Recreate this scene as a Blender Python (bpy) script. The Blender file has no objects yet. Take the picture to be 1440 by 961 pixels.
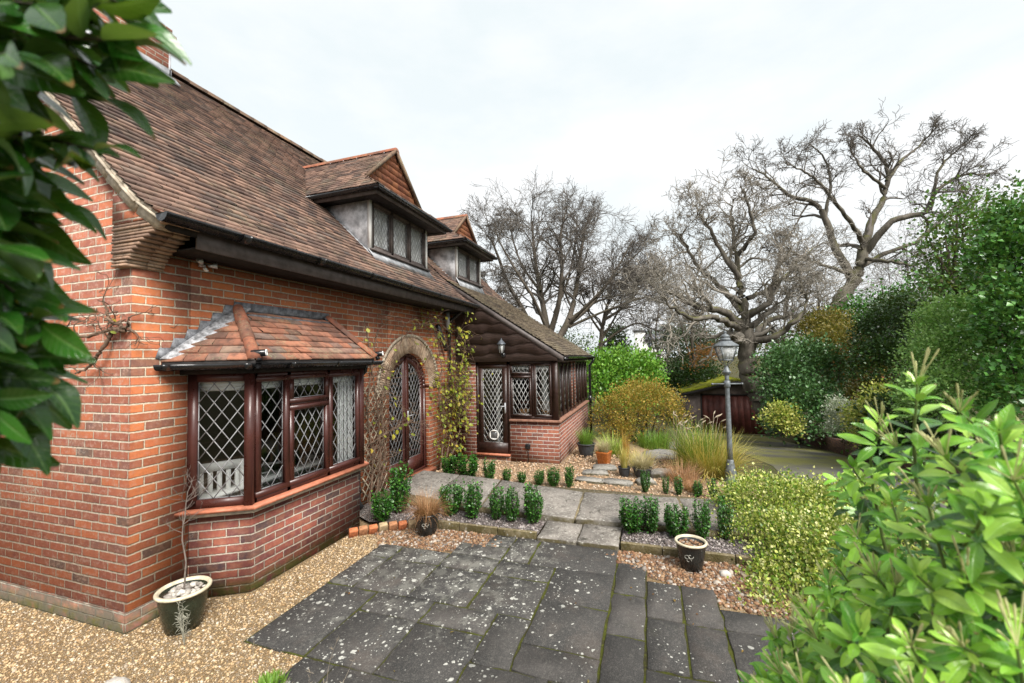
import bpy, math, random
import numpy as np
from math import sin, cos, pi, radians
from mathutils import Vector, Matrix

sc = bpy.context.scene
C = sc.collection
rng = np.random.default_rng(11)
random.seed(5)

# ------------------------------------------------------------------ camera, sky, sun, exposure
CAM = np.array((-2.27, -4.02, 2.11))
YAW, PIT, ROLL, FPX = 0.320138, 0.04022, -0.019873, 590.49      # FPX: focal length in pixels of a 1440 px wide frame
FW = np.array((cos(PIT)*cos(YAW), cos(PIT)*sin(YAW), sin(PIT)))
_r0 = np.cross(FW, (0, 0, 1)); _r0 /= np.linalg.norm(_r0)
_u0 = np.cross(_r0, FW)
RT = cos(ROLL)*_r0 + sin(ROLL)*_u0
UP = -sin(ROLL)*_r0 + cos(ROLL)*_u0
cam_d = bpy.data.cameras.new('camera'); cam = bpy.data.objects.new('camera', cam_d); C.objects.link(cam)
mw = Matrix.Identity(4)
for i in range(3):
    mw[i][0], mw[i][1], mw[i][2], mw[i][3] = RT[i], UP[i], -FW[i], CAM[i]
cam.matrix_world = mw
cam_d.sensor_width = 36; cam_d.lens = FPX*36/1440
cam_d.clip_start = 0.02; cam_d.clip_end = 2000
cam_d.dof.use_dof = True; cam_d.dof.focus_distance = 5.5; cam_d.dof.aperture_fstop = 3.2
sc.camera = cam

SUN_EL, SUN_AZ = radians(48), radians(-133)          # azimuth measured from +X towards +Y
world = bpy.data.worlds.new('World'); sc.world = world; world.use_nodes = True
wn = world.node_tree; wn.nodes.clear()
wo = wn.nodes.new('ShaderNodeOutputWorld'); wb = wn.nodes.new('ShaderNodeBackground')
sky = wn.nodes.new('ShaderNodeTexSky'); sky.sky_type = 'NISHITA'; sky.sun_disc = False
sky.sun_elevation = SUN_EL; sky.sun_rotation = pi/2 - SUN_AZ
sky.air_density = 1.0; sky.dust_density = 4.0; sky.ozone_density = 1.0
hs = wn.nodes.new('ShaderNodeHueSaturation'); hs.inputs['Saturation'].default_value = 0.10
wtc = wn.nodes.new('ShaderNodeTexCoord'); wnz = wn.nodes.new('ShaderNodeTexNoise')
wnz.inputs['Scale'].default_value = 2.2; wnz.inputs['Detail'].default_value = 6; wnz.inputs['Roughness'].default_value = 0.55
wmp = wn.nodes.new('ShaderNodeMapping'); wmp.inputs['Scale'].default_value = (1, 1, 2.6)
wcr = wn.nodes.new('ShaderNodeValToRGB')
wcr.color_ramp.elements[0].position = 0.36; wcr.color_ramp.elements[0].color = (4.5, 4.9, 5.05, 1)
wcr.color_ramp.elements[1].position = 0.60; wcr.color_ramp.elements[1].color = (5.3, 5.4, 5.45, 1)
wmx = wn.nodes.new('ShaderNodeMix'); wmx.data_type = 'RGBA'; wmx.inputs[0].default_value = 0.88   # overcast layer over the clear sky
wn.links.new(wtc.outputs['Generated'], wmp.inputs['Vector']); wn.links.new(wmp.outputs[0], wnz.inputs['Vector'])
wn.links.new(wnz.outputs['Fac'], wcr.inputs['Fac'])
wn.links.new(sky.outputs[0], hs.inputs['Color'])
wn.links.new(hs.outputs[0], wmx.inputs[6]); wn.links.new(wcr.outputs[0], wmx.inputs[7])
wn.links.new(wmx.outputs[2], wb.inputs['Color']); wb.inputs['Strength'].default_value = 0.05
wn.links.new(wb.outputs[0], wo.inputs['Surface'])

sl = bpy.data.lights.new('sun', 'SUN'); sl.energy = 1.5; sl.angle = radians(28); sl.color = (1, 0.96, 0.9)
so = bpy.data.objects.new('sun', sl); C.objects.link(so)
sd = Vector((cos(SUN_EL)*cos(SUN_AZ), cos(SUN_EL)*sin(SUN_AZ), sin(SUN_EL)))
so.rotation_euler = sd.to_track_quat('Z', 'Y').to_euler(); so.location = (0, -20, 30)

sc.view_settings.view_transform = 'Standard'; sc.view_settings.look = 'None'
sc.view_settings.gamma = 1.0; sc.view_settings.use_curve_mapping = False
sc.view_settings.exposure = 2.06
sc.cycles.max_bounces = 8; sc.cycles.transparent_max_bounces = 16
sc.cycles.sample_clamp_indirect = 8

# ------------------------------------------------------------------ helpers
def at(px, py, d):
    """point of the garden seen at a spot of the 1440x961 photo, d metres in"""
    return CAM + (FW + RT*((px-720)/FPX) - UP*((py-480.5)/FPX))*d

def sstep(a, b, x):
    t = np.clip((np.asarray(x, float)-a)/(b-a), 0, 1); return t*t*(3-2*t)

def gz(x, y):
    """height of the terrain: level by the house, falling along the drive"""
    x = np.asarray(x, float); y = np.asarray(y, float)
    w = 0.25 + 0.75*sstep(-2.8, -5.6, y)
    z = -0.12*np.clip(x-5.5, 0, 17.5)*w
    return z + 0.55*sstep(-9.3, -10.2, y)*sstep(4, 9, x)*(1-sstep(19, 21, x))

WL = {}
def link(o, parent=None, loc=None):
    C.objects.link(o)
    if parent is not None:
        o.parent = parent
    return o

def wl(o):
    return WL.get(o.name, np.zeros(3)) if o is not None else np.zeros(3)

def tag(o, label=None, cat=None, group=None, kind=None):
    if label: o['label'] = label
    if cat: o['category'] = cat
    if group: o['group'] = group
    if kind: o['kind'] = kind
    return o

def thing(name, label, cat, loc=(0, 0, 0), group=None):
    o = bpy.data.objects.new(name, None); o.empty_display_size = 0.1
    C.objects.link(o); o.location = loc; WL[o.name] = np.array(loc, float)
    return tag(o, label, cat, group)

def mesh_obj(name, V, F, mat, parent=None, smooth=False, uv=None, loc=None, colidx=None):
    """V: n x 3 world points, F: list of index lists or an m x k array"""
    V = np.asarray(V, float)
    base = wl(parent) if parent is not None else (np.array(loc, float) if loc is not None else np.zeros(3))
    me = bpy.data.meshes.new(name)
    if isinstance(F, np.ndarray):
        counts = np.full(len(F), F.shape[1], dtype=np.int32); flat = F.ravel().astype(np.int32)
    else:
        counts = np.array([len(f) for f in F], dtype=np.int32)
        flat = np.array([i for f in F for i in f], dtype=np.int32)
    me.vertices.add(len(V)); me.vertices.foreach_set('co', (V-base).astype(np.float32).ravel())
    me.loops.add(len(flat)); me.loops.foreach_set('vertex_index', flat)
    me.polygons.add(len(counts))
    starts = np.concatenate(([0], np.cumsum(counts)[:-1])).astype(np.int32)
    me.polygons.foreach_set('loop_start', starts)
    if smooth: me.polygons.foreach_set('use_smooth', np.ones(len(counts), dtype=bool))
    me.update(calc_edges=True); me.validate()
    if uv is True:      # metric UV: u along the horizontal of each face, v up its slope
        l = me.uv_layers.new(name='UVMap')
        nrm = np.zeros(len(me.polygons)*3, dtype=np.float32); me.polygons.foreach_get('normal', nrm); nrm = nrm.reshape(-1, 3).astype(float)
        flat = np.zeros(len(me.loops), dtype=np.int32); me.loops.foreach_get('vertex_index', flat)
        cnt = np.zeros(len(me.polygons), dtype=np.int32); me.polygons.foreach_get('loop_total', cnt)
        t = np.cross((0, 0, 1), nrm); ln = np.linalg.norm(t, axis=1); flatm = ln < 0.25
        t[~flatm] /= ln[~flatm][:, None]; t[flatm] = (1, 0, 0)
        b = np.cross(nrm, t); b[flatm] = (0, 1, 0)
        pi_ = np.repeat(np.arange(len(cnt)), cnt); P = V[flat]
        UV = np.stack([(P*t[pi_]).sum(1), (P*b[pi_]).sum(1)], 1)
        l.data.foreach_set('uv', UV.astype(np.float32).ravel())
    mats = mat if isinstance(mat, (list, tuple)) else [mat]
    for m in mats: me.materials.append(m)
    if colidx is not None and len(colidx) == len(me.polygons): me.polygons.foreach_set('material_index', np.asarray(colidx, dtype=np.int32))
    o = bpy.data.objects.new(name, me); C.objects.link(o)
    if parent is not None:
        o.parent = parent
    elif loc is not None:
        o.location = loc
    WL[o.name] = base
    return o

class MB:
    """collects boxes, prisms, tubes and lathes for ONE mesh object"""
    def __init__(s): s.V = []; s.F = []
    def add(s, V, F):
        n = len(s.V); s.V += [tuple(v) for v in V]; s.F += [[i+n for i in f] for f in F]; return s
    def box(s, a, b, rot=None, piv=None):
        (x0, y0, z0), (x1, y1, z1) = a, b
        x0, x1 = min(x0, x1), max(x0, x1); y0, y1 = min(y0, y1), max(y0, y1); z0, z1 = min(z0, z1), max(z0, z1)
        V = np.array([(x0,y0,z0),(x1,y0,z0),(x1,y1,z0),(x0,y1,z0),(x0,y0,z1),(x1,y0,z1),(x1,y1,z1),(x0,y1,z1)], float)
        if rot is not None:
            R = np.array(Matrix.Rotation(rot, 3, 'Z')); p = np.array(piv if piv is not None else V.mean(0)); V = (V-p)@R.T+p
        return s.add(V, [[3,2,1,0],[4,5,6,7],[0,1,5,4],[1,2,6,5],[2,3,7,6],[3,0,4,7]])
    def prism(s, poly, ext):
        """poly: planar 3D points, ext: vector"""
        n = len(poly); P = np.array(poly, float); e = np.array(ext, float)
        c = np.zeros(3)
        for i in range(n): c += np.cross(P[i]-P[0], P[(i+1) % n]-P[0])
        if c@e < 0: P = P[::-1]
        F = [list(range(n))[::-1], [n+i for i in range(n)]]
        F += [[i, (i+1) % n, n+(i+1) % n, n+i] for i in range(n)]
        return s.add(np.vstack([P, P+e]), F)
    def beam(s, p, q, w, h, up=(0, 0, 1)):
        """bar of section w x h from p to q (h along up)"""
        p = np.array(p, float); q = np.array(q, float); d = q-p; d /= np.linalg.norm(d)
        x = np.cross(d, up); x /= np.linalg.norm(x); y = np.cross(x, d)
        poly = [p-x*w/2-y*h/2, p+x*w/2-y*h/2, p+x*w/2+y*h/2, p-x*w/2+y*h/2]
        return s.prism(poly, q-p)
    def tube(s, pts, r, n=8, cap=True):
        P = np.array(pts, float); m = len(P); R = np.broadcast_to(np.asarray(r, float), (m,))
        T = np.gradient(P, axis=0); T /= np.maximum(np.linalg.norm(T, axis=1), 1e-9)[:, None]
        ref = np.array((0, 0, 1.)) if abs(T[0][2]) < 0.9 else np.array((1., 0, 0))
        V = []
        for i in range(m):
            x = np.cross(ref, T[i]); x /= max(np.linalg.norm(x), 1e-9); y = np.cross(T[i], x); ref = np.cross(T[i], x)*1.0 if False else ref
            for k in range(n):
                a = 2*pi*k/n; V.append(P[i]+R[i]*(cos(a)*x+sin(a)*y))
        F = [[i*n+k, i*n+(k+1) % n, (i+1)*n+(k+1) % n, (i+1)*n+k] for i in range(m-1) for k in range(n)]
        if cap: F += [list(range(n))[::-1], [(m-1)*n+k for k in range(n)]]
        return s.add(V, F)
    def lathe(s, c, prof, n=24, a0=0.0, closed=False):
        """prof: list of (r, z) from the bottom up the outside"""
        V = []; m = len(prof)
        for r, z in prof:
            for k in range(n):
                a = a0+2*pi*k/n; V.append((c[0]+r*cos(a), c[1]+r*sin(a), c[2]+z))
        F = [[i*n+k, i*n+(k+1) % n, (i+1)*n+(k+1) % n, (i+1)*n+k] for i in range(m-1) for k in range(n)]
        if prof[0][0] > 1e-4: F.append(list(range(n))[::-1])
        if prof[-1][0] > 1e-4: F.append([(m-1)*n+k for k in range(n)])
        return s.add(V, F)
    def build(s, name, mat, parent=None, uv=False, smooth=False, loc=None):
        return mesh_obj(name, s.V, s.F, mat, parent, smooth, True if uv else None, loc)

def bevel(o, w, seg=2):
    m = o.modifiers.new('bevel', 'BEVEL'); m.width = w; m.segments = seg; m.limit_method = 'ANGLE'; m.angle_limit = radians(40); return o

def copy_tree(o, parent=None):
    c = o.copy(); C.objects.link(c); c.parent = parent
    for ch in list(o.children): copy_tree(ch, c)
    return c

# ------------------------------------------------------------------ material helper
class Mat:
    def __init__(s, name):
        s.m = bpy.data.materials.new(name); s.m.use_nodes = True; s.t = s.m.node_tree; s.t.nodes.clear()
        s.out = s.t.nodes.new('ShaderNodeOutputMaterial')
    def n(s, ty, **kw):
        nd = s.t.nodes.new(ty)
        for k, v in kw.items(): setattr(nd, k, v)
        return nd
    def set(s, sock, v):
        if hasattr(v, 'is_output') or isinstance(v, bpy.types.NodeSocket): s.t.links.new(v, sock)
        elif v is not None:
            if hasattr(sock.default_value, '__len__') and not isinstance(v, (tuple, list)): v = (v,)*len(sock.default_value)
            if hasattr(sock.default_value, '__len__') and len(sock.default_value) == 4 and len(v) == 3: v = (*v, 1)
            sock.default_value = v
    def math(s, op, a, b=None, c=None, clamp=False):
        nd = s.n('ShaderNodeMath', operation=op, use_clamp=clamp); s.set(nd.inputs[0], a)
        if b is not None: s.set(nd.inputs[1], b)
        if c is not None: s.set(nd.inputs[2], c)
        return nd.outputs[0]
    def smooth(s, v, a, b, lo=0.0, hi=1.0):
        nd = s.n('ShaderNodeMapRange', interpolation_type='SMOOTHSTEP'); s.set(nd.inputs[0], v)
        nd.inputs[1].default_value = a; nd.inputs[2].default_value = b; nd.inputs[3].default_value = lo; nd.inputs[4].default_value = hi
        return nd.outputs[0]
    def coord(s, which='Object'):
        return s.n('ShaderNodeTexCoord').outputs[which]
    def pos(s): return s.n('ShaderNodeNewGeometry').outputs['Position']
    def island(s): return s.n('ShaderNodeNewGeometry').outputs['Random Per Island']
    def noise(s, scale, vec=None, detail=4, rough=0.55, out='Fac', dist=0.0):
        nd = s.n('ShaderNodeTexNoise'); s.set(nd.inputs['Scale'], scale); nd.inputs['Detail'].default_value = detail
        nd.inputs['Roughness'].default_value = rough; nd.inputs['Distortion'].default_value = dist
        if vec is not None: s.set(nd.inputs['Vector'], vec)
        return nd.outputs[out]
    def voro(s, scale, vec=None, feature='F1', rnd=1.0):
        nd = s.n('ShaderNodeTexVoronoi', feature=feature); nd.inputs['Scale'].default_value = scale; nd.inputs['Randomness'].default_value = rnd
        if vec is not None: s.set(nd.inputs['Vector'], vec)
        return nd
    def white(s, vec):
        nd = s.n('ShaderNodeTexWhiteNoise', noise_dimensions='3D'); s.set(nd.inputs['Vector'], vec); return nd.outputs['Value']
    def xyz(s, x, y, z=0.0):
        nd = s.n('ShaderNodeCombineXYZ'); s.set(nd.inputs[0], x); s.set(nd.inputs[1], y); s.set(nd.inputs[2], z); return nd.outputs[0]
    def sep(s, v):
        nd = s.n('ShaderNodeSeparateXYZ'); s.set(nd.inputs[0], v); return nd.outputs
    def mapv(s, v, scale=(1, 1, 1), loc=(0, 0, 0), rot=(0, 0, 0)):
        nd = s.n('ShaderNodeMapping'); s.set(nd.inputs[0], v); nd.inputs['Scale'].default_value = scale
        nd.inputs['Location'].default_value = loc; nd.inputs['Rotation'].default_value = rot; return nd.outputs[0]
    def ramp(s, f, stops, mode='LINEAR'):
        nd = s.n('ShaderNodeValToRGB'); cr = nd.color_ramp; cr.interpolation = mode
        while len(cr.elements) < len(stops): cr.elements.new(0.5)
        for e, (p, c) in zip(cr.elements, stops): e.position = p; e.color = (*c, 1) if len(c) == 3 else c
        s.set(nd.inputs[0], f); return nd.outputs[0]
    def mix(s, f, a, b, mode='MIX'):
        nd = s.n('ShaderNodeMix', data_type='RGBA', blend_type=mode); s.set(nd.inputs[0], f); s.set(nd.inputs[6], a); s.set(nd.inputs[7], b); return nd.outputs[2]
    def bump(s, h, strength=0.5, dist=0.01, normal=None):
        nd = s.n('ShaderNodeBump'); s.set(nd.inputs['Height'], h); nd.inputs['Strength'].default_value = strength; nd.inputs['Distance'].default_value = dist
        if normal is not None: s.set(nd.inputs['Normal'], normal)
        return nd.outputs[0]
    def bsdf(s, col, rough=0.6, normal=None, spec=0.4, metal=0.0, **kw):
        nd = s.n('ShaderNodeBsdfPrincipled'); s.set(nd.inputs['Base Color'], col); s.set(nd.inputs['Roughness'], rough)
        nd.inputs['Specular IOR Level'].default_value = spec; nd.inputs['Metallic'].default_value = metal
        if normal is not None: s.set(nd.inputs['Normal'], normal)
        for k, v in kw.items(): s.set(nd.inputs[k], v)
        return nd.outputs[0]
    def done(s, shader):
        s.t.links.new(shader, s.out.inputs['Surface']); return s.m

def hexc(h):
    c = [int(h[i:i+2], 16)/255 for i in (0, 2, 4)]
    return tuple(x/12.92 if x <= 0.04045 else ((x+0.055)/1.055)**2.4 for x in c)

def brick_mat(name, stops, mortar, L=0.225, H=0.075, moss=0.0, grime=0.0, joint=0.0065, sooty=0.35, pale=0.12):
    m = Mat(name); uv = m.coord('UV')
    wob = m.noise(9, uv, 2, out='Color'); wv = m.n('ShaderNodeVectorMath', operation='MULTIPLY_ADD')
    m.set(wv.inputs[0], wob); wv.inputs[1].default_value = (0.010, 0.0095, 0); m.set(wv.inputs[2], uv)
    X = m.sep(wv.outputs[0]); u, v = X[0], X[1]
    row = m.math('FLOOR', m.math('DIVIDE', v, H)); fv = m.math('FRACT', m.math('DIVIDE', v, H))
    rj = m.math('MULTIPLY', m.white(m.xyz(row, 3.7, 1.1)), 0.12)
    off = m.math('ADD', m.math('MULTIPLY', m.math('FLOORED_MODULO', row, 2.0), 0.5), rj)
    ub = m.math('ADD', m.math('DIVIDE', u, L), off)
    idx = m.math('FLOOR', ub); fu = m.math('FRACT', ub)
    du = m.math('MULTIPLY', m.math('MINIMUM', fu, m.math('SUBTRACT', 1.0, fu)), L)
    dv = m.math('MULTIPLY', m.math('MINIMUM', fv, m.math('SUBTRACT', 1.0, fv)), H)
    d = m.math('MINIMUM', m.math('MULTIPLY', du, 1.35), dv)
    rough_edge = m.math('MULTIPLY', m.math('SUBTRACT', m.noise(62, uv, 5, .65), 0.5), 0.012)
    d2 = m.math('ADD', d, rough_edge)
    mask = m.smooth(d2, joint-0.0015, joint+0.0028)
    rid = m.white(m.xyz(idx, row, 0.0)); rid2 = m.white(m.xyz(idx, row, 5.5))
    col = m.ramp(rid, stops, 'LINEAR')
    col = m.mix(m.smooth(m.noise(26, uv, 5, 0.7), 0.42, 0.75, 0, 0.55), col, m.mix(0.45, col, (0.10, 0.045, 0.035)))
    col = m.mix(m.smooth(m.noise(95, uv, 3, 0.7), 0.60, 0.74, 0, 0.5), col, (0.05, 0.03, 0.026))
    col = m.mix(m.smooth(m.noise(11, uv, 3, .6), .35, .65, 0, .30), col, m.mix(.5, col, (.55, .24, .10)))
    col = m.mix(m.math('MULTIPLY', m.smooth(m.noise(19, m.mapv(uv, loc=(2, 8, 0)), 5, .7), .48, .70), pale*1.5), col, (.44, .27, .21))
    bl = m.math('MULTIPLY', m.smooth(m.noise(1.7, uv, 5, 0.65), 0.52, 0.75), m.smooth(m.noise(40, uv, 4, 0.7), 0.45, 0.62))
    col = m.mix(m.math('MULTIPLY', bl, pale*3), col, (0.42, 0.33, 0.26))
    soot = m.math('MULTIPLY', m.smooth(m.noise(1.1, m.mapv(uv, loc=(7, 3, 0)), 5, 0.6), 0.5, 0.72), sooty)
    mc = m.mix(m.smooth(m.noise(30, uv, 4, 0.7), 0.35, 0.7), mortar, tuple(x*0.62 for x in mortar))
    c = m.mix(mask, mc, col)
    c = m.mix(soot, c, m.mix(0.6, c, (0.05, 0.042, 0.036)))
    if moss > 0:
        z = m.sep(m.pos())[2]
        low = m.math('MULTIPLY', m.smooth(z, 0.02, 0.16, 1, 0), m.smooth(m.noise(7, uv, 4), 0.35, 0.55))
        c = m.mix(m.math('MULTIPLY', low, moss), c, (0.09, 0.085, 0.022))
    st_ = m.math('MULTIPLY', m.smooth(m.noise(3.2, m.mapv(uv, scale=(2.6, .35, 1)), 5, .65), .52, .72), m.smooth(m.noise(.8, uv, 3), .4, .6)); c = m.mix(m.math('MULTIPLY', st_, .42), c, m.mix(.55, c, (.07, .055, .045)))
    if grime > 0: c = m.mix(m.smooth(m.noise(4.5, uv, 6, .7), .38, .58, 0, grime), c, m.mix(m.noise(30, uv, 4, .7), (.035,.032,.026), (.15,.135,.10)))
    h = m.math('ADD', m.math('MULTIPLY', mask, m.math('ADD', 0.75, m.math('MULTIPLY', rid2, 0.25))), m.math('MULTIPLY', m.noise(55, uv, 4, 0.65), 0.28))
    return m.done(m.bsdf(c, 0.88, m.bump(h, 1.0, 0.013), spec=0.25))

def plain(name, col, rough=0.5, spec=0.4, metal=0.0, var=0.15, bump=0.0, scale=12.0, **kw):
    m = Mat(name); p = m.coord('Object'); nz = m.noise(scale, p, 5, 0.6)
    c = m.mix(m.smooth(nz, 0.3, 0.7), tuple(x*(1-var) for x in col), tuple(min(1, x*(1+var)) for x in col))
    r = m.smooth(m.noise(scale*2.3, p, 3), 0.3, 0.7, max(0.02, rough-0.1), min(1, rough+0.1))
    nm = m.bump(m.noise(scale*5, p, 4), bump, 0.004) if bump else None
    return m.done(m.bsdf(c, r, nm, spec, metal, **kw))

def leaf_mat(name, cols, rough=0.45, trans=0.25, spec=0.4, vein=0.0):
    m = Mat(name); r = m.island()
    n = len(cols); c = m.ramp(r, [(i/max(1, n-1), hexc(x) if isinstance(x, str) else x) for i, x in enumerate(cols)])
    nz = m.noise(7, m.pos(), 2)
    c = m.mix(m.smooth(nz, 0.35, 0.65, 0, 0.45), c, m.mix(0.6, c, tuple(np.mean([hexc(x) if isinstance(x, str) else x for x in cols], axis=0)*0.6)))
    nm = m.bump(m.noise(160, m.pos(), 2), 0.12, 0.002)
    b = m.bsdf(c, rough, nm, spec)
    if trans <= 0: return m.done(b)
    t = m.n('ShaderNodeBsdfTranslucent'); m.set(t.inputs[0], m.mix(0.35, c, (0.35, 0.42, 0.04)))
    mx = m.n('ShaderNodeMixShader'); mx.inputs[0].default_value = trans
    m.t.links.new(b, mx.inputs[1]); m.t.links.new(t.outputs[0], mx.inputs[2])
    return m.done(mx.outputs[0])

# ------------------------------------------------------------------ plant helpers
def unit(a): return a/np.maximum(np.linalg.norm(a, axis=-1, keepdims=True), 1e-9)

def tmpl_simple(w=0.40, fold=0.10, droop=0.06):
    V = np.array([(0, 0, 0), (-w, .42, fold), (0, 1, -droop), (w, .42, fold), (0, .45, 0)], float)
    return V, np.array([[0, 4, 2, 1], [0, 3, 2, 4]])

def tmpl_full(w=0.22, fold=0.05, droop=0.18, n=7, tip=0.75, ob=1.0):
    V = []; F = []
    for i in range(n):
        t = i/(n-1); ww = w*(sin(pi*t**ob))**tip if 0 < i < n-1 else (0.03 if i else 0.02)
        zc = -droop*t*t + 0.06*sin(pi*t)
        V += [(-ww, t, zc+fold*ww/w), (-ww*.5, t, zc+fold*.35*ww/w), (0, t, zc-.012), (ww*.5, t, zc+fold*.35*ww/w), (ww, t, zc+fold*ww/w)]
    for i in range(n-1):
        for k in range(4): F.append([i*5+k, i*5+k+1, i*5+k+6, i*5+k+5])
    return np.array(V, float), np.array(F)

def leaf_arrays(P, D, N, S, tm, W=None):
    TV, TF = tm; D = unit(D); X = unit(np.cross(D, N)); Z = np.cross(X, D)
    n = len(P); k = len(TV); S = np.broadcast_to(np.asarray(S, float), (n,))
    W = S if W is None else S*W
    g_ = np.random.default_rng(n); cz = g_.uniform(.1, 2.1, n)[:, None, None]; W = W*g_.uniform(.78, 1.15, n)
    V = P[:, None, :] + (TV[None, :, 0, None]*X[:, None, :])*W[:, None, None] + (TV[None, :, 1, None]*D[:, None, :] + TV[None, :, 2, None]*Z[:, None, :]*cz)*S[:, None, None]
    F = TF[None]+(np.arange(n)*k)[:, None, None]
    return V.reshape(-1, 3), F.reshape(-1, TF.shape[1])

def leaves(name, P, D, N, S, tm, mat, parent=None, smooth=True, loc=None):
    V, F = leaf_arrays(P, D, N, S, tm); o = mesh_obj(name, V, F, mat, parent, smooth, loc=loc)
    if len(tm[0]) > 5:      # position across and along each blade, for its veins
        L = np.zeros((len(tm[0]), 3)); w5 = tm[0][:, 0].reshape(-1, 5); L[:, 0] = (w5/np.maximum(np.abs(w5).max(1, keepdims=True), 1e-6)).ravel(); L[:, 1] = tm[0][:, 1]
        at_ = o.data.attributes.new('blade', 'FLOAT_VECTOR', 'POINT'); at_.data.foreach_set('vector', np.tile(L, (len(P), 1)).astype(np.float32).ravel())
    return o

def lumps_points(lumps, n, r, per=14, spread=0.16, inner=0.25):
    """points spread in clusters over a union of ellipsoids (cx,cy,cz,rx,ry,rz); returns positions and outward directions"""
    L = np.array(lumps, float); area = (L[:, 3]*L[:, 4]+L[:, 4]*L[:, 5]+L[:, 3]*L[:, 5]); pr = area/area.sum()
    nc = max(1, n//per); P = np.zeros((0, 3)); O = np.zeros((0, 3))
    while len(P) < nc:
        i = r.choice(len(L), nc*2, p=pr); d = unit(r.normal(size=(nc*2, 3))); d[:, 2] = np.where(d[:, 2] < -0.35, -d[:, 2], d[:, 2])
        k = np.where(r.random(nc*2) < inner, r.uniform(.35, .85, nc*2), r.normal(.96, .115, nc*2))
        p = L[i, :3]+d*L[i, 3:]*k[:, None]; keep = np.ones(len(p), bool)
        for j in range(len(L)):
            q = np.linalg.norm((p-L[j, :3])/L[j, 3:], axis=1); keep &= ~((q < .62) & (i != j))
        P = np.vstack([P, p[keep]]); O = np.vstack([O, unit(d/L[i, 3:])[keep]])
    P, O = P[:nc], O[:nc]
    j = np.repeat(np.arange(nc), per)
    Q = P[j]+r.normal(size=(len(j), 3))*spread
    return Q, O[j]

def shrub(name, label, lumps, n, size, mat, r, tm=None, cat='shrub', per=14, spread=None, inner=0.25, up=0.4, jit=0.8, group=None, stem=None, stemr=0.02, kind=None, nst=6, dens_part='foliage'):
    L = np.array(lumps, float); base = np.array((L[:, 0].mean(), L[:, 1].mean(), (L[:, 2]-L[:, 5]).min()))
    root = thing(name, label, cat, tuple(base), group)
    if kind: root['kind'] = kind
    P, O = lumps_points(lumps, n, r, per, spread if spread else size*1.6, inner)
    D = unit(O+np.array((0, 0, up))+r.normal(size=P.shape)*jit*.7); N = unit(O*.6+np.array((0, 0, .8))+r.normal(size=P.shape)*.5)
    S = size*r.uniform(.6, 1.25, len(P))
    leaves(dens_part, P, D, N, S, tm or tmpl_simple(), mat, root)
    if stem is not None:
        b = MB()
        for k in range(nst):
            l = L[r.integers(len(L))]; tip = l[:3]+unit(r.normal(size=3))*l[3:]*.7
            p0 = base+np.array((r.normal()*.12, r.normal()*.12, 0)); mid = (p0+tip)/2+r.normal(size=3)*.08*np.linalg.norm(tip-p0)
            b.tube([p0, (p0+mid)/2, mid, (mid+tip)/2+r.normal(size=3)*.03, tip], np.linspace(stemr, stemr*.3, 5), 6)
        b.build('stem', stem, root, smooth=True)
    return root

def blades(P0, H, lean, az, W, r, nseg=5, curl=1.0):
    """arching grass blades as ribbons"""
    n = len(P0); t = np.linspace(0, 1, nseg+1)
    d = np.stack([np.cos(az), np.sin(az), np.zeros(n)], 1); s = np.stack([-np.sin(az), np.cos(az), np.zeros(n)], 1)
    a = lean[:, None]*(0.35+0.65*curl*t[None])            # angle from vertical along the blade
    dt = 1/nseg; hx = np.cumsum(np.sin(a)*dt, 1)-np.sin(a[:, :1])*dt; hz = np.cumsum(np.cos(a)*dt, 1)-np.cos(a[:, :1])*dt
    Cn = P0[:, None]+H[:, None, None]*(hx[..., None]*d[:, None]+hz[..., None]*np.array((0, 0, 1.)))
    w = (W[:, None]*(1-t[None]**1.6)*.5+W[:, None]*.04)
    V = np.stack([Cn-w[..., None]*s[:, None], Cn+w[..., None]*s[:, None]], 2)     # n, seg+1, 2, 3
    base = (np.arange(n)*(nseg+1)*2)[:, None]; k = np.arange(nseg)[None]*2
    F = np.stack([base+k, base+k+1, base+k+3, base+k+2], 2).reshape(-1, 4)
    return V.reshape(-1, 3), F

def grass(name, label, c, n, h, spread, lean, w, mat, r, group=None, cat='grass clump', part='blades', curl=1.6, azr=None):
    root = thing(name, label, cat, c, group)
    a = r.uniform(0, 2*pi, n); rr = spread*np.sqrt(r.random(n))
    P0 = np.stack([c[0]+rr*np.cos(a), c[1]+rr*np.sin(a), np.full(n, c[2])], 1)
    az = a+r.normal(size=n)*.6
    V, F = blades(P0, h*r.uniform(.55, 1.1, n), np.abs(r.normal(lean, lean*.45, n)), az, w*r.uniform(.6, 1.2, n), r, curl=curl)
    mesh_obj(part, V, F, mat, root, True)
    return root

class Tubes:
    def __init__(s): s.V = []; s.F = []; s.n = 0
    def add(s, P, R, k=4):
        P = np.asarray(P, float); m = len(P); R = np.asarray(R, float)
        T = np.gradient(P, axis=0); T = unit(T)
        ref = np.where(np.abs(T[:, 2:3]) < .92, np.array([[0, 0, 1.]]), np.array([[1., 0, 0]]))
        X = unit(np.cross(ref, T)); Y = np.cross(T, X)
        a = np.arange(k)*2*pi/k
        V = P[:, None]+R[:, None, None]*(np.cos(a)[None, :, None]*X[:, None]+np.sin(a)[None, :, None]*Y[:, None])
        i = np.arange(m-1)[:, None]*k; j = np.arange(k)[None]
        F = np.stack([i+j, i+(j+1) % k, i+k+(j+1) % k, i+k+j], 2).reshape(-1, 4)+s.n
        s.V.append(V.reshape(-1, 3)); s.F.append(F); s.n += m*k
    def build(s, name, mat, parent=None, loc=None):
        return mesh_obj(name, np.vstack(s.V), np.vstack(s.F), mat, parent, True, loc=loc)

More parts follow.
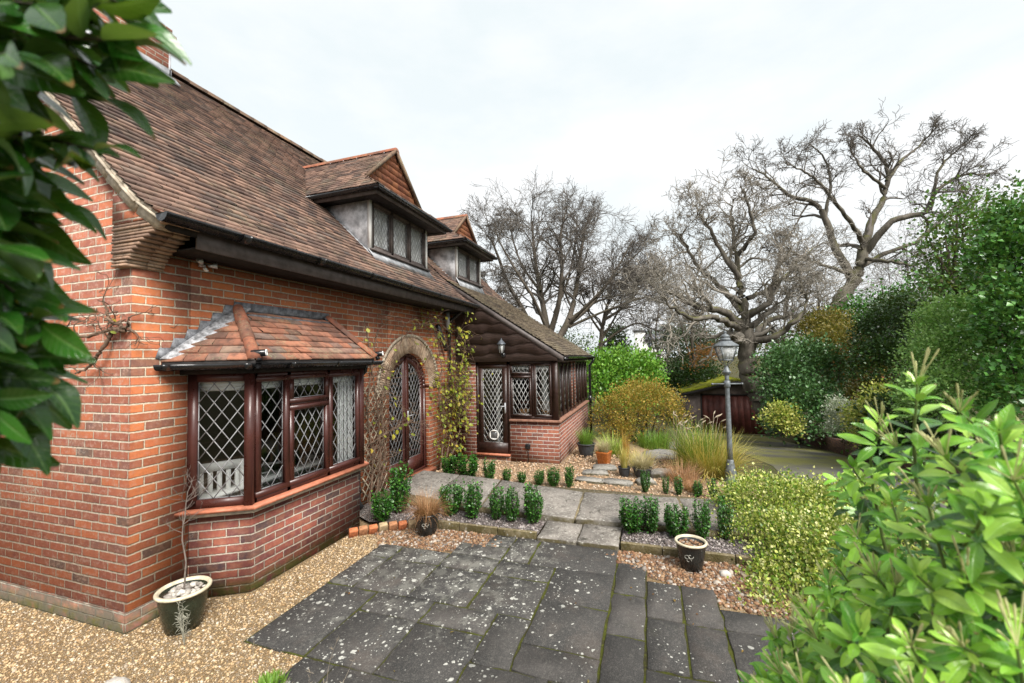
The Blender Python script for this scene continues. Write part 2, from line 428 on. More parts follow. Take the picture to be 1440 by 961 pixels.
def spline(P, n, r=None, wob=0.0):
    P = np.asarray(P, float); m = len(P)
    Q = np.vstack([2*P[0]-P[1], P, 2*P[-1]-P[-2]]); out = []
    for t in np.linspace(0, m-1-1e-6, n):
        i = int(t); f = t-i; a, b, c, d = Q[i], Q[i+1], Q[i+2], Q[i+3]
        out.append(.5*((2*b)+(c-a)*f+(2*a-5*b+4*c-d)*f*f+(-a+3*b-3*c+d)*f**3))
    out = np.array(out)
    if wob and r is not None:
        w = r.normal(size=out.shape)*wob; w[0] = 0; out = out+np.cumsum(w, 0)*.45+w*.5
    return out

def twig(tb, p, d, L, r0, lev, r, gn, nch, spreadv, upw, minr):
    """one branch and its children; tb: dict of Tubes by 'trunk'/'crown'"""
    ns = 6 if lev <= 2 else 4
    P = [p]; dd = d.copy(); st = L/ns
    for i in range(ns):
        dd = unit(dd+r.normal(size=3)*gn+np.array((0, 0, upw))); P.append(P[-1]+dd*st*r.uniform(.8, 1.2))
    P = np.array(P); R = np.maximum(np.linspace(r0, r0*.42, ns+1), minr)
    tb['crown'].add(P, R, 5 if lev <= 2 else (4 if lev == 3 else 3))
    if lev >= len(nch): return
    k = max(1, int(round(nch[lev]*r.uniform(.75, 1.25))))
    for j in range(k):
        t = 1.0 if j == 0 else r.uniform(.22, .97); f = t*ns; i = min(ns-1, int(f)); q = P[i]+(P[i+1]-P[i])*(f-i)
        td = unit(P[i+1]-P[i]); s = unit(np.cross(td, r.normal(size=3))); ang = r.uniform(.35, .95)*spreadv
        nd = unit(td*cos(ang)+s*sin(ang))
        twig(tb, q, nd, L*r.uniform(.55, .85)*(1-.2*t), max(R[i]*r.uniform(.5, .72), minr), lev+1, r, gn*1.1, nch, spreadv, upw, minr)

def bare_tree(name, label, limbs, bark, twigm, r, nch=(0, 7, 5, 4, 3), gn=.22, spreadv=1.0, upw=.04, minr=.008, kids=9, Lf=.5, t0=.3, group=None, cat='tree', wob=.0):
    """limbs: list of (points, r0, r1, kids, start); every limb becomes part of the trunk, its shoots the crown"""
    base = limbs[0][0][0]
    root = thing(name, label, cat, tuple(base), group)
    tb = {'trunk': Tubes(), 'crown': Tubes()}
    for pts, ra, rb, kd, ts in limbs:
        n = 5*len(pts); P = spline(pts, n, r, wob); L = np.linalg.norm(np.diff(P, axis=0), axis=1).sum()
        R = ra+(rb-ra)*np.linspace(0, 1, n)**.8; R = R*(1+.045*r.normal(size=n)*(ra > .12))
        tb['trunk'].add(P, R, 10 if ra > .2 else 7)
        for j in range(kd):
            t = 1.0 if j == 0 else ts+(1-ts)*r.random()**.85; f = t*(n-1); i = min(n-2, int(f)); q = P[i]+(P[i+1]-P[i])*(f-i)
            td = unit(P[i+1]-P[i]); s = unit(np.cross(td, r.normal(size=3))); ang = (0.15 if j == 0 else r.uniform(.5, 1.1))*spreadv
            twig(tb, q, unit(td*cos(ang)+s*sin(ang)+np.array((0, 0, .12))), L*Lf*r.uniform(.35, .8)*(1.15-.55*t), max(R[i]*r.uniform(.45, .65), minr), 1, r, gn, nch, spreadv, upw, minr)
    tb['trunk'].build('trunk', bark, root); tb['crown'].build('crown', twigm, root)
    return root
# ------------------------------------------------------------------ materials of the house
FRONT = [(0, (.27,.085,.045)), (.2, (.38,.115,.05)), (.45, (.50,.155,.055)), (.6, (.42,.12,.055)), (.8, (.34,.10,.055)), (.92, (.27,.095,.06)), (.98, (.20,.085,.06)), (1, (.12,.075,.06))]
GABLE = [(0, (.24,.085,.06)), (.25, (.33,.11,.07)), (.45, (.43,.135,.065)), (.6, (.34,.11,.07)), (.8, (.27,.10,.075)), (.94, (.19,.095,.078)), (1, (.11,.085,.078))]
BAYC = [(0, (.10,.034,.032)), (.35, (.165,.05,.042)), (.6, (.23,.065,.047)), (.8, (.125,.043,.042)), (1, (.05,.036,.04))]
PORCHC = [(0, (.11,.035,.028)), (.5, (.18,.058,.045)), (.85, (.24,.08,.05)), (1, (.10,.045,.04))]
m_front = brick_mat('front_brick', FRONT, (.58,.48,.36), moss=.5, sooty=.25, pale=.2)
m_gable = brick_mat('gable_brick', GABLE, (.57,.49,.39), moss=.8, sooty=.3, pale=.5)
m_plinth = brick_mat('plinth_brick', [(0, (.16,.075,.055)), (.5, (.24,.10,.075)), (1, (.12,.08,.07))], (.36,.31,.25), moss=1.0, sooty=.6, pale=.2, grime=.8)
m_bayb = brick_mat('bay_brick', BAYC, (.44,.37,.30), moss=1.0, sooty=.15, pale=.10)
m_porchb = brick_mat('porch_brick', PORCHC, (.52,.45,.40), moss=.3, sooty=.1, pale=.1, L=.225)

def tile_mat(name, stops, lichen=.35, dark=.5):
    m = Mat(name); r = m.island(); p = m.pos()
    c = m.ramp(r, stops)
    c = m.mix(m.smooth(m.noise(14, p, 5, .7), .42, .7, 0, .6), c, (.05, .036, .032))
    c = m.mix(m.smooth(m.noise(1.1, p, 5, .65), .46, .66, 0, dark), c, (.045, .04, .038))
    c = m.mix(m.math('MULTIPLY', m.smooth(m.noise(2.1, m.mapv(p, loc=(4, 9, 2)), 5, .65), .47, .68), m.smooth(m.noise(48, p, 4, .7), .47, .62, 0, lichen)), c, (.30, .28, .17))
    return m.done(m.bsdf(c, .82, m.bump(m.noise(80, p, 4), .35, .004), spec=.25))
m_tile = tile_mat('clay_roof_tile', [(0, (.10,.068,.06)), (.25, (.18,.115,.092)), (.5, (.26,.165,.125)), (.75, (.33,.205,.155)), (.9, (.20,.15,.125)), (1, (.11,.085,.078))], lichen=.6, dark=.6)
m_tile2 = tile_mat('porch_roof_tile', [(0, (.11,.085,.062)), (.5, (.17,.135,.095)), (.85, (.21,.165,.11)), (1, (.10,.08,.06))], lichen=.75, dark=.35)
m_btile = tile_mat('bay_roof_tile', [(0, (.20,.10,.07)), (.3, (.34,.14,.085)), (.55, (.42,.18,.11)), (.75, (.28,.165,.125)), (.9, (.20,.14,.115)), (1, (.36,.24,.17))], lichen=.8, dark=.5)
m_htile = tile_mat('tile_hanging', [(0, (.26,.10,.06)), (.5, (.38,.15,.08)), (1, (.46,.20,.10))], lichen=.2, dark=.3)
m_ridge = tile_mat('ridge_tile', [(0, (.24,.085,.05)), (.5, (.34,.12,.065)), (1, (.19,.09,.06))], lichen=.8, dark=.5)
m_corbel = tile_mat('corbel_tile', [(0, (.28,.18,.13)), (.5, (.44,.28,.19)), (1, (.56,.40,.29))], lichen=.5, dark=.3)
m_mortar = plain('lime_mortar', (.42,.36,.28), .9, .2, var=.25, bump=.5, scale=18)
m_lead = plain('lead_sheet', (.17,.175,.19), .62, .4, .15, var=.5, bump=.4, scale=22)
m_leads = plain('streaked_lead', (.42,.43,.45), .5, .5, .1, var=.6, bump=.4, scale=26)
m_leadw = plain('weathered_lead', (.38,.39,.41), .55, .45, .1, var=.45, bump=.25, scale=6)
m_black = plain('black_plastic', (.014,.014,.015), .22, .5, var=.2, scale=8)
m_fascia = plain('dark_painted_timber', (.085,.070,.066), .55, .4, var=.3, bump=.2, scale=9)
m_soffit = plain('black_timber', (.018,.015,.014), .7, .3, var=.3, scale=9)
m_maho = plain('mahogany_frame', (.060,.019,.015), .34, .5, var=.12, bump=.02, scale=5)
m_porchw = plain('dark_oak_frame', (.030,.014,.011), .42, .45, var=.3, bump=.15, scale=14)
m_greyf = plain('weathered_brown_frame', (.075,.058,.052), .6, .4, var=.3, bump=.2, scale=14)
m_came = plain('lead_came', (.24,.24,.245), .5, .4, .1, var=.2)
m_came2 = plain('pale_lead_came', (.44,.44,.43), .5, .4, var=.2)
m_sill = plain('terracotta_sill', (.42,.15,.085), .6, .35, var=.22, bump=.3, scale=16)
m_white = plain('white_paint', (.74,.73,.70), .45, .4, var=.05)
m_chairw = plain('white_garden_paint', (.78,.77,.74), .4, .4, var=.05)
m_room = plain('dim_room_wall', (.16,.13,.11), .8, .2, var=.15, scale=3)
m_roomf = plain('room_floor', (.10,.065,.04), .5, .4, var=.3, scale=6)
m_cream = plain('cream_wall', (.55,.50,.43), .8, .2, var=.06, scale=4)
m_net = plain('net_curtain', (.74,.74,.73), .8, .1, var=.08, scale=10)

def glass_mat(name, tint=(.90,.92,.92), refl=.06):
    m = Mat(name); tr = m.n('ShaderNodeBsdfTransparent'); m.set(tr.inputs[0], tint)
    gl = m.n('ShaderNodeBsdfGlossy'); gl.inputs['Roughness'].default_value = .012
    nm = m.bump(m.noise(2.2, m.pos(), 2), .06, .02); m.set(gl.inputs['Normal'], nm)
    lw = m.n('ShaderNodeLayerWeight'); lw.inputs['Blend'].default_value = .15
    f = m.math('ADD', m.math('MULTIPLY', lw.outputs['Fresnel'], .9), refl, clamp=True)
    mx = m.n('ShaderNodeMixShader'); m.set(mx.inputs[0], f); m.t.links.new(tr.outputs[0], mx.inputs[1]); m.t.links.new(gl.outputs[0], mx.inputs[2])
    return m.done(mx.outputs[0])
m_glass = glass_mat('leaded_glass')
def frosted_():
    m = Mat('frosted_lantern_glass'); tr = m.n('ShaderNodeBsdfTransparent'); b = m.bsdf((.72,.74,.74), .25, None, .5); mx = m.n('ShaderNodeMixShader')
    m.set(mx.inputs[0], m.smooth(m.noise(9, m.pos(), 3), .3, .7, .35, .6)); m.t.links.new(tr.outputs[0], mx.inputs[1]); m.t.links.new(b, mx.inputs[2]); return m.done(mx.outputs[0])
m_glass2 = frosted_()

def m_waney_():
    m = Mat('waney_oak_board'); p = m.coord('Object'); r = m.island()
    g = m.noise(5, m.mapv(p, scale=(1, 1.2, 14)), 6, .65, dist=.6)
    c = m.ramp(g, [(.25, (.026,.019,.017)), (.5, (.066,.044,.037)), (.75, (.115,.072,.06))])
    c = m.mix(m.math('MULTIPLY', r, .4), c, (.05,.024,.02))
    return m.done(m.bsdf(c, .6, m.bump(g, .5, .012), .35))
m_waney = m_waney_()

# ------------------------------------------------------------------ ground
def soil_(name, a, b, c2, s=6):
    m = Mat(name); p = m.pos(); c = m.mix(m.smooth(m.noise(s, p, 6, .65), .35, .65), a, b)
    c = m.mix(m.smooth(m.noise(s*7, p, 4, .7), .5, .68, 0, .7), c, c2)
    return m.done(m.bsdf(c, .95, m.bump(m.noise(s*9, p, 5, .7), .8, .03), .15))
m_ground = soil_('garden_ground', (.055,.058,.022), (.075,.060,.032), (.04,.06,.016), 1.3)

def gravel_mat(name, stops, scale=75, dirt=(.16,.10,.05), br=1.0):
    m = Mat(name); p = m.pos(); v = m.voro(scale, p); v2 = m.voro(scale, p, 'DISTANCE_TO_EDGE')
    rn = m.sep(v.outputs['Color'])[0]
    c = m.ramp(rn, stops)
    c = m.mix(m.smooth(m.noise(scale*1.5, p, 3), .4, .7, 0, .35), c, (.30,.22,.13))
    e = m.smooth(v2.outputs['Distance'], .0, .16)
    c = m.mix(e, dirt, c)
    c = m.mix(m.smooth(m.noise(1.6, p, 5, .6), .5, .75, 0, .4), c, dirt)
    h = m.math('ADD', m.smooth(v2.outputs['Distance'], 0, .45), m.math('MULTIPLY', rn, .5))
    return m.done(m.bsdf(c, .8, m.bump(h, 1.0, .012), .25))
PEA = [(0, (.30,.19,.09)), (.2, (.47,.33,.17)), (.45, (.60,.46,.28)), (.65, (.40,.25,.12)), (.85, (.66,.58,.45)), (1, (.17,.11,.07))]
RUST = [(0, (.12,.055,.03)), (.25, (.22,.11,.055)), (.5, (.33,.21,.12)), (.7, (.17,.09,.05)), (.86, (.46,.41,.35)), (1, (.10,.085,.08))]
GREY = [(0, (.07,.06,.06)), (.4, (.16,.14,.14)), (.7, (.26,.22,.22)), (.9, (.42,.39,.37)), (1, (.10,.07,.07))]
PINK = [(0, (.34,.20,.11)), (.3, (.48,.32,.19)), (.6, (.56,.42,.28)), (.8, (.40,.24,.14)), (1, (.62,.54,.44))]
m_pea = gravel_mat('pea_gravel', PEA, 95, (.26,.16,.07)); m_rust = gravel_mat('rust_gravel', RUST, 42, (.09,.06,.04)); m_grey = gravel_mat('slate_chippings', GREY, 48, (.04,.035,.03)); m_pink = gravel_mat('pink_gravel', PINK, 60, (.22,.15,.09))

def stone_mat(name, stops):
    m = Mat(name); c = m.ramp(m.island(), stops); c = m.mix(m.smooth(m.noise(90, m.pos(), 3), .45, .7, 0, .4), c, (.22,.15,.09))
    return m.done(m.bsdf(c, .7, None, .3))
m_peast = stone_mat('pea_stone', PEA); m_rustst = stone_mat('rust_stone', RUST); m_greyst = stone_mat('slate_stone', GREY); m_pinkst = stone_mat('pink_stone', PINK)

# terrain: one sheet out to the horizon, finer near the house
def axis(lo, hi, fine_lo, fine_hi, st, k=18):
    a = np.arange(fine_lo, fine_hi+1e-6, st)
    return np.concatenate([fine_lo-np.geomspace(1, fine_lo-lo+1, k)[::-1][:-1]+1, a, fine_hi+np.geomspace(1, hi-fine_hi+1, k)[1:]-1])
gx, gy = axis(-400, 900, -6, 34, .5), axis(-600, 600, -24, 12, .5)
GX, GY = np.meshgrid(gx, gy); GZ = gz(GX, GY)-.04
GZ = np.where((GX > -.2) & (GX < 10.3) & (GY > -2.4) & (GY < 7), -.12, GZ)
nx = len(gx); V = np.stack([GX, GY, GZ], 2).reshape(-1, 3)
i, j = np.meshgrid(np.arange(nx-1), np.arange(len(gy)-1)); q = (j*nx+i).ravel()
ground = mesh_obj('ground', V, np.stack([q, q+1, q+nx+1, q+nx], 1), m_ground, smooth=True); tag(ground, kind='structure')

def sheet(name, poly, z, mat, step=None, terr=False):
    """flat or terrain-following sheet over a polygon"""
    P = [(x, y, (gz(x, y) if terr else 0)+z) for x, y in poly]
    b = MB(); b.add(P, [list(range(len(P)))]); o = b.build(name, mat); tag(o, kind='structure'); return o
sheet('gravel_yard', [(-6, -6), (2.0, -6), (2.5, -4.9), (2.5, -.6), (2.95, -.35), (2.95, .3), (-.02, .3), (-.02, 3), (-6, 3)], -.006, m_pea)
sheet('gravel_border', [(2.54, -5.2), (2.54, -1.15), (2.2, -1.0), (1.95, -1.25), (1.98, -1.9), (2.1, -2.35), (2.2, -3.3), (1.9, -4.3), (1.6, -5.2)], -.001, m_rust)

def pebbles(name, poly, n, size, mat, z, r, flat=.62, sink=.25, avoid=None):
    P = np.array(poly); lo, hi = P.min(0), P.max(0)
    def inside(Q, P):
        c = np.zeros(len(Q), bool); x, y = Q[:, 0], Q[:, 1]
        for a, b in zip(P, np.roll(P, -1, 0)):
            k = ((a[1] > y) != (b[1] > y)); t = np.where(k, (y-a[1])/(b[1]-a[1]+1e-12), 0); c ^= k & (x < a[0]+t*(b[0]-a[0]))
        return c
    Q = lo+(hi-lo)*r.random((n, 2)); k = inside(Q, P)
    if avoid is not None: k &= ~inside(Q, np.array(avoid))
    Q = Q[k]; n = len(Q)
    ph = (1+5**.5)/2
    IV = unit(np.array([(-1, ph, 0), (1, ph, 0), (-1, -ph, 0), (1, -ph, 0), (0, -1, ph), (0, 1, ph), (0, -1, -ph), (0, 1, -ph), (ph, 0, -1), (ph, 0, 1), (-ph, 0, -1), (-ph, 0, 1)], float))
    IF = np.array([(0,11,5),(0,5,1),(0,1,7),(0,7,10),(0,10,11),(1,5,9),(5,11,4),(11,10,2),(10,7,6),(7,1,8),(3,9,4),(3,4,2),(3,2,6),(3,6,8),(3,8,9),(4,9,5),(2,4,11),(6,2,10),(8,6,7),(9,8,1)])
    S = size*np.exp(r.normal(0, .32, n)); a = r.uniform(0, 2*pi, n)
    X = IV[None]*(1+r.normal(0, .16, (n, 12, 1)))*np.stack([r.uniform(.8, 1.25, n), r.uniform(.6, .9, n), np.full(n, flat)], 1)[:, None]
    ti = r.normal(0, .35, n)[:, None]; x1 = X[..., 0]*np.cos(ti)-X[..., 2]*np.sin(ti); z1 = X[..., 0]*np.sin(ti)+X[..., 2]*np.cos(ti)
    ca, sa = np.cos(a)[:, None], np.sin(a)[:, None]
    W = np.stack([x1*ca-X[..., 1]*sa, x1*sa+X[..., 1]*ca, z1], 2)*S[:, None, None]
    zz = z+S*flat*(.5-sink)
    W += np.stack([Q[:, 0], Q[:, 1], zz], 1)[:, None]
    o = mesh_obj(name, W.reshape(-1, 3), (IF[None]+(np.arange(n)*12)[:, None, None]).reshape(-1, 3), mat, None, True)
    return tag(o, kind='stuff')

# patio: slabs in a random rectangular bond with a stepped edge
m = Mat('patio_slab'); p = m.pos(); isl = m.island()
c = m.ramp(isl, [(0, (.045,.042,.040)), (.5, (.060,.056,.052)), (1, (.084,.075,.069))])
c = m.mix(m.smooth(m.noise(3.2, p, 6, .65), .35, .68, 0, .7), c, (.030,.030,.029))
c = m.mix(m.smooth(m.noise(2.2, m.mapv(p, loc=(3, 5, 0)), 5, .6), .52, .72, 0, .45), c, (.105,.082,.068))
c = m.mix(m.smooth(m.noise(45, p, 4, .75), .50, .68, 0, .55), c, (.145,.135,.12)); c = m.mix(m.smooth(m.noise(150, p, 3, .8), .52, .66, 0, .6), c, (.17,.16,.145)); c = m.mix(m.smooth(m.noise(120, m.mapv(p, loc=(3, 3, 3)), 3, .8), .55, .68, 0, .7), c, (.018,.018,.018))
wv = m.n('ShaderNodeVectorMath', operation='MULTIPLY_ADD'); m.set(wv.inputs[0], m.noise(22, p, 3, out='Color')); wv.inputs[1].default_value = (.035, .035, .0); m.set(wv.inputs[2], p)
xy = m.mapv(wv.outputs[0], scale=(1, 1, 0))
X = m.sep(p)
dens = m.math('MULTIPLY', m.smooth(X[0], -.6, 1.9, .62, 1.15), m.smooth(X[1], -3.9, -2.4, .40, 1.0))      # most lichen grows by the step
spots = None
for sc_, rmax, thr in ((9, .27, .36), (15, .33, .36), (26, .36, .38), (46, .36, .42)):
    v = m.voro(sc_, xy); cl = m.sep(v.outputs['Color'])
    rad = m.math('MULTIPLY', cl[0], rmax); on = m.math('GREATER_THAN', m.math('MULTIPLY', cl[1], m.math('ADD', dens, m.math('MULTIPLY', m.math('SUBTRACT', m.noise(2.1, p, 5, .6), .52), 3.2))), thr)
    sp = m.math('MULTIPLY', m.smooth(m.math('SUBTRACT', rad, v.outputs['Distance']), 0, .05), on)
    spots = sp if spots is None else m.math('MAXIMUM', spots, sp)
c = m.mix(m.smooth(m.math('MULTIPLY', m.noise(7, xy, 6, .75), m.math('ADD', .45, m.math('MULTIPLY', dens, .55))), .50, .60, 0, .5), c, (.20,.195,.17))
lich = m.mix(m.noise(60, p, 3), (.30,.30,.27), (.52,.51,.46))
c = m.mix(m.math('MULTIPLY', spots, m.smooth(m.noise(30, p, 4, .7), .3, .5, .45, 1)), c, lich)
c = m.mix(m.smooth(m.noise(1.3, m.mapv(p, loc=(11, 2, 0)), 6, .7), .58, .75, 0, .35), c, (.05,.06,.018))
m_slab = m.done(m.bsdf(c, .78, m.bump(m.math('ADD', m.noise(60, p, 6, .75), m.math('MULTIPLY', spots, .4)), .75, .010), .3))
m_joint = soil_('mossy_joint', (.045,.04,.02), (.075,.085,.012), (.11,.125,.014), 5)

out_poly = [(.2, -1.0), (1.8, -1.0), (2.0, -1.3), (1.95, -1.75), (2.15, -1.85), (2.2, -2.2), (2.48, -2.35), (2.48, -3.5), (2.2, -3.6), (2.2, -4.0), (1.85, -4.1), (1.8, -4.55), (1.5, -4.6), (1.5, -5.3), (.6, -5.9), (-3, -5.9), (-3, -1.55), (.12, -1.5)]
def inpoly(x, y, P):
    c = False
    for (x1, y1), (x2, y2) in zip(P, P[1:]+P[:1]):
        if (y1 > y) != (y2 > y) and x < (x2-x1)*(y-y1)/(y2-y1)+x1: c = not c
    return c
U = .29; x0g, y0g = -2.72, -5.94
nxg, nyg = 19, 17
free = np.zeros((nxg, nyg), bool)
for a in range(nxg):
    for b_ in range(nyg): free[a, b_] = inpoly(x0g+(a+.5)*U, y0g+(b_+.5)*U, out_poly)
pr_ = random.Random(21); sb = MB(); jb = MB()
order = [(a, b_) for a in range(nxg) for b_ in range(nyg)]
for a, b_ in order:
    if not free[a, b_]: continue
    opts = [(2, 3), (2, 2), (2, 2), (2, 1), (1, 2), (2, 2), (3, 2), (1, 2)]; pr_.shuffle(opts)
    for w, h in opts+[(1, 1)]:
        if a+w <= nxg and b_+h <= nyg and free[a:a+w, b_:b_+h].all(): break
    free[a:a+w, b_:b_+h] = False
    g = .009; X0, Y0, X1, Y1 = x0g+a*U+g, y0g+b_*U+g, x0g+(a+w)*U-g, y0g+(b_+h)*U-g
    dz = pr_.gauss(0, .002); t1, t2 = pr_.gauss(0, .0035), pr_.gauss(0, .0035)
    n0 = 6; ring = []
    def edge(xa, ya, xb, yb, k=5):
        r_ = []
        for i_ in range(k):
            f = i_/k; r_.append((xa+(xb-xa)*f+pr_.gauss(0, .005), ya+(yb-ya)*f+pr_.gauss(0, .005)))
        return r_
    ring = edge(X0, Y0, X1, Y0)+edge(X1, Y0, X1, Y1)+edge(X1, Y1, X0, Y1)+edge(X0, Y1, X0, Y0)
    cx_, cy_ = (X0+X1)/2, (Y0+Y1)/2
    zt = lambda x, y: .014+dz+t1*(x-cx_)/.4+t2*(y-cy_)/.4
    k = len(ring)
    top = [(cx_+(x-cx_)*.985, cy_+(y-cy_)*.985, zt(x, y)) for x, y in ring]; mid = [(x, y, zt(x, y)-.005) for x, y in ring]; bot = [(x, y, -.03) for x, y in ring]
    F = [list(range(k))]+[[k+i_, k+(i_+1) % k, (i_+1) % k, i_] for i_ in range(k)]+[[2*k+i_, 2*k+(i_+1) % k, k+(i_+1) % k, k+i_] for i_ in range(k)]
    sb.add(top+mid+bot, F)
    jb.add([(X0-g, Y0-g, .0035), (X1+g, Y0-g, .0035), (X1+g, Y1+g, .0035), (X0-g, Y1+g, .0035)], [[0, 1, 2, 3]])
tag(sb.build('patio', m_slab), kind='structure'); tag(jb.build('patio_bed', m_joint), kind='structure')
# moss tufts standing proud in the joints are part of the joint sheet's colour; pebbles over the gravel
YARD = [(-2.6, -4.4), (.1, -4.4), (.1, -1.5), (.2, -1.0), (2.0, -1.05), (2.1, -.55), (2.9, -.4), (2.9, .05), (.0, .05), (.0, 2.6), (-2.6, 2.6)]
pebbles('gravel', [(-1.9, -3.8), (.17, -1.75), (.30, -1.2), (1.95, -1.2), (2.3, -.46), (.72, -.47), (.44, -.02), (-.02, -.02), (-.02, 2.2), (-1.9, 2.2)], 60000, .0072, m_peast, -.006, rng, avoid=[(.72, -.46), (2.27, -.46), (2.6, .1), (.42, .1)])
BORD = [(2.5, -5.5), (2.5, -3.45), (2.28, -3.5), (2.0, -4.0), (1.72, -4.5), (1.45, -5.5)]
BORD2 = [(2.5, -1.1), (2.5, -2.55), (2.2, -2.3), (2.1, -1.9), (1.92, -1.75), (1.95, -1.3), (1.85, -1.02), (2.2, -.7)]
pebbles('gravel', BORD, 3600, .016, m_rustst, -.003, rng); pebbles('gravel', BORD2, 1900, .015, m_rustst, -.003, rng)

# kerb, planting bed, step, path
def stone_(name, a, b, li, dk, sc0=3.0):
    m = Mat(name); p = m.pos(); c = m.mix(m.smooth(m.noise(sc0, p, 6, .65), .35, .65), a, b)
    c = m.mix(m.smooth(m.noise(26, p, 5, .75), .50, .64, 0, .8), c, li); c = m.mix(m.smooth(m.noise(11, m.mapv(p, loc=(5, 1, 3)), 5, .7), .55, .68, 0, .85), c, dk)
    v = m.voro(28, p); cl = m.sep(v.outputs['Color'])
    sp = m.math('MULTIPLY', m.smooth(m.math('SUBTRACT', m.math('MULTIPLY', cl[0], .33), v.outputs['Distance']), 0, .06), m.math('GREATER_THAN', cl[1], .6))
    c = m.mix(m.math('MULTIPLY', sp, .8), c, (.48,.47,.42))
    nz = m.sep(m.n('ShaderNodeNewGeometry').outputs['Normal'])[2]
    c = m.mix(m.math('MULTIPLY', m.smooth(nz, .3, .7, 1, 0), m.smooth(m.noise(6, p, 4), .35, .6, .3, .9)), c, (.065,.052,.018))
    return m.done(m.bsdf(c, .9, m.bump(m.math('ADD', m.noise(16, p, 6, .7), m.math('MULTIPLY', m.noise(70, p, 4), .4)), .9, .02), .2))
m_path = stone_('rough_path_stone', (.15,.135,.12), (.25,.225,.20), (.36,.34,.30), (.06,.055,.045))
m_kerb = stone_('mossy_kerb_stone', (.15,.12,.07), (.20,.16,.09), (.30,.26,.18), (.08,.075,.03))
def slab_strip(b, quad, zt, zb, nu, nv, jit, r_, zj=.006):
    """slab over a quad (4 xy corners), split nu x nv into stones with ragged edges"""
    q = np.array(quad, float)
    for iu in range(nu):
        for iv in range(nv):
            u0, u1, v0, v1 = iu/nu, (iu+1)/nu, iv/nv, (iv+1)/nv
            f = lambda u, v: (q[0]*(1-u)+q[1]*u)*(1-v)+(q[3]*(1-u)+q[2]*u)*v
            ring = []
            for (ua, va, ub, vb) in ((u0, v0, u1, v0), (u1, v0, u1, v1), (u1, v1, u0, v1), (u0, v1, u0, v0)):
                for k in range(9):
                    t = k/9; P = f(ua+(ub-ua)*t, va+(vb-va)*t); C0 = f((u0+u1)/2, (v0+v1)/2)
                    d_ = C0-P; ln = np.linalg.norm(d_); P = P+d_/ln*(.001+abs(r_.gauss(0, jit))); ring.append(P)
            dz = r_.gauss(0, zj); k = len(ring); C0 = f((u0+u1)/2, (v0+v1)/2)
            top = [(*(C0+(P-C0)*.97), zt+dz) for P in ring]; mid = [(P[0], P[1], zt+dz-.014+r_.gauss(0, .004)) for P in ring]; low = [(*(C0+(P-C0)*(.985)), zb) for P in ring]
            F = [list(range(k))]+[[k+i_, k+(i_+1) % k, (i_+1) % k, i_] for i_ in range(k)]+[[2*k+i_, 2*k+(i_+1) % k, k+(i_+1) % k, k+i_] for i_ in range(k)]
            c_ = np.mean(top, axis=0)
            n_ = np.cross(np.array(top[9])-np.array(top[0]), np.array(top[18])-np.array(top[9]))
            if n_[2] < 0: F = [g_[::-1] for g_ in F]
            b.add(top+mid+low, F)
pr2 = random.Random(3)
b = MB(); slab_strip(b, [(3.36, -.03), (4.52, -.03), (4.30, -1.6), (3.06, -1.75)], .122, -.03, 1, 2, .006, pr2, .002)
slab_strip(b, [(3.06, -1.76), (4.30, -1.61), (4.02, -3.0), (2.96, -3.05)], .121, -.03, 1, 1, .007, pr2, .002)
slab_strip(b, [(2.96, -3.06), (4.02, -3.01), (4.10, -4.3), (3.05, -4.4)], .120, -.03, 1, 1, .007, pr2, .002)
slab_strip(b, [(3.05, -4.41), (4.10, -4.31), (4.30, -5.3), (3.10, -5.5)], .119, -.03, 1, 1, .007, pr2, .002)
tag(b.build('path', m_path), kind='structure')
b = MB(); b.box((3.02, -5.4, -.03), (4.2, -.05, .108)); tag(b.build('path_bedding', m_kerb), kind='structure')
b = MB(); slab_strip(b, [(2.46, -2.70), (2.99, -2.70), (2.99, -3.62), (2.46, -3.62)], .060, -.03, 1, 2, .006, pr2, .002); tag(b.build('step', m_path), kind='structure')
b = MB(); y = -1.16
while y > -4.9:
    y2 = y-pr2.uniform(.5, .7)
    if not (y2 < -2.69 and y > -3.63):
        b.box((2.50+pr2.gauss(0, .004), y2+.004, -.03), (2.553+pr2.gauss(0, .003), y-.004, .085+pr2.gauss(0, .004)))
    elif y > -2.69: b.box((2.50, -2.685, -.03), (2.553, y-.004, .085))
    elif y2 < -3.63: b.box((2.50, y2+.004, -.03), (2.553, -3.635, .085))
    y = y2
o = bevel(b.build('kerb', m_kerb), .006); tag(o, kind='structure')
sheet('planting_bed', [(2.553, -5.3), (3.12, -5.3), (3.07, -4.4), (2.97, -3.63), (2.553, -3.63)], .045, m_grey)
sheet('planting_bed', [(2.553, -2.69), (2.97, -2.69), (3.07, -1.75), (3.36, -.02), (2.6, -.02), (2.35, -.5), (2.5, -1.16)], .045, m_grey)
pebbles('chippings', [(2.56, -5.1), (3.02, -5.1), (3.02, -4.4), (2.94, -3.65), (2.56, -3.65)], 900, .013, m_greyst, .045, rng)
pebbles('chippings', [(2.56, -2.68), (2.94, -2.68), (3.02, -1.75), (3.2, -.5), (2.45, -.6), (2.56, -1.2)], 1500, .013, m_greyst, .045, rng)
TERR = [(4.2, -5.6), (4.05, -3.0), (4.3, -1.6), (4.5, -.02), (6.0, -.02), (6.0, -2.22), (9.6, -2.24), (9.6, -3.2), (8.3, -4.4), (6.5, -5.2), (5.2, -5.8)]
def terr_sheet(name, poly, z, mat):
    P = [(x, y, gz(x, y)+z) for x, y in poly]; b = MB(); b.add(P, [list(range(len(P)))]); return b.build(name, mat)
bm_ = MB()
xs = np.arange(4.0, 9.7, .3); ys = np.arange(-5.8, .01, .3)
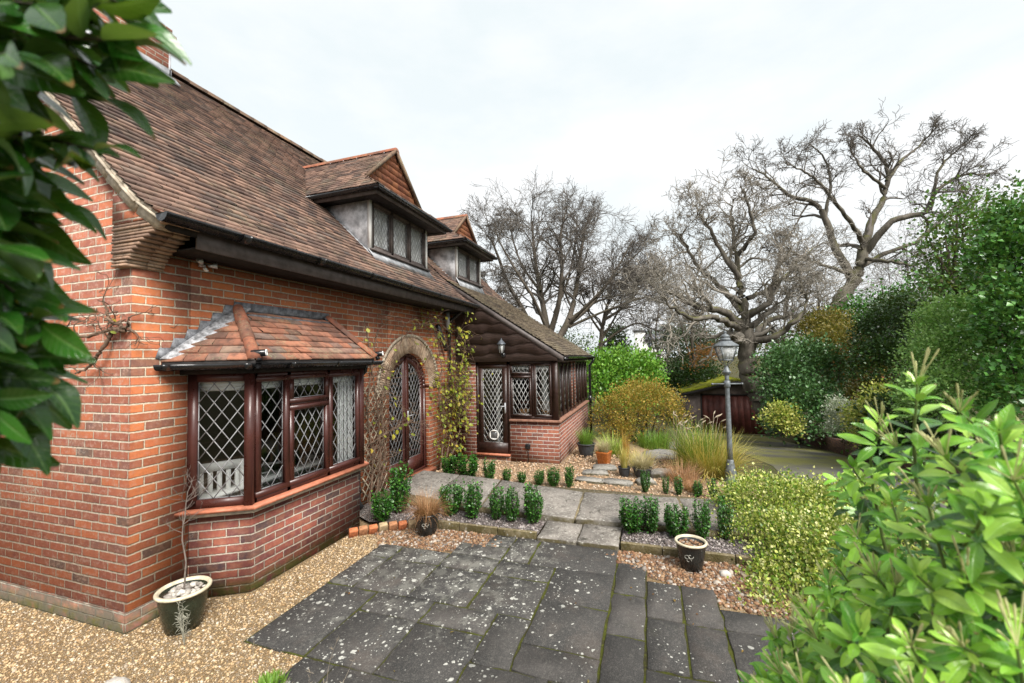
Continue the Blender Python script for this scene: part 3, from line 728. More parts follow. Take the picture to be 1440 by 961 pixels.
for a in xs:
    for c_ in ys:
        if inpoly(a+.15, c_+.15, TERR) or inpoly(a+.15, c_+.3, TERR):
            bm_.add([(x, y_, float(gz(x, y_))+.004) for x, y_ in ((a, c_), (a+.3, c_), (a+.3, c_+.3), (a, c_+.3))], [[0, 1, 2, 3]])
tag(bm_.build('gravel_terrace', m_pink), kind='structure')
pebbles('gravel', [(4.35, -5.5), (4.15, -3.0), (4.35, -1.6), (4.55, -.1), (5.95, -.1), (5.95, -2.3), (7.6, -2.3), (7.6, -3.6), (6.2, -4.6)], 7000, .015, m_pinkst, .006, rng)

# drive
m = Mat('worn_drive'); p = m.pos(); X = m.sep(p)
c = m.mix(m.smooth(m.noise(1.1, p, 6, .65), .35, .65), (.065,.062,.060), (.12,.113,.105))
c = m.mix(m.smooth(m.noise(40, p, 4, .7), .5, .7, 0, .4), c, (.14,.13,.12))
mo = m.math('MULTIPLY', m.smooth(m.noise(.55, p, 6, .7), .36, .58), m.smooth(X[0], 7.0, 9.5, .10, 1))
c = m.mix(m.math('MULTIPLY', mo, .85), c, m.mix(m.noise(9, p, 4), (.10,.10,.016), (.17,.165,.026)))
m_drive = m.done(m.bsdf(c, .7, m.bump(m.noise(60, p, 4), .4, .01), .3))
b = MB(); L_ = [(4.0, -6.4), (5.5, -6.25), (7.0, -6.3), (8.5, -6.5), (11, -6.4), (14.7, -5.9), (18, -5.5), (22.6, -5.4)]; R_ = [(4.0, -9.0), (5.5, -8.8), (8.0, -8.75), (10.3, -8.9), (12, -9.1), (14.1, -9.2), (18, -9.6), (22.6, -10.9)]
for (a1, a2), (b1, b2) in zip(zip(L_, L_[1:]), zip(R_, R_[1:])):
    n0 = 6
    for k in range(n0):
        f0, f1 = k/n0, (k+1)/n0
        qd = [(a1[0]*(1-f0)+b1[0]*f0, a1[1]*(1-f0)+b1[1]*f0), (a1[0]*(1-f1)+b1[0]*f1, a1[1]*(1-f1)+b1[1]*f1), (a2[0]*(1-f1)+b2[0]*f1, a2[1]*(1-f1)+b2[1]*f1), (a2[0]*(1-f0)+b2[0]*f0, a2[1]*(1-f0)+b2[1]*f0)]
        b.add([(x, y, -.12*float(np.clip(x-5.5, 0, 17.5))-.032) for x, y in qd], [[0, 1, 2, 3]])
tag(b.build('drive', m_drive), kind='structure')
m_dbrick = brick_mat('damp_edging_brick', [(0, (.03,.02,.018)), (.5, (.055,.03,.025)), (1, (.04,.028,.026))], (.05,.045,.04), moss=0, sooty=.2)
root = thing('retaining_wall', 'low dark brick retaining wall edging the mossy drive below the shrubs', 'wall', (8, -8.8, -.3))
b = MB()
for p0, p1 in zip(R_[1:], R_[2:]):
    z0, z1 = -.12*max(0, p0[0]-5.5), -.12*max(0, p1[0]-5.5)
    d = np.array((p1[0]-p0[0], p1[1]-p0[1])); nn = np.array((d[1], -d[0]))/np.linalg.norm(d)*.22
    zt0, zt1 = z0+.38, z1+.38
    P = [(p0[0], p0[1], z0-.1), (p1[0], p1[1], z1-.1), (p1[0]+nn[0], p1[1]+nn[1], z1-.1), (p0[0]+nn[0], p0[1]+nn[1], z0-.1), (p0[0], p0[1], zt0), (p1[0], p1[1], zt1), (p1[0]+nn[0], p1[1]+nn[1], zt1), (p0[0]+nn[0], p0[1]+nn[1], zt0)]
    b.add(P, [[3,2,1,0],[4,5,6,7],[0,1,5,4],[1,2,6,5],[2,3,7,6],[3,0,4,7]])
b.build('brickwork', m_dbrick, root, uv=True)
# ------------------------------------------------------------------ the house
m_mridge = tile_mat('mossy_ridge_tile', [(0, (.13,.085,.06)), (.5, (.19,.12,.08)), (1, (.24,.15,.09))], lichen=.8, dark=.6)
house = thing('house', 'red brick cottage with clay tiled roof, leaded bay window and arched double door', 'house', (0, 0, 0))
WT = .24
# walls
def wallprism(b, poly2, y0=0.0, t=WT): b.prism([(x, y0, z) for x, z in poly2], (0, t, 0))
b = MB(); ZT = 3.20
wallprism(b, [(0, -.15), (.46, -.15), (.46, ZT), (0, ZT)])
wallprism(b, [(.46, 2.06), (2.55, 2.06), (2.55, ZT), (.46, ZT)]); wallprism(b, [(.46, -.15), (2.55, -.15), (2.55, .3), (.46, .3)])
DX0, DX1, DZ, DR = 3.52, 4.82, 1.585, .65
wallprism(b, [(2.55, -.15), (DX0, -.15), (DX0, DZ), (DX0, ZT), (2.55, ZT)])
arc = [(DX0+DR-DR*cos(a), DZ+DR*sin(a)) for a in np.linspace(0, pi, 25)]
wallprism(b, arc+[(DX1, ZT), (DX0, ZT)])
wallprism(b, [(DX1, -.15), (6.0, -.15), (6.0, 3.35), (DX1, ZT)])
front_wall = b.build('front_wall', m_front, house, uv=True)
# brick gable and far walls
b = MB()
b.prism([(-.004, .002, -.15), (-.004, 7.0, -.15), (-.004, 7.0, 3.40), (-.004, 3.5, 6.86), (-.004, .12, 3.55), (-.004, .002, 3.45)], (WT, 0, 0))
gw = b.build('gable_wall', m_gable, house, uv=True)
b = MB(); b.box((-.018, -.012, -.15), (.44, -.001, .155)); b.box((-.020, -.001, -.15), (-.005, 7.0, .155)); b.build('plinth', m_plinth, house, uv=True)
b = MB(); b.box((WT, 6.76, -.15), (10.0, 7.0, 3.3)); b.prism([(10.0, .0, -.15), (10.0, 7.0, -.15), (10.0, 7.0, 3.4), (10.0, 3.5, 6.86), (10.0, .2, 3.6), (10.0, 0, 3.5)], (-WT, 0, 0)); b.build('rear_wall', m_gable, house, uv=True)

# roof -------------------------------------------------------------
RP = [(-.45, 3.27), (-.2, 3.43), (.15, 3.74), (.6, 4.175), (3.5, 6.99)]          # eave to ridge of the main slope
CP = [(-2.36, 2.14), (.22, 3.845), (.6, 4.19), (3.5, 6.99)]                    # slope carried down over the porch
XA, XB, XC = -.09, 5.98, 10.12
def prof_fn(prof):
    P = np.array(prof, float); s = np.concatenate(([0], np.cumsum(np.linalg.norm(np.diff(P, axis=0), axis=1))))
    def f(v):
        v = np.clip(v, 0, s[-1]); i = np.clip(np.searchsorted(s, v, side='right')-1, 0, len(s)-2); t = (v-s[i])/(s[i+1]-s[i])
        p = P[i]+(P[i+1]-P[i])*np.asarray(t)[..., None]; d = unit(P[i+1]-P[i]); return p, d
    return f, s[-1]
D1 = dict(x0=3.45, x1=5.17, yf=.25, zs=3.93, zt=4.72, ex0=3.10, ex1=5.50, ez=4.83, ye=-.12, ap=5.99, gy=.40)
D2 = dict(x0=6.66, x1=7.98, yf=.25, zs=4.03, zt=4.74, ex0=6.34, ex1=8.26, ez=4.86, ye=-.10, ap=5.72, gy=.36)
def in_dormer(x, y, z):
    for d in (D1, D2):
        if d['x0']+.02 < x < d['x1']-.02 and y > d['yf']+.06 and z < d['ez']+.1: return True
        xm = (d['x0']+d['x1'])/2; hw = (d['ex1']-d['ex0'])/2
        if y > d['yf'] and abs(x-xm) < hw-.05 and d['ez']-.02 <= z < d['ez']+(d['ap']-d['ez'])*(1-abs(x-xm)/hw)-.10: return True
    return False
TB = np.array([(0, 0), (1, 0), (1, 1), (0, 1)], float)
def tiled(fn, total, xr, gauge, w, r, th=.021, skip=None, vstart=0.0, flip=1, sag=None):
    """courses of plain tiles: fn(v)->(y,z),(dy,dz); returns V,F, one island per tile"""
    Vs = []; k = 0; rows = int((total-vstart)/gauge)
    for i in range(rows):
        v0 = vstart+i*gauge; x0, x1 = xr(v0)
        off = (i % 2)*w/2
        xs = np.arange(x0-off, x1, w)
        for xa in xs:
            a = max(xa, x0); b_ = min(xa+w, x1)
            if b_-a < .02: continue
            dv = r.normal(0, .0025); vl = v0+dv; vh = min(v0+gauge*1.35, total)
            (pl, dl), (ph, dh) = fn(vl), fn(vh)
            if skip and skip((a+b_)/2, pl[0], pl[1]): continue
            n = np.array((-dl[1], dl[0]))*flip; li = abs(r.normal(0, .0022)); tw = r.normal(0, .0018)
            h0, h1 = .031+li, .004
            q = []
            for (x, hh) in ((a+.0015, h0+tw), (b_-.0015, h0-tw)):
                t_ = pl+n*hh; u_ = pl+n*(hh-th)
                q += [(x, *t_), (x, *u_)]
            q2 = [(a+.0015, *(ph+n*h1)), (b_-.0015, *(ph+n*h1))]
            Vs += [q[0], q[2], q2[1], q2[0], q[1], q[3]]
    return Vs
def tile_faces(n): 
    base = np.arange(n)[:, None]*6
    top = base+np.array([[0, 1, 2, 3]]); fr = base+np.array([[4, 5, 1, 0]]); s1 = base+np.array([[0, 3, 3, 4]]);
    return np.vstack([top, fr])
f1, t1_ = prof_fn(RP); f2, t2_ = prof_fn(CP)
Vt = tiled(f1, t1_-.05, lambda v: (XA, XB), .108, .165, rng, skip=in_dormer)
n1 = len(Vt)//6
# the slope beyond the porch verge: porch part in greyer tiles
vj = np.linalg.norm(np.array(CP[1])-np.array(CP[0]))
Vt2 = tiled(f2, t2_-.05, lambda v: (XB, XC), .108, .165, rng, skip=in_dormer, vstart=vj+.02)
Vp = tiled(f2, vj+.12, lambda v: (XB, XC), .096, .165, rng)
def deck(prof, x0, x1, th, cuts=True):
    P = np.array(prof); low = P-np.array((0, th)); b = MB()
    b.prism([(x0, *p) for p in P]+[(x0, *p) for p in low[::-1]], (x1-x0, 0, 0)); return b
b = deck([(y, z-.006) for y, z in RP], XA+.07, XB, .10)
b.prism([(XB, y, z-.006) for y, z in CP]+[(XB, y, z-.10) for y, z in CP[::-1]], (XC-XB, 0, 0))
b.prism([(XA, 3.5, 6.985), (XA, 7.4, 3.15), (XA, 7.4, 3.05), (XA, 3.5, 6.88)], (XC-XA, 0, 0))
roof = b.build('roof', m_soffit, house)
mesh_obj('roof_tiling', np.array(Vt+Vt2), tile_faces(len(Vt+Vt2)//6), m_tile, roof)
mesh_obj('porch_roof_tiling', np.array(Vp), tile_faces(len(Vp)//6), m_tile2, roof)
b = MB(); x = XA
while x < XC-.05:      # half-round ridge tiles bedded end to end
    L = .31; n = 9; V = []
    jz = random.gauss(0, .004)
    for xx in (x+.003, x+L-.003):
        for k in range(n):
            a = pi*k/(n-1); V.append((xx, 3.5+.125*cos(a), 6.955+jz+.115*sin(a)))
    b.add(V, [[k, k+1, n+k+1, n+k] for k in range(n-1)]+[[k for k in range(n)][::-1], [n+k for k in range(n)]]); x += L
b.build('ridge', m_mridge, roof)
# verge: undercloak and mortar fillet along the gable edge
b = MB(); Pv = [np.array(p) for p in RP]
for p, q in zip(Pv, Pv[1:]):
    d = (q-p)/np.linalg.norm(q-p); n = np.array((-d[1], d[0])); N_ = max(1, int(np.linalg.norm(q-p)/.16))
    for k in range(N_):
        a0, a1 = p+(q-p)*k/N_, p+(q-p)*(k+1)/N_
        j = random.gauss(0, .004)
        b.prism([(-.075+j, *(a0-n*.115)), (-.075+j, *(a1-n*.115)), (-.075+j, *(a1-n*.002)), (-.075+j, *(a0-n*.002))], (.10, 0, 0))
        b.prism([(-.105+j, *(a0-n*.035)), (-.105+j, *(a1-n*.035)), (-.105+j, *(a1-n*.018)), (-.105+j, *(a0-n*.018))], (.029, 0, 0))
b.build('verge', m_mortar, roof)
b = MB(); Pv = [np.array(p) for p in CP[:2]]
b.prism([(XB-.03, *(Pv[0]-(0, .12))), (XB-.03, *(Pv[1]-(0, .12))), (XB-.03, *(Pv[1]-(0, .012))), (XB-.03, *(Pv[0]-(0, .012)))], (.05, 0, 0))
b.build('bargeboard', m_fascia, roof)
# chimney on the ridge
b = MB(); b.box((.95, 3.12, 6.3), (2.20, 3.92, 7.30)); ch = b.build('chimney', m_gable, house, uv=True)
b = MB(); b.box((.92, 3.09, 7.20), (2.23, 3.95, 7.27)); b.box((.88, 3.05, 7.272), (2.27, 3.99, 7.36)); b.box((.92, 3.09, 7.362), (2.23, 3.95, 7.46)); b.build('chimney_cap', m_gable, ch, uv=True)
b = MB(); b.prism([(.88, 2.98, 6.53), (2.28, 2.98, 6.53), (2.28, 3.11, 6.67), (.88, 3.11, 6.67)], (0, -.02, .02)); b.box((.92, 3.10, 6.62), (2.23, 3.118, 6.80)); b.box((2.201, 3.10, 6.62), (2.22, 3.5, 7.08)); b.build('lead_apron', m_leadw, ch)
for cx_ in ():
    b = MB(); b.lathe((cx_, 3.52, 7.78), [(.14, 0), (.13, .1), (.105, .4), (.13, .42), (.13, .48), (.09, .48)], 16); b.build('chimney_pot', m_ridge, ch, smooth=True)

# eaves: soffit, fascia, gutter
b = MB(); b.box((.22, -.43, 3.085), (6.02, .01, 3.10)); b.build('soffit', m_soffit, house)
b = MB(); b.box((.20, -.452, 3.075), (6.04, -.431, 3.255)); fas = b.build('fascia', m_fascia, house)
def half_gutter(b, p, q, r=.058, out=(0, -1, 0), n=9, th=.006):
    p, q = np.array(p, float), np.array(q, float); o_ = np.array(out, float); z = np.array((0, 0, 1.)); V = []
    for pt in (p, q):
        for rr in (r, r-th):
            for k in range(n):
                a = pi*k/(n-1); V.append(pt+o_*rr*cos(a)-z*rr*sin(a))
    F = [[k, k+1, 2*n+k+1, 2*n+k] for k in range(n-1)]+[[n+k+1, n+k, 3*n+k, 3*n+k+1] for k in range(n-1)]
    F += [[0, 2*n, 3*n, n], [n-1, 2*n-1, 4*n-1, 3*n-1], [k for k in range(n)], [2*n+k for k in range(n)][::-1]]
    b.add(V, F)
b = MB(); GY_, GZ_ = -.525, 3.272
half_gutter(b, (-.12, GY_, GZ_), (6.12, GY_, GZ_-.02), .066, n=13); gut = b.build('gutter', m_black, house, smooth=False)
b = MB()
for xx in np.arange(.55, 6.0, .92):
    b = MB(); half_gutter(b, (xx-.04, GY_, GZ_-.0032*xx), (xx+.04, GY_, GZ_-.0032*xx), .071); b.build('gutter_bracket', m_black, gut)
# stepped tile corbel at the eaves corner
b = MB(); N_ = 13
for k in range(N_):
    f = k/(N_-1); z = 2.92+k*.027; out = -.03-.53*(f**1.9)
    for s_, (xa, xb) in enumerate(((-.062, .09), (.092, .215))):
        b.box((xa+random.gauss(0, .003), out+random.gauss(0, .006), z+random.gauss(0, .0015)), (xb, .16 if s_ == 0 else .02, z+.020))
cb = b.build('corbel', m_corbel, house)
b = MB()
for k in range(N_):
    f = k/(N_-1); z = 2.92+k*.027; out = -.03-.53*(f**1.9); b.box((-.05, out+.02, z+.0203), (.205, .155, z+.0267))
b.build('corbel_mortar', m_mortar, cb)
b = MB(); b.prism([(-.06, .16, 3.272), (-.06, -.50, 3.272), (-.06, -.47, 3.30), (-.06, -.2, 3.40), (-.06, .16, 3.72)], (.055, 0, 0)); b.build('corbel_filling', m_gable, cb, uv=True)

# leaded lights ------------------------------------------------------
def clip(p, d, poly):
    """clip the line p+t*d to a convex 2D polygon (ccw)"""
    t0, t1 = -1e9, 1e9
    for a, b_ in zip(poly, poly[1:]+poly[:1]):
        n = (-(b_[1]-a[1]), b_[0]-a[0]); num = n[0]*(a[0]-p[0])+n[1]*(a[1]-p[1]); den = n[0]*d[0]+n[1]*d[1]
        if abs(den) < 1e-9:
            if num > 0: return None
            continue
        t = num/den
        if den > 0: t0 = max(t0, t)
        else: t1 = min(t1, t)
    return (t0, t1) if t1-t0 > .012 else None
def glazing(parent, O, ux, nrm, poly, pw=.115, ph=.20, came=.0085, glass=None, border=True, cm=None):
    """pane of glass over a convex 2D polygon (x along ux, y up) with diamond lead cames"""
    O, ux, nrm = (np.array(v, float) for v in (O, ux, nrm)); z = np.array((0, 0, 1.))
    T = lambda x, y, o=0.0: O+ux*x+z*y+nrm*o
    pn = MB(); pn.add([T(x, y) for x, y in poly], [list(range(len(poly)))]); pane = pn.build('pane', glass or m_glass, parent)
    xs = [p_[0] for p_ in poly]; ys = [p_[1] for p_ in poly]; x0, x1, y0, y1 = min(xs), max(xs), min(ys), max(ys)
    nx_ = max(1, round((x1-x0)/pw)); pw = (x1-x0)/nx_
    L = MB(); w = came/2
    for s_ in (1, -1):
        k0 = int(-(y1-y0)/ph)-2
        for k in range(k0, nx_-k0+2):
            p0 = (x0+k*pw, y0); d = np.array((s_*pw, ph)); d /= np.linalg.norm(d); c_ = clip(p0, d, poly)
            if c_ is None: continue
            a, e = np.array(p0)+d*c_[0], np.array(p0)+d*c_[1]; n2 = np.array((-d[1], d[0]))*w; o = .003+.0006*s_
            L.prism([T(*(a-n2), o), T(*(e-n2), o), T(*(e+n2), o), T(*(a+n2), o)], nrm*.003)
    if border:
        for a, e in zip(poly, poly[1:]+poly[:1]):
            a, e = np.array(a), np.array(e); d = e-a; ln = np.linalg.norm(d)
            if ln < 1e-4: continue
            n2 = np.array((-d[1], d[0]))/ln*came; L.prism([T(*a, .0025), T(*e, .0025), T(*(e+n2), .0025), T(*(a+n2), .0025)], nrm*.0028)
    lat = L.build('lead_lattice', cm or m_came, parent)
    return pane
def rect(x0, y0, x1, y1): return [(x0, y0), (x1, y0), (x1, y1), (x0, y1)]
def frame_bars(b, O, ux, nrm, bars, depth=.06, back=.0):
    """bars: (x0,y0,x1,y1[,proud]) rectangles in the window plane"""
    O, ux, nrm = (np.array(v, float) for v in (O, ux, nrm)); z = np.array((0, 0, 1.))
    for r_ in bars:
        x0, y0, x1, y1 = r_[:4]; pr = r_[4] if len(r_) > 4 else 0.0
        T = lambda x, y: O+ux*x+z*y-nrm*(back+depth)
        b.prism([T(x0, y0), T(x1, y0), T(x1, y1), T(x0, y1)], nrm*(depth+pr))

# bay window ----------------------------------------------------------
BL, BFL, BFR, BR = (.44, 0), (.72, -.45), (2.27, -.45), (2.57, 0)
bay_root = bpy.data.objects.new('bay_window', None); C.objects.link(bay_root); bay_root.parent = house; WL[bay_root.name] = np.zeros(3)
def planpoly(pts, off):
    """offset the three faces of the bay plan outwards"""
    P = [np.array(p, float) for p in pts]; out = []
    ns = []
    for a, b_ in zip(P, P[1:]):
        d = (b_-a)/np.linalg.norm(b_-a); ns.append(np.array((d[1], -d[0])))
    L = [(a+n*off, b_-a) for (a, b_), n in zip(zip(P, P[1:]), ns)]
    def isect(p, d, q, e): t = ((q[0]-p[0])*e[1]-(q[1]-p[1])*e[0])/(d[0]*e[1]-d[1]*e[0]); return p+d*t
    out = [isect(L[0][0], L[0][1], np.array((0, 0.)), np.array((1., 0)))]+[isect(*L[0], *L[1]), isect(*L[1], *L[2])]+[isect(L[2][0], L[2][1], np.array((0, 0.)), np.array((1., 0)))]
    return [tuple(p) for p in out]
BP = [BL, BFL, BFR, BR]
def bay_slab(b, off, z0, z1, inn=None):
    P = planpoly(BP, off)
    if inn is None: b.prism([(x, y-.001 if abs(y) < 1e-6 else y, z0) for x, y in P], (0, 0, z1-z0))
    else:
        Q = planpoly(BP, inn)
        for i_ in range(3): b.prism([(*P[i_], z0), (*P[i_+1], z0), (*Q[i_+1], z0), (*Q[i_], z0)], (0, 0, z1-z0))
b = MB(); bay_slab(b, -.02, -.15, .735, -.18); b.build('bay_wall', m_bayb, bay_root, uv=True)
b = MB(); bay_slab(b, .05, .738, .765, -.12); bay_slab(b, .065, .7655, .775, -.12); b.build('sill_moulding', m_mortar, bay_root)
b = MB(); bay_slab(b, .085, .7755, .803, -.12); b.build('sill', m_sill, bay_root)
b = MB(); bay_slab(b, -.06, .737, .77); b.box((.5, .245, .737), (2.5, .5, .77)); b.build('window_board', m_white, bay_root)
WZ0, WZ1 = .803, 2.02; fr = MB()
def face(a, c_):
    a, c_ = np.array((*a, 0.)), np.array((*c_, 0.)); ux = (c_-a)/np.linalg.norm(c_-a); return a, ux, np.cross(ux, (0, 0, 1.)), np.linalg.norm(c_-a)
fr_panes = []
a, ux, nn, ln = face(BL, BFL)
frame_bars(fr, a, ux, nn, [(0, WZ0, ln, WZ0+.075), (0, WZ1-.07, ln, WZ1), (0, WZ0, .075, WZ1), (ln-.07, WZ0, ln, WZ1)]); fr_panes.append((a, ux, nn, rect(.075, WZ0+.075, ln-.07, WZ1-.07)))
a, ux, nn, ln = face(BR, BFR); ux2 = -ux
a, ux, nn, ln = face(BFR, BR)
frame_bars(fr, a, ux, nn, [(0, WZ0, ln, WZ0+.075), (0, WZ1-.07, ln, WZ1), (0, WZ0, .075, WZ1), (ln-.07, WZ0, ln, WZ1)]); fr_panes.append((a, ux, nn, rect(.075, WZ0+.075, ln-.07, WZ1-.07)))
a, ux, nn, ln = face(BFL, BFR)
c1, c2 = .42*1.0, .98
frame_bars(fr, a, ux, nn, [(0, WZ0, ln, WZ0+.06), (0, WZ1-.05, ln, WZ1), (0, WZ0, .05, WZ1), (ln-.05, WZ0, ln, WZ1), (c1-.02, WZ0, c1+.02, WZ1), (c2-.02, WZ0, c2+.02, WZ1)])
def casement(x0, y0, x1, y1, w=.05):
    frame_bars(fr, a, ux, nn, [(x0, y0, x1, y0+w, .014), (x0, y1-w, x1, y1, .014), (x0, y0+w, x0+w, y1-w, .014), (x1-w, y0+w, x1, y1-w, .014)], .04)
    fr_panes.append((a, ux, nn, rect(x0+w, y0+w, x1-w, y1-w)))
casement(.035, WZ0+.045, c1-.005, WZ1-.035); casement(c1+.005, WZ0+.045, c2-.005, 1.665); casement(c1+.005, 1.69, c2-.005, WZ1-.035, .045); casement(c2+.005, WZ0+.045, ln-.035, WZ1-.035)
frame_bars(fr, a, ux, nn, [(c1, 1.655, c2, 1.70)])
for px_, py_ in (BFL, BFR): fr.box((px_-.045, py_-.012, WZ0), (px_+.045, py_+.06, WZ1), rot=(.5 if px_ < 1.5 else -.5))
o = fr.build('window_frame', m_maho, bay_root)
for a_, u_, n_, pl in fr_panes: glazing(bay_root, a_-n_*.03, u_, n_, pl, .112, .175)
hb = MB(); frame_bars(hb, a, ux, nn, [(c1+.26, WZ0+.05, c1+.29, WZ0+.066, .05)]); 
# roller blinds gathered at the head of each light
for (a_, u_, n_, pl) in fr_panes:
    if pl[2][1] < 1.8: continue
    x0, x1 = pl[0][0]-.02, pl[1][0]+.02; bl = MB()
    for k, dz in enumerate((0, .034, .068)):
        p0 = a_+u_*x0-n_*.09+np.array((0, 0, 1.945-dz)); p1 = a_+u_*x1-n_*.09+np.array((0, 0, 1.945-dz)); bl.tube([p0, p1], .024-.002*k, 10)
    bl.build('blind', m_white, bay_root, smooth=True)
# bay roof
EV = planpoly(BP, .13); EV[1] = (.63, -.585); EV[2] = (2.37, -.585); EV[0] = (.22, 0); EV[3] = (2.74, 0); EZ = 2.135
RL, RR, RZ = (.92, 0), (2.16, 0), 2.66
P3 = [np.array((*EV[0], EZ)), np.array((*EV[1], EZ)), np.array((*EV[2], EZ)), np.array((*EV[3], EZ)), np.array((*RR, RZ)), np.array((*RL, RZ))]
b = MB(); b.add([*P3, *[p-np.array((0, 0, .05)) for p in P3[:4]]], [[0, 1, 5], [1, 2, 4, 5], [2, 3, 4], [1, 0, 6, 7], [2, 1, 7, 8], [3, 2, 8, 9], [6, 9, 8, 7]]); broof = b.build('bay_roof', m_soffit, bay_root)
def tiled_facet(tri, gauge, w, r, th=.018, lift=.023):
    """tri: eave-left, eave-right, top-right, top-left (3D); rows of tiles parallel to the eave"""
    A, B, Cc, D = (np.array(p, float) for p in tri); e = unit(B-A); mid = unit(np.cross(e, np.cross((Cc+D)/2-A, e))); n = np.cross(e, mid)
    H = (D-A)@mid; Vs = []; rows = int(H/gauge+.5)
    la, lb = (D-A)@e/H, (Cc-B)@e/((Cc-B)@mid)
    for i_ in range(rows):
        v = i_*gauge; vh = min(H, v+gauge*1.3)
        x0, x1 = la*v, (B-A)@e+lb*v; off = (i_ % 2)*w/2; x = x0-off-(x0 % w)+0*w
        while x < x1:
            l, rr = max(x, x0), min(x+w, x1)
            if rr-l > .012:
                lh, rh = max(l, la*vh), min(rr, (B-A)@e+lb*vh); lh, rh = min(lh, rr), max(rh, l)
                if rh < lh: lh = rh = (lh+rh)/2
                h0 = lift+abs(r.normal(0, .003)); tw = r.normal(0, .002); jv = r.normal(0, .002)
                T = lambda u_, v_, h_: A+e*u_+mid*v_+n*h_
                Vs += [T(l+.0015, v+jv, h0+tw), T(rr-.0015, v+jv, h0-tw), T(rh, vh, .004), T(lh, vh, .004), T(l+.0015, v+jv, h0+tw-th), T(rr-.0015, v+jv, h0-tw-th)]
            x += w
    return Vs
Vb = tiled_facet((P3[0], P3[1], P3[5], P3[5]), .102, .165, rng)+tiled_facet((P3[1], P3[2], P3[4], P3[5]), .102, .165, rng)+tiled_facet((P3[2], P3[3], P3[4], P3[4]), .102, .165, rng)
mesh_obj('tiling', np.array(Vb), tile_faces(len(Vb)//6), m_btile, bay_root)
def hip(b, p, q, r0=.062, r1=.05, L=.28, up=np.array((0, 0, 1.))):
    p, q = np.array(p, float), np.array(q, float); d = q-p; ln = np.linalg.norm(d); d /= ln; x = unit(np.cross(d, up)); y = np.cross(x, d); n = 8; s_ = 0
    while s_ < ln-.04:
        e_ = min(ln, s_+L+.03); V = []
        for t, rr in ((s_, r0), (e_, r1)):
            for k in range(n):
                an = pi*k/(n-1); V.append(p+d*t+x*rr*cos(an)+y*(rr*.85*sin(an)+.008))
        b.add(V, [[k, k+1, n+k+1, n+k] for k in range(n-1)]+[list(range(n))[::-1]]); s_ += L
b = MB(); hip(b, P3[1]+(0, 0, .015), P3[5]+(0, 0, .02)); b.build('hip_tile', m_ridge, bay_root); b = MB(); hip(b, P3[2]+(0, 0, .015), P3[4]+(0, 0, .02)); b.build('hip_tile', m_ridge, bay_root)
b = MB()
d0 = P3[5]-P3[0]; b.prism([P3[0]+(-.02, -.012, .026), P3[0]+(.19, -.13, .030), P3[5]+(.06, -.11, .012), P3[5]+(-.02, -.012, .026)], (0, 0, .007)); b.build('lead_soaker', m_leads, bay_root); b = MB()
N_ = 6
for k in range(N_):     # stepped flashing let into the brick courses
    x0, x1 = P3[0][0]+d0[0]*k/N_, P3[0][0]+d0[0]*(k+1)/N_; z0, z1 = P3[0][2]+d0[2]*k/N_, P3[0][2]+d0[2]*(k+1)/N_
    b.prism([(x0-.05, -.002, z0+.035), (x0+.06, -.002, z0-.0), (x1+.03, -.002, z1+.0), (x1-.03, -.002, z1+.04), (x0-.02, -.002, z1+.04)], (0, -.004-.0008*k, 0))
b.prism([(.86, -.003, 2.63), (2.22, -.003, 2.63), (2.20, -.003, 2.745), (.88, -.003, 2.745)], (0, -.012, 0)); b.prism([(.93, -.016, 2.655), (2.15, -.016, 2.655), (2.14, -.085, 2.60), (.95, -.085, 2.60)], (0, 0, .007))
d0 = P3[4]-P3[3]; b.prism([P3[3]+(.02, -.012, .022), P3[3]+(-.13, -.08, .024), P3[4]+(-.1, -.06, .015), P3[4]+(.02, -.012, .022)], (0, 0, .006))
b.build('lead_flashing', m_lead, bay_root)
b = MB(); bay_slab(b, .06, 2.02, 2.088, -.1); b.build('head_board', m_soffit, bay_root)
b = MB(); gp = [(.17, -.02), (.60, -.645), (2.40, -.645), (2.80, -.02)]
for p, q in zip(gp, gp[1:]):
    d = np.array((q[0]-p[0], q[1]-p[1])); d /= np.linalg.norm(d); half_gutter(b, (*p, 2.115), (*q, 2.115), .052, (d[1], -d[0], 0))
for fx in (.95, 1.6, 2.2): half_gutter(b, (fx-.03, -.645, 2.115), (fx+.03, -.645, 2.115), .0575, (0, -1, 0))
for t in (.12, .93): p = np.array(gp[0])*(1-t)+np.array(gp[1])*t; d = unit(np.array(gp[1])-np.array(gp[0])); half_gutter(b, (*(p-d*.03), 2.115), (*(p+d*.03), 2.115), .0575, (d[1], -d[0], 0))
b.build('bay_gutter', m_black, bay_root)
b = MB(); b.tube([(2.62, -.26, 2.09), (2.62, -.24, 1.98), (2.66, -.10, 1.88), (2.68, -.07, 1.80), (2.68, -.07, .16), (2.67, -.14, .08)], .036, 10)
for zz in (1.85, 1.0, .3): b.tube([(2.68, -.07, zz-.03), (2.68, -.07, zz+.03)], .044, 10)
b.build('downpipe', m_black, house, smooth=True)
b = MB(); b.tube([(5.55, -.45, 3.22), (5.55, -.40, 3.12), (5.55, -.12, 2.92), (5.55, -.07, 2.84), (5.55, -.07, .1)], .036, 10); b.tube([(5.0, -.09, 2.78), (5.28, -.09, 2.42), (5.36, -.09, 2.30)], .048, 10)
for zz in (2.7, 1.6, .6): b.tube([(5.55, -.07, zz-.03), (5.55, -.07, zz+.03)], .045, 10)
b.build('downpipe', m_black, house, smooth=True)
b = MB(); b.tube([(5.42, -.10, 3.08), (5.42, -.10, 2.72)], .04, 10); b.build('vent_pipe', m_leadw, house, smooth=True)

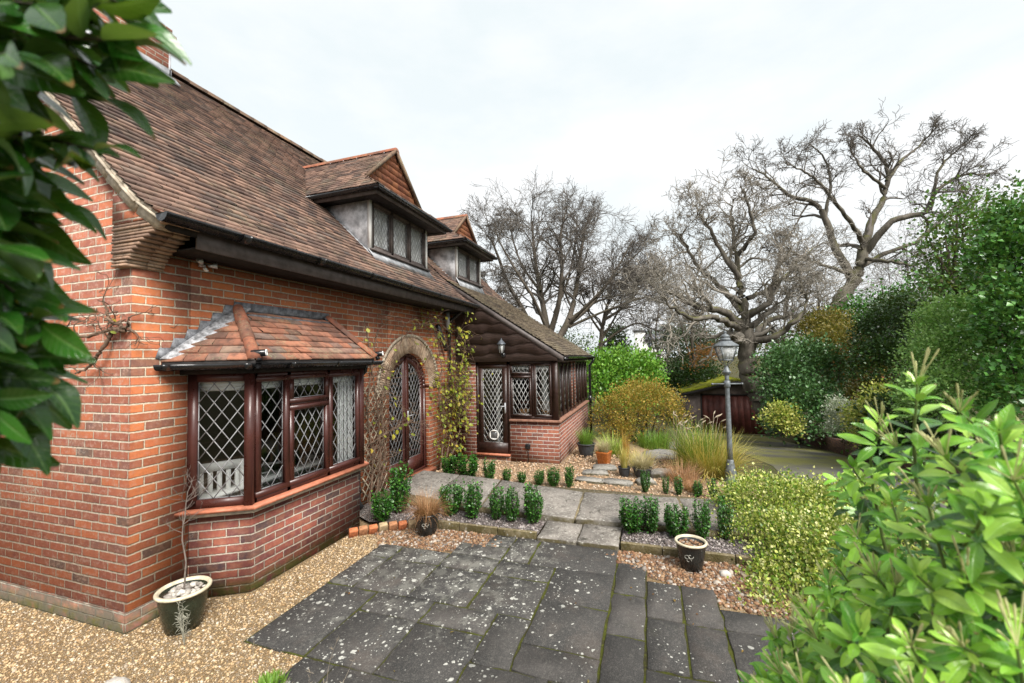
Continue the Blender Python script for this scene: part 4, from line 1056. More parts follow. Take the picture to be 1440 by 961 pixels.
# the room behind the bay
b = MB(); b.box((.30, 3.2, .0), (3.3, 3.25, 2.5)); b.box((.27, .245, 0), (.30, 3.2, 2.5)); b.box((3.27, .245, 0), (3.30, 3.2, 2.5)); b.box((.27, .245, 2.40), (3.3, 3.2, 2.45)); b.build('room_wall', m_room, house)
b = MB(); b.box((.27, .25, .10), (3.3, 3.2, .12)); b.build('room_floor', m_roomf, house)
b = MB(); n = 15
for k in range(n):
    b.tube([(1.98+.016*k, -.34+.02*sin(k*1.7), .80), (1.98+.016*k, -.34+.02*sin(k*1.7), 1.93)], .012, 6, False)
b.build('curtain', m_net, house, smooth=True)
b = MB(); b.box((.9, 2.2, .12), (2.8, 2.7, .95)); b.box((.95, 2.25, .95), (2.75, 2.65, 1.0)); b.build('sideboard', m_roomf, house)

# arched double door ---------------------------------------------------
door = bpy.data.objects.new('front_door', None); C.objects.link(door); door.parent = house; WL[door.name] = np.zeros(3)
def arch_poly(x0, x1, z0, zs, n=20):
    r_ = (x1-x0)/2; return [(x0, z0), (x1, z0)]+[(x0+r_+r_*cos(a), zs+r_*sin(a)) for a in np.linspace(0, pi, n)]
DY = .10
def ring2(b, outer, inner, y0, dep):
    n = len(outer)
    for i_ in range(n):
        j = (i_+1) % n
        b.prism([(outer[i_][0], y0, outer[i_][1]), (outer[j][0], y0, outer[j][1]), (inner[j][0], y0, inner[j][1]), (inner[i_][0], y0, inner[i_][1])], (0, dep, 0))
b = MB(); O1 = arch_poly(DX0, DX1, .10, DZ, 26); I1 = arch_poly(DX0+.05, DX1-.05, .13, DZ, 26); ring2(b, O1, I1, DY-.02, .10); b.build('door_frame', m_maho, door)
xm = (DX0+DX1)/2
def half_leaf(s_):
    """outline of one leaf (right when s_=1): inner edge at xm"""
    r_ = (DX1-DX0)/2-.052; n = 14; pts = [(xm+s_*.004, .135), (xm+s_*r_, .135)]+[(xm+s_*r_*cos(a), DZ+r_*sin(a)) for a in np.linspace(0, pi/2-.006, n)]
    return pts if s_ > 0 else pts
def half_glass(s_):
    r_ = (DX1-DX0)/2-.16; x_in = .095; a1 = math.acos(x_in/r_)
    pts = [(xm+s_*x_in, .38), (xm+s_*r_, .38)]+[(xm+s_*r_*cos(a), DZ+r_*sin(a)) for a in np.linspace(0, a1, 14)]
    return pts
for s_ in (-1, 1):
    o_, g_ = half_leaf(s_), half_glass(s_); b = MB(); ring2(b, o_, g_, DY, .045)
    b.prism([(xm+s_*.02, DY-.008, .15), (xm+s_*.55, DY-.008, .15), (xm+s_*.55, DY-.008, .36), (xm+s_*.02, DY-.008, .36)], (0, .01, 0))
    lf = b.build('door_leaf', m_maho, door)
    poly = g_ if s_ > 0 else g_[::-1]
    # polygons must run counter-clockwise in (x, z)
    ar = sum(p_[0]*q_[1]-q_[0]*p_[1] for p_, q_ in zip(poly, poly[1:]+poly[:1])); poly = poly if ar > 0 else poly[::-1]
    glazing(door, (0, DY+.02, 0), (1, 0, 0), (0, -1, 0), poly, .105, .155, .0085)
b = MB(); b.box((xm-.012, DY-.012, .14), (xm+.03, DY-.001, 2.22)); b.build('door_stop', m_maho, door)
b = MB(); b.box((xm+.035, DY-.010, 1.0), (xm+.07, DY-.001, 1.22)); b.tube([(xm+.052, DY-.01, 1.14), (xm+.052, DY-.05, 1.14), (xm+.16, DY-.055, 1.14)], .009, 8); b.build('handle', m_leadw, door)
b = MB(); b.box((DX0-.05, -.10, .045), (DX1+.05, .10, .10)); b.build('threshold', m_sill, door)
# ring of tiles on edge round the arch
b = MB(); NT_ = 74
for k in range(NT_):
    a0, a1 = pi*(k+.12)/NT_, pi*(k+.88)/NT_; r0, r1 = DR+.005, DR+.285+random.gauss(0, .004); y0 = -.012-abs(random.gauss(0, .003)); Cx = DX0+DR
    b.prism([(Cx+r0*cos(a0), y0, DZ+r0*sin(a0)), (Cx+r1*cos(a0), y0, DZ+r1*sin(a0)), (Cx+r1*cos(a1), y0, DZ+r1*sin(a1)), (Cx+r0*cos(a1), y0, DZ+r0*sin(a1))], (0, .06-.0, 0))
m_arch = tile_mat('arch_tile', [(0, (.36,.25,.16)), (.5, (.48,.34,.24)), (1, (.56,.43,.31))], lichen=.25, dark=.15)
ring = b.build('door_arch', m_arch, house)
b = MB()
n = 40; Cx = DX0+DR
for k in range(n):
    a0, a1 = pi*k/n, pi*(k+1)/n
    for (r0, r1, y0, dp) in ((DR+.002, DR+.288, -.006, .05), (DR+.29, DR+.335, -.028, .027)):
        b.prism([(Cx+r0*cos(a0), y0, DZ+r0*sin(a0)), (Cx+r1*cos(a0), y0, DZ+r1*sin(a0)), (Cx+r1*cos(a1), y0, DZ+r1*sin(a1)), (Cx+r0*cos(a1), y0, DZ+r0*sin(a1))], (0, dp, 0))
b.build('arch_mortar', m_mortar, ring)
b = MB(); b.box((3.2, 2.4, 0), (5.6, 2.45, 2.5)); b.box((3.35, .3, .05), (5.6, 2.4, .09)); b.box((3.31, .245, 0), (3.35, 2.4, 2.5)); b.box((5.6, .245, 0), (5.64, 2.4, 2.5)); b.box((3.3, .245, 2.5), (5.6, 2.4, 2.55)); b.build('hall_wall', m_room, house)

# dormers ---------------------------------------------------------------
def roof_z(y): return float(np.interp(y, [p[0] for p in RP], [p[1] for p in RP]))
def roof_y(z): return float(np.interp(z, [p[1] for p in RP], [p[0] for p in RP]))
m_cheek = plain('pale_streaked_lead', (.52,.52,.54), .6, .4, var=.5, scale=5, bump=.2)
m_glass3 = glass_mat('dormer_glass', (.95,.96,.96), .22)
def dormer(d, nl):
    dr = bpy.data.objects.new('dormer', None); C.objects.link(dr); dr.parent = house; WL[dr.name] = np.zeros(3)
    x0, x1, yf, zs, zt = d['x0'], d['x1'], d['yf'], d['zs'], d['zt']; ez, ye, ap, gy = d['ez'], d['ye'], d['ap'], d['gy']
    xm_ = (d['ex0']+d['ex1'])/2
    # cheeks dressed in lead
    b = MB()
    for xx, s_ in ((x0-.05, -1), (x1+.05, 1)):
        P = [(xx, yf+.01, roof_z(yf)-.02), (xx, yf+.01, ez), (xx, roof_y(ez), ez)]
        b = MB(); b.prism(P, (-s_*.04, 0, 0)); b.build('cheek', m_cheek, dr)
    b = MB(); b.box((x0-.055, yf-.012, zs-.02), (x0-.005, yf+.04, ez)); b.build('corner_post', m_white, dr); b = MB(); b.box((x1+.005, yf-.012, zs-.02), (x1+.055, yf+.04, ez)); b.build('corner_post', m_white, dr)
    b = MB(); b.prism([(x0-.10, yf-.16, roof_z(yf-.16)+.022), (x1+.12, yf-.16, roof_z(yf-.16)+.022), (x1+.12, yf-.005, zs-.01), (x0-.10, yf-.005, zs-.01)], (0, .012, .012)); 
    for xx in (x0-.10, x1+.06):
        b.prism([(xx, yf-.05, roof_z(yf-.05)+.03), (xx, roof_y(ez-.1), ez-.1+.03), (xx+.06, roof_y(ez-.1), ez-.1+.03), (xx+.06, yf-.05, roof_z(yf-.05)+.03)], (0, .0, .012))
    b.build('lead_flashing', m_leadw, dr)
    b = MB(); O = (x0, yf, 0); W = x1-x0
    bars = [(0, zs, W, zs+.06), (0, zt-.03, W, zt+.05), (0, zs, .05, zt), (W-.05, zs, W, zt)]
    for k in range(1, nl): bars.append((W*k/nl-.03, zs, W*k/nl+.03, zt))
    frame_bars(b, O, (1, 0, 0), (0, -1, 0), bars, .06); b.box((x0-.07, yf-.07, zs-.03), (x1+.07, yf-.002, zs+.002)); fr_ = b.build('window_frame', m_greyf, dr)
    for k in range(nl):
        xa, xb = W*k/nl+(.05 if k == 0 else .03), W*(k+1)/nl-(.05 if k == nl-1 else .03)
        b2 = MB(); frame_bars(b2, O, (1, 0, 0), (0, -1, 0), [(xa, zs+.06, xa+.03, zt-.03), (xb-.03, zs+.06, xb, zt-.03), (xa+.03, zs+.06, xb-.03, zs+.09), (xa+.03, zt-.06, xb-.03, zt-.03)], .035, .012); b2.build('sash', m_greyf, dr)
        glazing(dr, np.array((x0, yf+.035, 0)), (1, 0, 0), (0, -1, 0), rect(xa+.03, zs+.09, xb-.03, zt-.06), .085, .13, .007, glass=m_glass3)
    b = MB(); n = int(W/.03)
    for k in range(n): b.tube([(x0+.03*k+.015, yf+.085+.006*sin(k*1.9), zs), (x0+.03*k+.015, yf+.085+.006*sin(k*1.9), zt+.05)], .019, 6, False)
    b.build('curtain', m_net, dr, smooth=True)
    b = MB(); b.box((x0-.04, yf+.3, zs-.1), (x1+.04, yf+.34, ez)); b.build('room_wall', m_cream, dr)
    # eaves box and gutter
    b = MB(); yb = roof_y(ez-.03)+.1
    b.box((d['ex0']+.06, ye+.06, ez-.10), (d['ex1']-.06, yf-.002, ez-.085)); b.box((d['ex0']+.06, yf, ez-.10), (x0-.052, yb, ez-.085)); b.box((x1+.052, yf, ez-.10), (d['ex1']-.06, yb, ez-.085)); b.build('soffit', m_soffit, dr)
    b = MB(); b.box((d['ex0']+.05, ye+.04, ez-.13), (d['ex1']-.05, ye+.06, ez-.005)); b.box((d['ex0']+.04, ye+.04, ez-.13), (d['ex0']+.06, yb, ez-.005)); b.box((d['ex1']-.06, ye+.06, ez-.13), (d['ex1']-.04, yb, ez-.005)); b.build('fascia', m_fascia, dr)
    b = MB(); g = .045
    half_gutter(b, (d['ex0']-g, ye-.01, ez-.035), (d['ex1']+g, ye-.01, ez-.035), .05, (0, -1, 0)); half_gutter(b, (d['ex0']-.005, ye-g, ez-.034), (d['ex0']-.005, roof_y(ez-.03), ez-.034), .05, (-1, 0, 0)); half_gutter(b, (d['ex1']+.005, ye-g, ez-.034), (d['ex1']+.005, roof_y(ez-.03), ez-.034), .05, (1, 0, 0))
    b.build('gutter', m_black, dr)
    # roof: two slopes with a small hipped skirt below a tile-hung gablet
    hw = (d['ex1']-d['ex0'])/2; gz_ = ez+.33*(ap-ez); gw_ = hw*(1-.30); yr = roof_y(ap)+.05; zt_ = lambda x: ez+(ap-ez)*(1-abs(x-xm_)/hw)
    yv = roof_y(ez)+.02
    def vy(z): return roof_y(z)+.02
    b = MB()
    A = [(d['ex0'], ye, ez), (d['ex1'], ye, ez), (xm_-gw_, gy, zt_(xm_-gw_)), (xm_+gw_, gy, zt_(xm_+gw_)), (xm_, gy-.06, ap), (xm_, yr, ap), (d['ex0'], yv, ez), (d['ex1'], yv, ez)]
    b.add([np.array(p)-np.array((0, 0, .02)) for p in A], [[0, 2, 4, 5, 6], [1, 7, 5, 4, 3], [0, 1, 3, 2]])
    rf = b.build('dormer_roof', m_soffit, dr)
    Vs = []
    sl_ = math.hypot(hw, ap-ez); g0 = .096
    for s_ in (-1, 1):
        ex = xm_+s_*hw
        for i_ in range(int(sl_/g0+.3)):
            v0 = i_*g0; v1 = min(sl_, v0+g0*1.35); f0, f1 = v0/sl_, v1/sl_
            xe0, z0 = ex-s_*hw*f0, ez+(ap-ez)*f0; xe1, z1 = ex-s_*hw*f1, ez+(ap-ez)*f1
            fy = lambda f: ye+(gy-ye)*min(1, f/.30) if f < .30 else gy-.06
            ya, yb2 = fy(f0)-(0 if f0 < .3 else .0), vy(z0)
            n = np.array((s_*(ap-ez), 0, hw)); n = n/np.linalg.norm(n)
            y = ya-(i_ % 2)*.08
            while y < yb2:
                l, r_ = max(y, ya), min(y+.165, yb2)
                if r_-l > .015:
                    lh = max(l, fy(f1)); h0 = .016+abs(rng.normal(0, .0025)); tw = rng.normal(0, .002); lh = min(lh, r_)
                    a0 = np.array((xe0, l+.0015, z0)); a1 = np.array((xe0, r_-.0015, z0)); c1_ = np.array((xe1, r_-.0015, z1)); c0_ = np.array((xe1, lh, z1))
                    if s_ > 0: Vs += [a0+n*(h0+tw), a1+n*(h0-tw), c1_+n*.004, c0_+n*.004, a0+n*(h0+tw-.013), a1+n*(h0-tw-.013)]
                    else: Vs += [a1+n*(h0-tw), a0+n*(h0+tw), c0_+n*.004, c1_+n*.004, a1+n*(h0-tw-.013), a0+n*(h0+tw-.013)]
                y += .165
    Vs += tiled_facet((A[0], A[1], A[3], A[2]), .096, .165, rng)
    mesh_obj('tiling', np.array(Vs), tile_faces(len(Vs)//6), m_tile, dr)
    # gablet
    G = (np.array((xm_-gw_+.03, gy+.0, A[2][2]+.02)), np.array((xm_+gw_-.03, gy+.0, A[2][2]+.02)), np.array((xm_, gy, ap-.04)))
    b = MB(); b.prism([G[0]+(0, .02, 0), G[1]+(0, .02, 0), G[2]+(0, .02, 0)], (0, .03, 0)); gb = b.build('gablet', m_mortar, dr)
    Vs = tiled_facet((G[0], G[1], G[2]+(.004, .0, 0), G[2]-(.004, 0, 0)), .115, .17, rng, .012, .013); mesh_obj('tile_hanging', np.array(Vs), tile_faces(len(Vs)//6), m_htile, dr)
    b = MB()
    for s_ in (-1, 1):
        p0, p1 = np.array((xm_+s_*(gw_+.01), gy-.055, A[2][2]-.01)), np.array((xm_, gy-.055, ap+.0)); b.beam(p0, p1, .05, .055)
    b.build('verge', m_mridge, dr)
    b = MB(); y = gy-.08; zr = ap-.005
    while y < roof_y(ap)-.02:
        V = []; n = 8
        for yy in (y+.003, y+.30):
            for k in range(n):
                an = pi*k/(n-1); V.append((xm_+.085*cos(an), yy, zr-.03+.08*sin(an)))
        b.add(V, [[k+1, k, n+k, n+k+1] for k in range(n-1)]+[list(range(n))]); y += .31
    b.build('ridge', m_ridge, dr)
dormer(D1, 3); dormer(D2, 2)

# porch (garden room) -----------------------------------------------------
porch = bpy.data.objects.new('garden_room', None); C.objects.link(porch); porch.parent = house; WL[porch.name] = np.zeros(3)
PX, PY, PX2 = 6.0, -2.22, 10.0; PS, PH = .86, 2.04
b = MB(); b.box((PX, PY, -.3), (PX+.12, -1.20, PS-.045)); b.box((PX, -1.20, -.3), (PX+.12, -.44, .10)); b.box((PX, -.44, -.3), (PX+.12, -.001, 3.0)); b.box((PX+.12, PY, -.5), (PX2, PY+.12, PS-.045)); b.box((PX2-.12, PY+.12, -.5), (PX2, 0, 2.2)); 
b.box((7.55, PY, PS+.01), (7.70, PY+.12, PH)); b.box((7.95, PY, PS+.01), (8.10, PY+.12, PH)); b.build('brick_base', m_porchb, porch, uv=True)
b = MB(); b.box((PX-.06, PY-.06, PS-.042), (PX+.14, -1.20, PS)); b.box((PX+.14, PY-.06, PS-.042), (PX2+.03, PY+.14, PS)); m_psill = plain('pale_brick_sill', (.25,.13,.09), .7, .3, var=.3, bump=.3, scale=14); bevel(b.build('sill', m_psill, porch), .008)
b = MB(); b.box((PX-.05, -1.20, .10), (PX+.1, -.44, .135)); b.build('threshold', m_sill, porch)
# front: door and lights (window plane runs along -Y)
O = np.array((PX+.02, -.44, 0.)); ux = np.array((0, -1., 0)); nn = np.array((-1., 0, 0))
fb = MB(); LW = -.44-PY
frame_bars(fb, O, ux, nn, [(0, .136, .06, PH), (.70, .136, .78, PH), (0, PH-.05, LW, PH+.02), (LW-.13, PS, LW, PH), (.78, PS, LW-.13, PS+.06), (1.225, PS+.06, 1.285, PH-.05), (.78, 1.74, 1.225, 1.785)], .08)
def sash(x0, y0, x1, y1, w=.04):
    frame_bars(fb, O, ux, nn, [(x0, y0, x1, y0+w, .012), (x0, y1-w, x1, y1, .012), (x0, y0+w, x0+w, y1-w, .012), (x1-w, y0+w, x1, y1-w, .012)], .04); return rect(x0+w, y0+w, x1-w, y1-w)
pp = [sash(.78, PS+.055, 1.225, 1.745), sash(.78, 1.78, 1.225, PH-.045, .035), sash(1.285, PS+.055, LW-.13, PH-.045)]
fb.build('window_frame', m_porchw, porch)
for q_ in pp: glazing(porch, O-nn*.03, ux, nn, q_, .095, .165, .009, cm=m_came2)
db = MB(); frame_bars(db, O, ux, nn, [(.06, .14, .70, .36, .004), (.06, PH-.13, .70, PH-.05, .004), (.06, .36, .16, PH-.13, .004), (.60, .36, .70, PH-.13, .004)], .05); pd = db.build('door', m_porchw, porch)
glazing(porch, O-nn*.02, ux, nn, rect(.16, .36, .60, PH-.13), .088, .155, .009, cm=m_came2)
b = MB(); c0 = O+ux*.40+np.array((0, 0, .52)); n = 26
for k in range(n):
    a0, a1 = 2*pi*k/n, 2*pi*(k+1)/n
    ro, ri = .105, .075
    pts = [c0+ux*(r_*cos(a))+np.array((0, 0, r_*sin(a)))+nn*.0 for r_, a in ((ro, a0), (ro, a1), (ri*min(1.35, 1/max(abs(cos(a1)), abs(sin(a1)))), a1), (ri*min(1.35, 1/max(abs(cos(a0)), abs(sin(a0)))), a0))]
    b.prism(pts, nn*.022)
cf = b.build('cat_flap', m_white, porch)
b = MB(); b.prism([c0+ux*x+np.array((0, 0, z))+nn*.004 for x, z in ((-.078, -.078), (.078, -.078), (.078, .078), (-.078, .078))], nn*.006); b.build('flap', plain('smoky_plastic', (.10,.10,.10), .2), porch)
b = MB(); c0 = O+ux*.655+np.array((0, 0, 1.08)); b.prism([c0+ux*x+np.array((0, 0, z))+nn*.006 for x, z in ((-.018, -.11), (.018, -.11), (.018, .11), (-.018, .11))], nn*.01); b.tube([c0+nn*.012+np.array((0, 0, .04)), c0+nn*.05+np.array((0, 0, .04)), c0+nn*.055-ux*.11+np.array((0, 0, .04))], .009, 8); b.build('handle', m_leadw, porch)
# side wall lights along +X
O2 = np.array((PX+.1, PY+.04, 0.)); ux2 = np.array((1., 0, 0)); n2 = np.array((0, -1., 0)); fb = MB()
frame_bars(fb, O2, ux2, n2, [(0, PS, PX2-PX-.1, PS+.055), (0, PH-.06, PX2-PX-.1, PH+.02), (-.1, PS, .12, PH, .03)], .08)
segs = [(.12, 1.45), (1.60, 1.85), (2.0, 3.9)]; sp = []
for xa, xb in segs:
    n_ = max(1, round((xb-xa)/.46)); w_ = (xb-xa)/n_
    for k in range(n_):
        x0, x1 = xa+k*w_, xa+(k+1)*w_
        frame_bars(fb, O2, ux2, n2, [(x0, PS+.055, x0+.05, PH-.06, .035), (x1-.05, PS+.055, x1, PH-.06, .035), (x0+.05, PS+.055, x1-.05, PS+.10, .01), (x0+.05, PH-.11, x1-.05, PH-.06, .01)], .06); sp.append((x0+.05, PS+.10, x1-.05, PH-.11))
fb.build('window_frame', m_porchw, porch)
for q_ in sp: glazing(porch, O2-n2*.03, ux2, n2, rect(*q_), .10, .165, .008)
b = MB(); b.box((PX-.01, PY-.005, PS+.002), (PX+.10, PY+.10, PH+.05)); b.build('corner_post', m_porchw, porch)
# waney-edged boarding over the front
bd = MB(); zs_ = [2.045, 2.235, 2.44, 2.66, 2.90, 3.16, 3.45]
def slope_y(z): return -2.36+(z-2.14)/(3.845-2.14)*2.58
wr = random.Random(9)
for k, (z0, z1) in enumerate(zip(zs_, zs_[1:])):
    yl = max(PY-.02, slope_y(z0)+.10); n = 40; ph = [wr.uniform(0, 6.3) for _ in range(4)]; low, top = [], []
    xo = PX-.010-.0; 
    for i_ in range(n+1):
        y = -.0+(yl+.0)*i_/n
        w = .022*sin(y*4.1+ph[0])+.017*sin(y*9.3+ph[1])+.009*sin(y*21+ph[2]) if k > 0 else 0
        ztop = min(z1+.05, 2.14+(y+2.36)*(3.845-2.14)/2.58-.07)
        low.append((y, z0+w-.02*(k > 0))); top.append((y, max(ztop, z0+w-.015)))
    V = [(xo-.044, y, z) for y, z in low]+[(xo-.006, y, z) for y, z in top]+[(xo-.008, y, z+.002) for y, z in low]; m_ = n+1
    bd.add(V, [[i_+1, i_, m_+i_, m_+i_+1] for i_ in range(n)]+[[i_, i_+1, 2*m_+i_+1, 2*m_+i_] for i_ in range(n)])
bd.build('waney_boarding', m_waney, porch)
b = MB(); b.prism([(PX+.005, 0, 2.05), (PX+.005, PY+.02, 2.05), (PX+.005, PY+.02, 2.12), (PX+.005, 0, 3.58)], (.06, 0, 0)); b.build('boarding_back', m_soffit, porch)
b = MB(); half_gutter(b, (PX-.06, -2.42, 2.125), (PX2+.12, -2.42, 2.125), .052); b.build('gutter', m_black, porch)
b = MB(); b.box((PX, -2.36, 2.02), (PX2+.1, PY-.0, 2.10)); b.build('fascia', m_fascia, porch)
b = MB(); b.tube([(PX2-.03, -2.42, 2.08), (PX2-.03, -2.40, 1.98), (PX2-.03, -2.31, 1.86), (PX2-.03, -2.30, -.4)], .034, 10)
b.tube([(PX2-.03, -2.30, .80), (PX2-.03, -2.30, 1.0)], .048, 10); b.build('downpipe', m_black, porch, smooth=True)
# inside the garden room
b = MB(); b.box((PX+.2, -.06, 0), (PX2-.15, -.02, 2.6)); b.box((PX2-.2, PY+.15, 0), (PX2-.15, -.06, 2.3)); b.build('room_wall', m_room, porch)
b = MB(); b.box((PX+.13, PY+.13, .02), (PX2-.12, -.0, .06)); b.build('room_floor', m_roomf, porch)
b = MB()
for k in range(5): b.tube([(PX+.40, -1.84-.03*k, .7), (PX+.40, -1.80-.012*k, 1.98)], .018, 6, False)
for k in range(3): b.tube([(PX+.35, -.80-.03*k, .2), (PX+.35, -.80-.008*k, 1.9)], .018, 6, False)
b.build('curtain', m_net, porch, smooth=True)
b = MB(); frame_bars(b, O, ux, nn, [(.17, 1.83, .59, 1.885)], .02, .05); frame_bars(b, O, ux, nn, [(.83, 1.88, 1.18, 1.93), (1.33, 1.86, 1.62, 1.93)], .02, .06); b.build('blind', m_white, porch)
m_wick = plain('wicker', (.40,.20,.07), .7, .3, var=.35, bump=.6, scale=40)
for yy in (-1.45, -1.95):
    b = MB(); b.lathe((PX+.30, yy, .70), [(.10, 0), (.13, .06), (.15, .30), (.16, .32), (.14, .32), (.12, .06)], 18); tag(b.build('wicker_basket', m_wick, None, smooth=True), 'orange wicker basket inside the garden room, '+('behind the window light nearer the door' if yy > -1.7 else 'behind the window light at the corner'), 'basket', 'baskets on the garden room sill')
b = MB(); b.box((PX+.16, PY+.14, .64), (PX+.46, -1.22, .70)); b.build('window_board', m_white, porch)
# ------------------------------------------------------------------ things fixed to or standing by the house
m_steel = plain('brushed_grey_metal', (.45,.46,.48), .35, .5, .6, var=.2)
def wall_lantern():
    r = thing('wall_lantern', 'small black coach lantern on the dark boarding above the garden room door', 'lantern', (PX-.05, -1.10, 2.16))
    c = np.array((PX-.16, -1.10, 2.20)); b = MB()
    b.lathe((PX-.048, -1.10, 2.13), [(.0, 0), (.045, .0), (.045, .10), (0, .10)], 12); b.tube([(PX-.05, -1.10, 2.19), (PX-.09, -1.10, 2.14), (PX-.15, -1.10, 2.15), (PX-.16, -1.10, 2.20)], .013, 8); b.build('bracket', m_black, r)
    b = MB(); b.lathe(c, [(0, 0), (.03, 0), (.05, .02), (.052, .03), (0, .03)], 6)
    for k in range(6):
        a = 2*pi*k/6; b.beam(c+np.array((.05*cos(a), .05*sin(a), .03)), c+np.array((.073*cos(a), .073*sin(a), .205)), .009, .009, up=(cos(a), sin(a), 0.1))
    b.build('lantern_frame', m_black, r)
    b = MB(); b.lathe(c+np.array((0, 0, .2)), [(.10, 0), (.095, .012), (.06, .055), (.03, .08), (.026, .095), (.012, .10), (.006, .13), (0, .135)], 6); m_cap = plain('grey_lantern_cap', (.10,.11,.125), .3, .5, .3); b.build('lantern_cap', m_cap, r)
    b = MB(); b.lathe(c+np.array((0, 0, .03)), [(.047, 0), (.069, .17)], 6); o = b.build('pane', m_glass2, r)
    b = MB(); b.lathe(c+np.array((0, 0, .03)), [(.016, 0), (.016, .1), (.022, .12), (.022, .15), (0, .165)], 10); b.build('bulb', m_white, r, smooth=True)
wall_lantern()
def floodlight():
    r = thing('security_light', 'small twin-lamp security light under the eaves near the tile corbel', 'security light', (.54, -.06, 3.0))
    b = MB(); b.box((.52, -.03, 3.03), (.56, -.001, 3.07)); b.tube([(.54, -.02, 3.05), (.54, -.06, 3.03)], .014, 8); b.build('bracket', m_steel, r)
    for s_ in (-1, 1):
        b = MB(); p = np.array((.54+s_*.025, -.065, 3.04)); d = unit(np.array((s_*.8, -.6, .5 if s_ < 0 else .1)))
        b.tube([p, p+d*.02, p+d*.03, p+d*.075], [.010, .016, .02, .030], 12); b.build('lamp_head', m_steel, r)
    b = MB(); p = np.array((.54, -.06, 3.01)); b.tube([p, p+(0, -.01, -.01), p+(0, -.035, -.025)], [.016, .017, .012], 10); b.build('sensor', m_white, r)
floodlight()
def cctv(x, y, z, dx, label):
    r = thing('security_camera', label, 'security camera', (x, y, z), 'cameras on the bay roof')
    d = unit(np.array((dx, -.75, .05))); p = np.array((x, y, z+.07))
    b = MB(); b.tube([(x, y, z), (x, y+.02, z+.03), p-d*.03], [.03, .022, .02], 10); b.build('bracket', m_black, r)
    b = MB(); b.tube([p-d*.07, p-d*.06, p+d*.05, p+d*.055], [.028, .033, .033, .03], 14); b.build('camera_body', m_black, r)
    b = MB(); n = 16; x_ = unit(np.cross(d, (0, 0, 1.))); y_ = np.cross(x_, d); q = p+d*.056
    V = [q+x_*rr*cos(2*pi*k/n)+y_*rr*sin(2*pi*k/n)+d*o_ for rr, o_ in ((.033, 0), (.031, .008), (.022, .008), (.020, 0)) for k in range(n)]
    b.add(V, [[i_*n+k, i_*n+(k+1) % n, (i_+1)*n+(k+1) % n, (i_+1)*n+k] for i_ in range(3) for k in range(n)]); b.build('lens_ring', m_white, r)
cctv(.66, -.60, 2.135, .55, 'small bullet camera with pale ring at foot of near hip of bay roof'); cctv(2.43, -.60, 2.135, .35, 'small bullet camera at the far corner of the bay gutter by the drainpipe')
r = thing('outdoor_socket', 'small black outdoor socket with cable low on the garden room brickwork', 'socket', (PX-.03, -1.58, .22))
b = MB(); b.box((PX-.05, -1.63, .27), (PX-.001, -1.53, .37)); bevel(b.build('box', m_black, r), .008)
b = MB(); b.tube([(PX-.02, -1.58, .27), (PX-.02, -1.585, .15), (PX-.02, -1.58, 0)], .008, 6); b.build('cable', m_black, r)

def chair(x, y, rz, label):
    r = thing('garden_chair', label, 'chair', (x, y, .12), 'white slatted chairs inside the bay')
    R = np.array(Matrix.Rotation(rz, 3, 'Z'))
    def bx(name, boxes):
        b = MB()
        for a, c_ in boxes: b.box(a, c_)
        V = np.array(b.V)@R.T+np.array((x, y, .12)); return mesh_obj(name, V, b.F, m_chairw, r)
    bx('seat', [((-.24, -.23+.065*k, .41), (.24, -.18+.065*k, .435)) for k in range(7)]+[((-.24, -.23, .36), (.24, -.20, .41))])
    bx('backrest', [((-.25, .23, .86), (.25, .26, .95)), ((-.25, .23, .50), (.25, .255, .55))]+[((-.20+.08*k, .235, .55), (-.155+.08*k, .25, .86)) for k in range(6)])
    for sx in (-1, 1):
        bx('leg', [((sx*.25-.02*(sx > 0)*2, .225, 0), (sx*.25-.02*(sx > 0)*2+.045, .27, .95))]); bx('leg', [((sx*.25-.045*(sx > 0), -.25, 0), (sx*.25-.045*(sx > 0)+.045, -.205, .62))])
        bx('armrest', [((sx*.27-.03, -.27, .62), (sx*.27+.03, .23, .645))])
chair(1.15, .62, 2.62, 'white slatted garden chair behind the splayed left light of the bay'); chair(1.98, .72, .95, 'white slatted garden chair turned side-on behind the front lights of the bay')

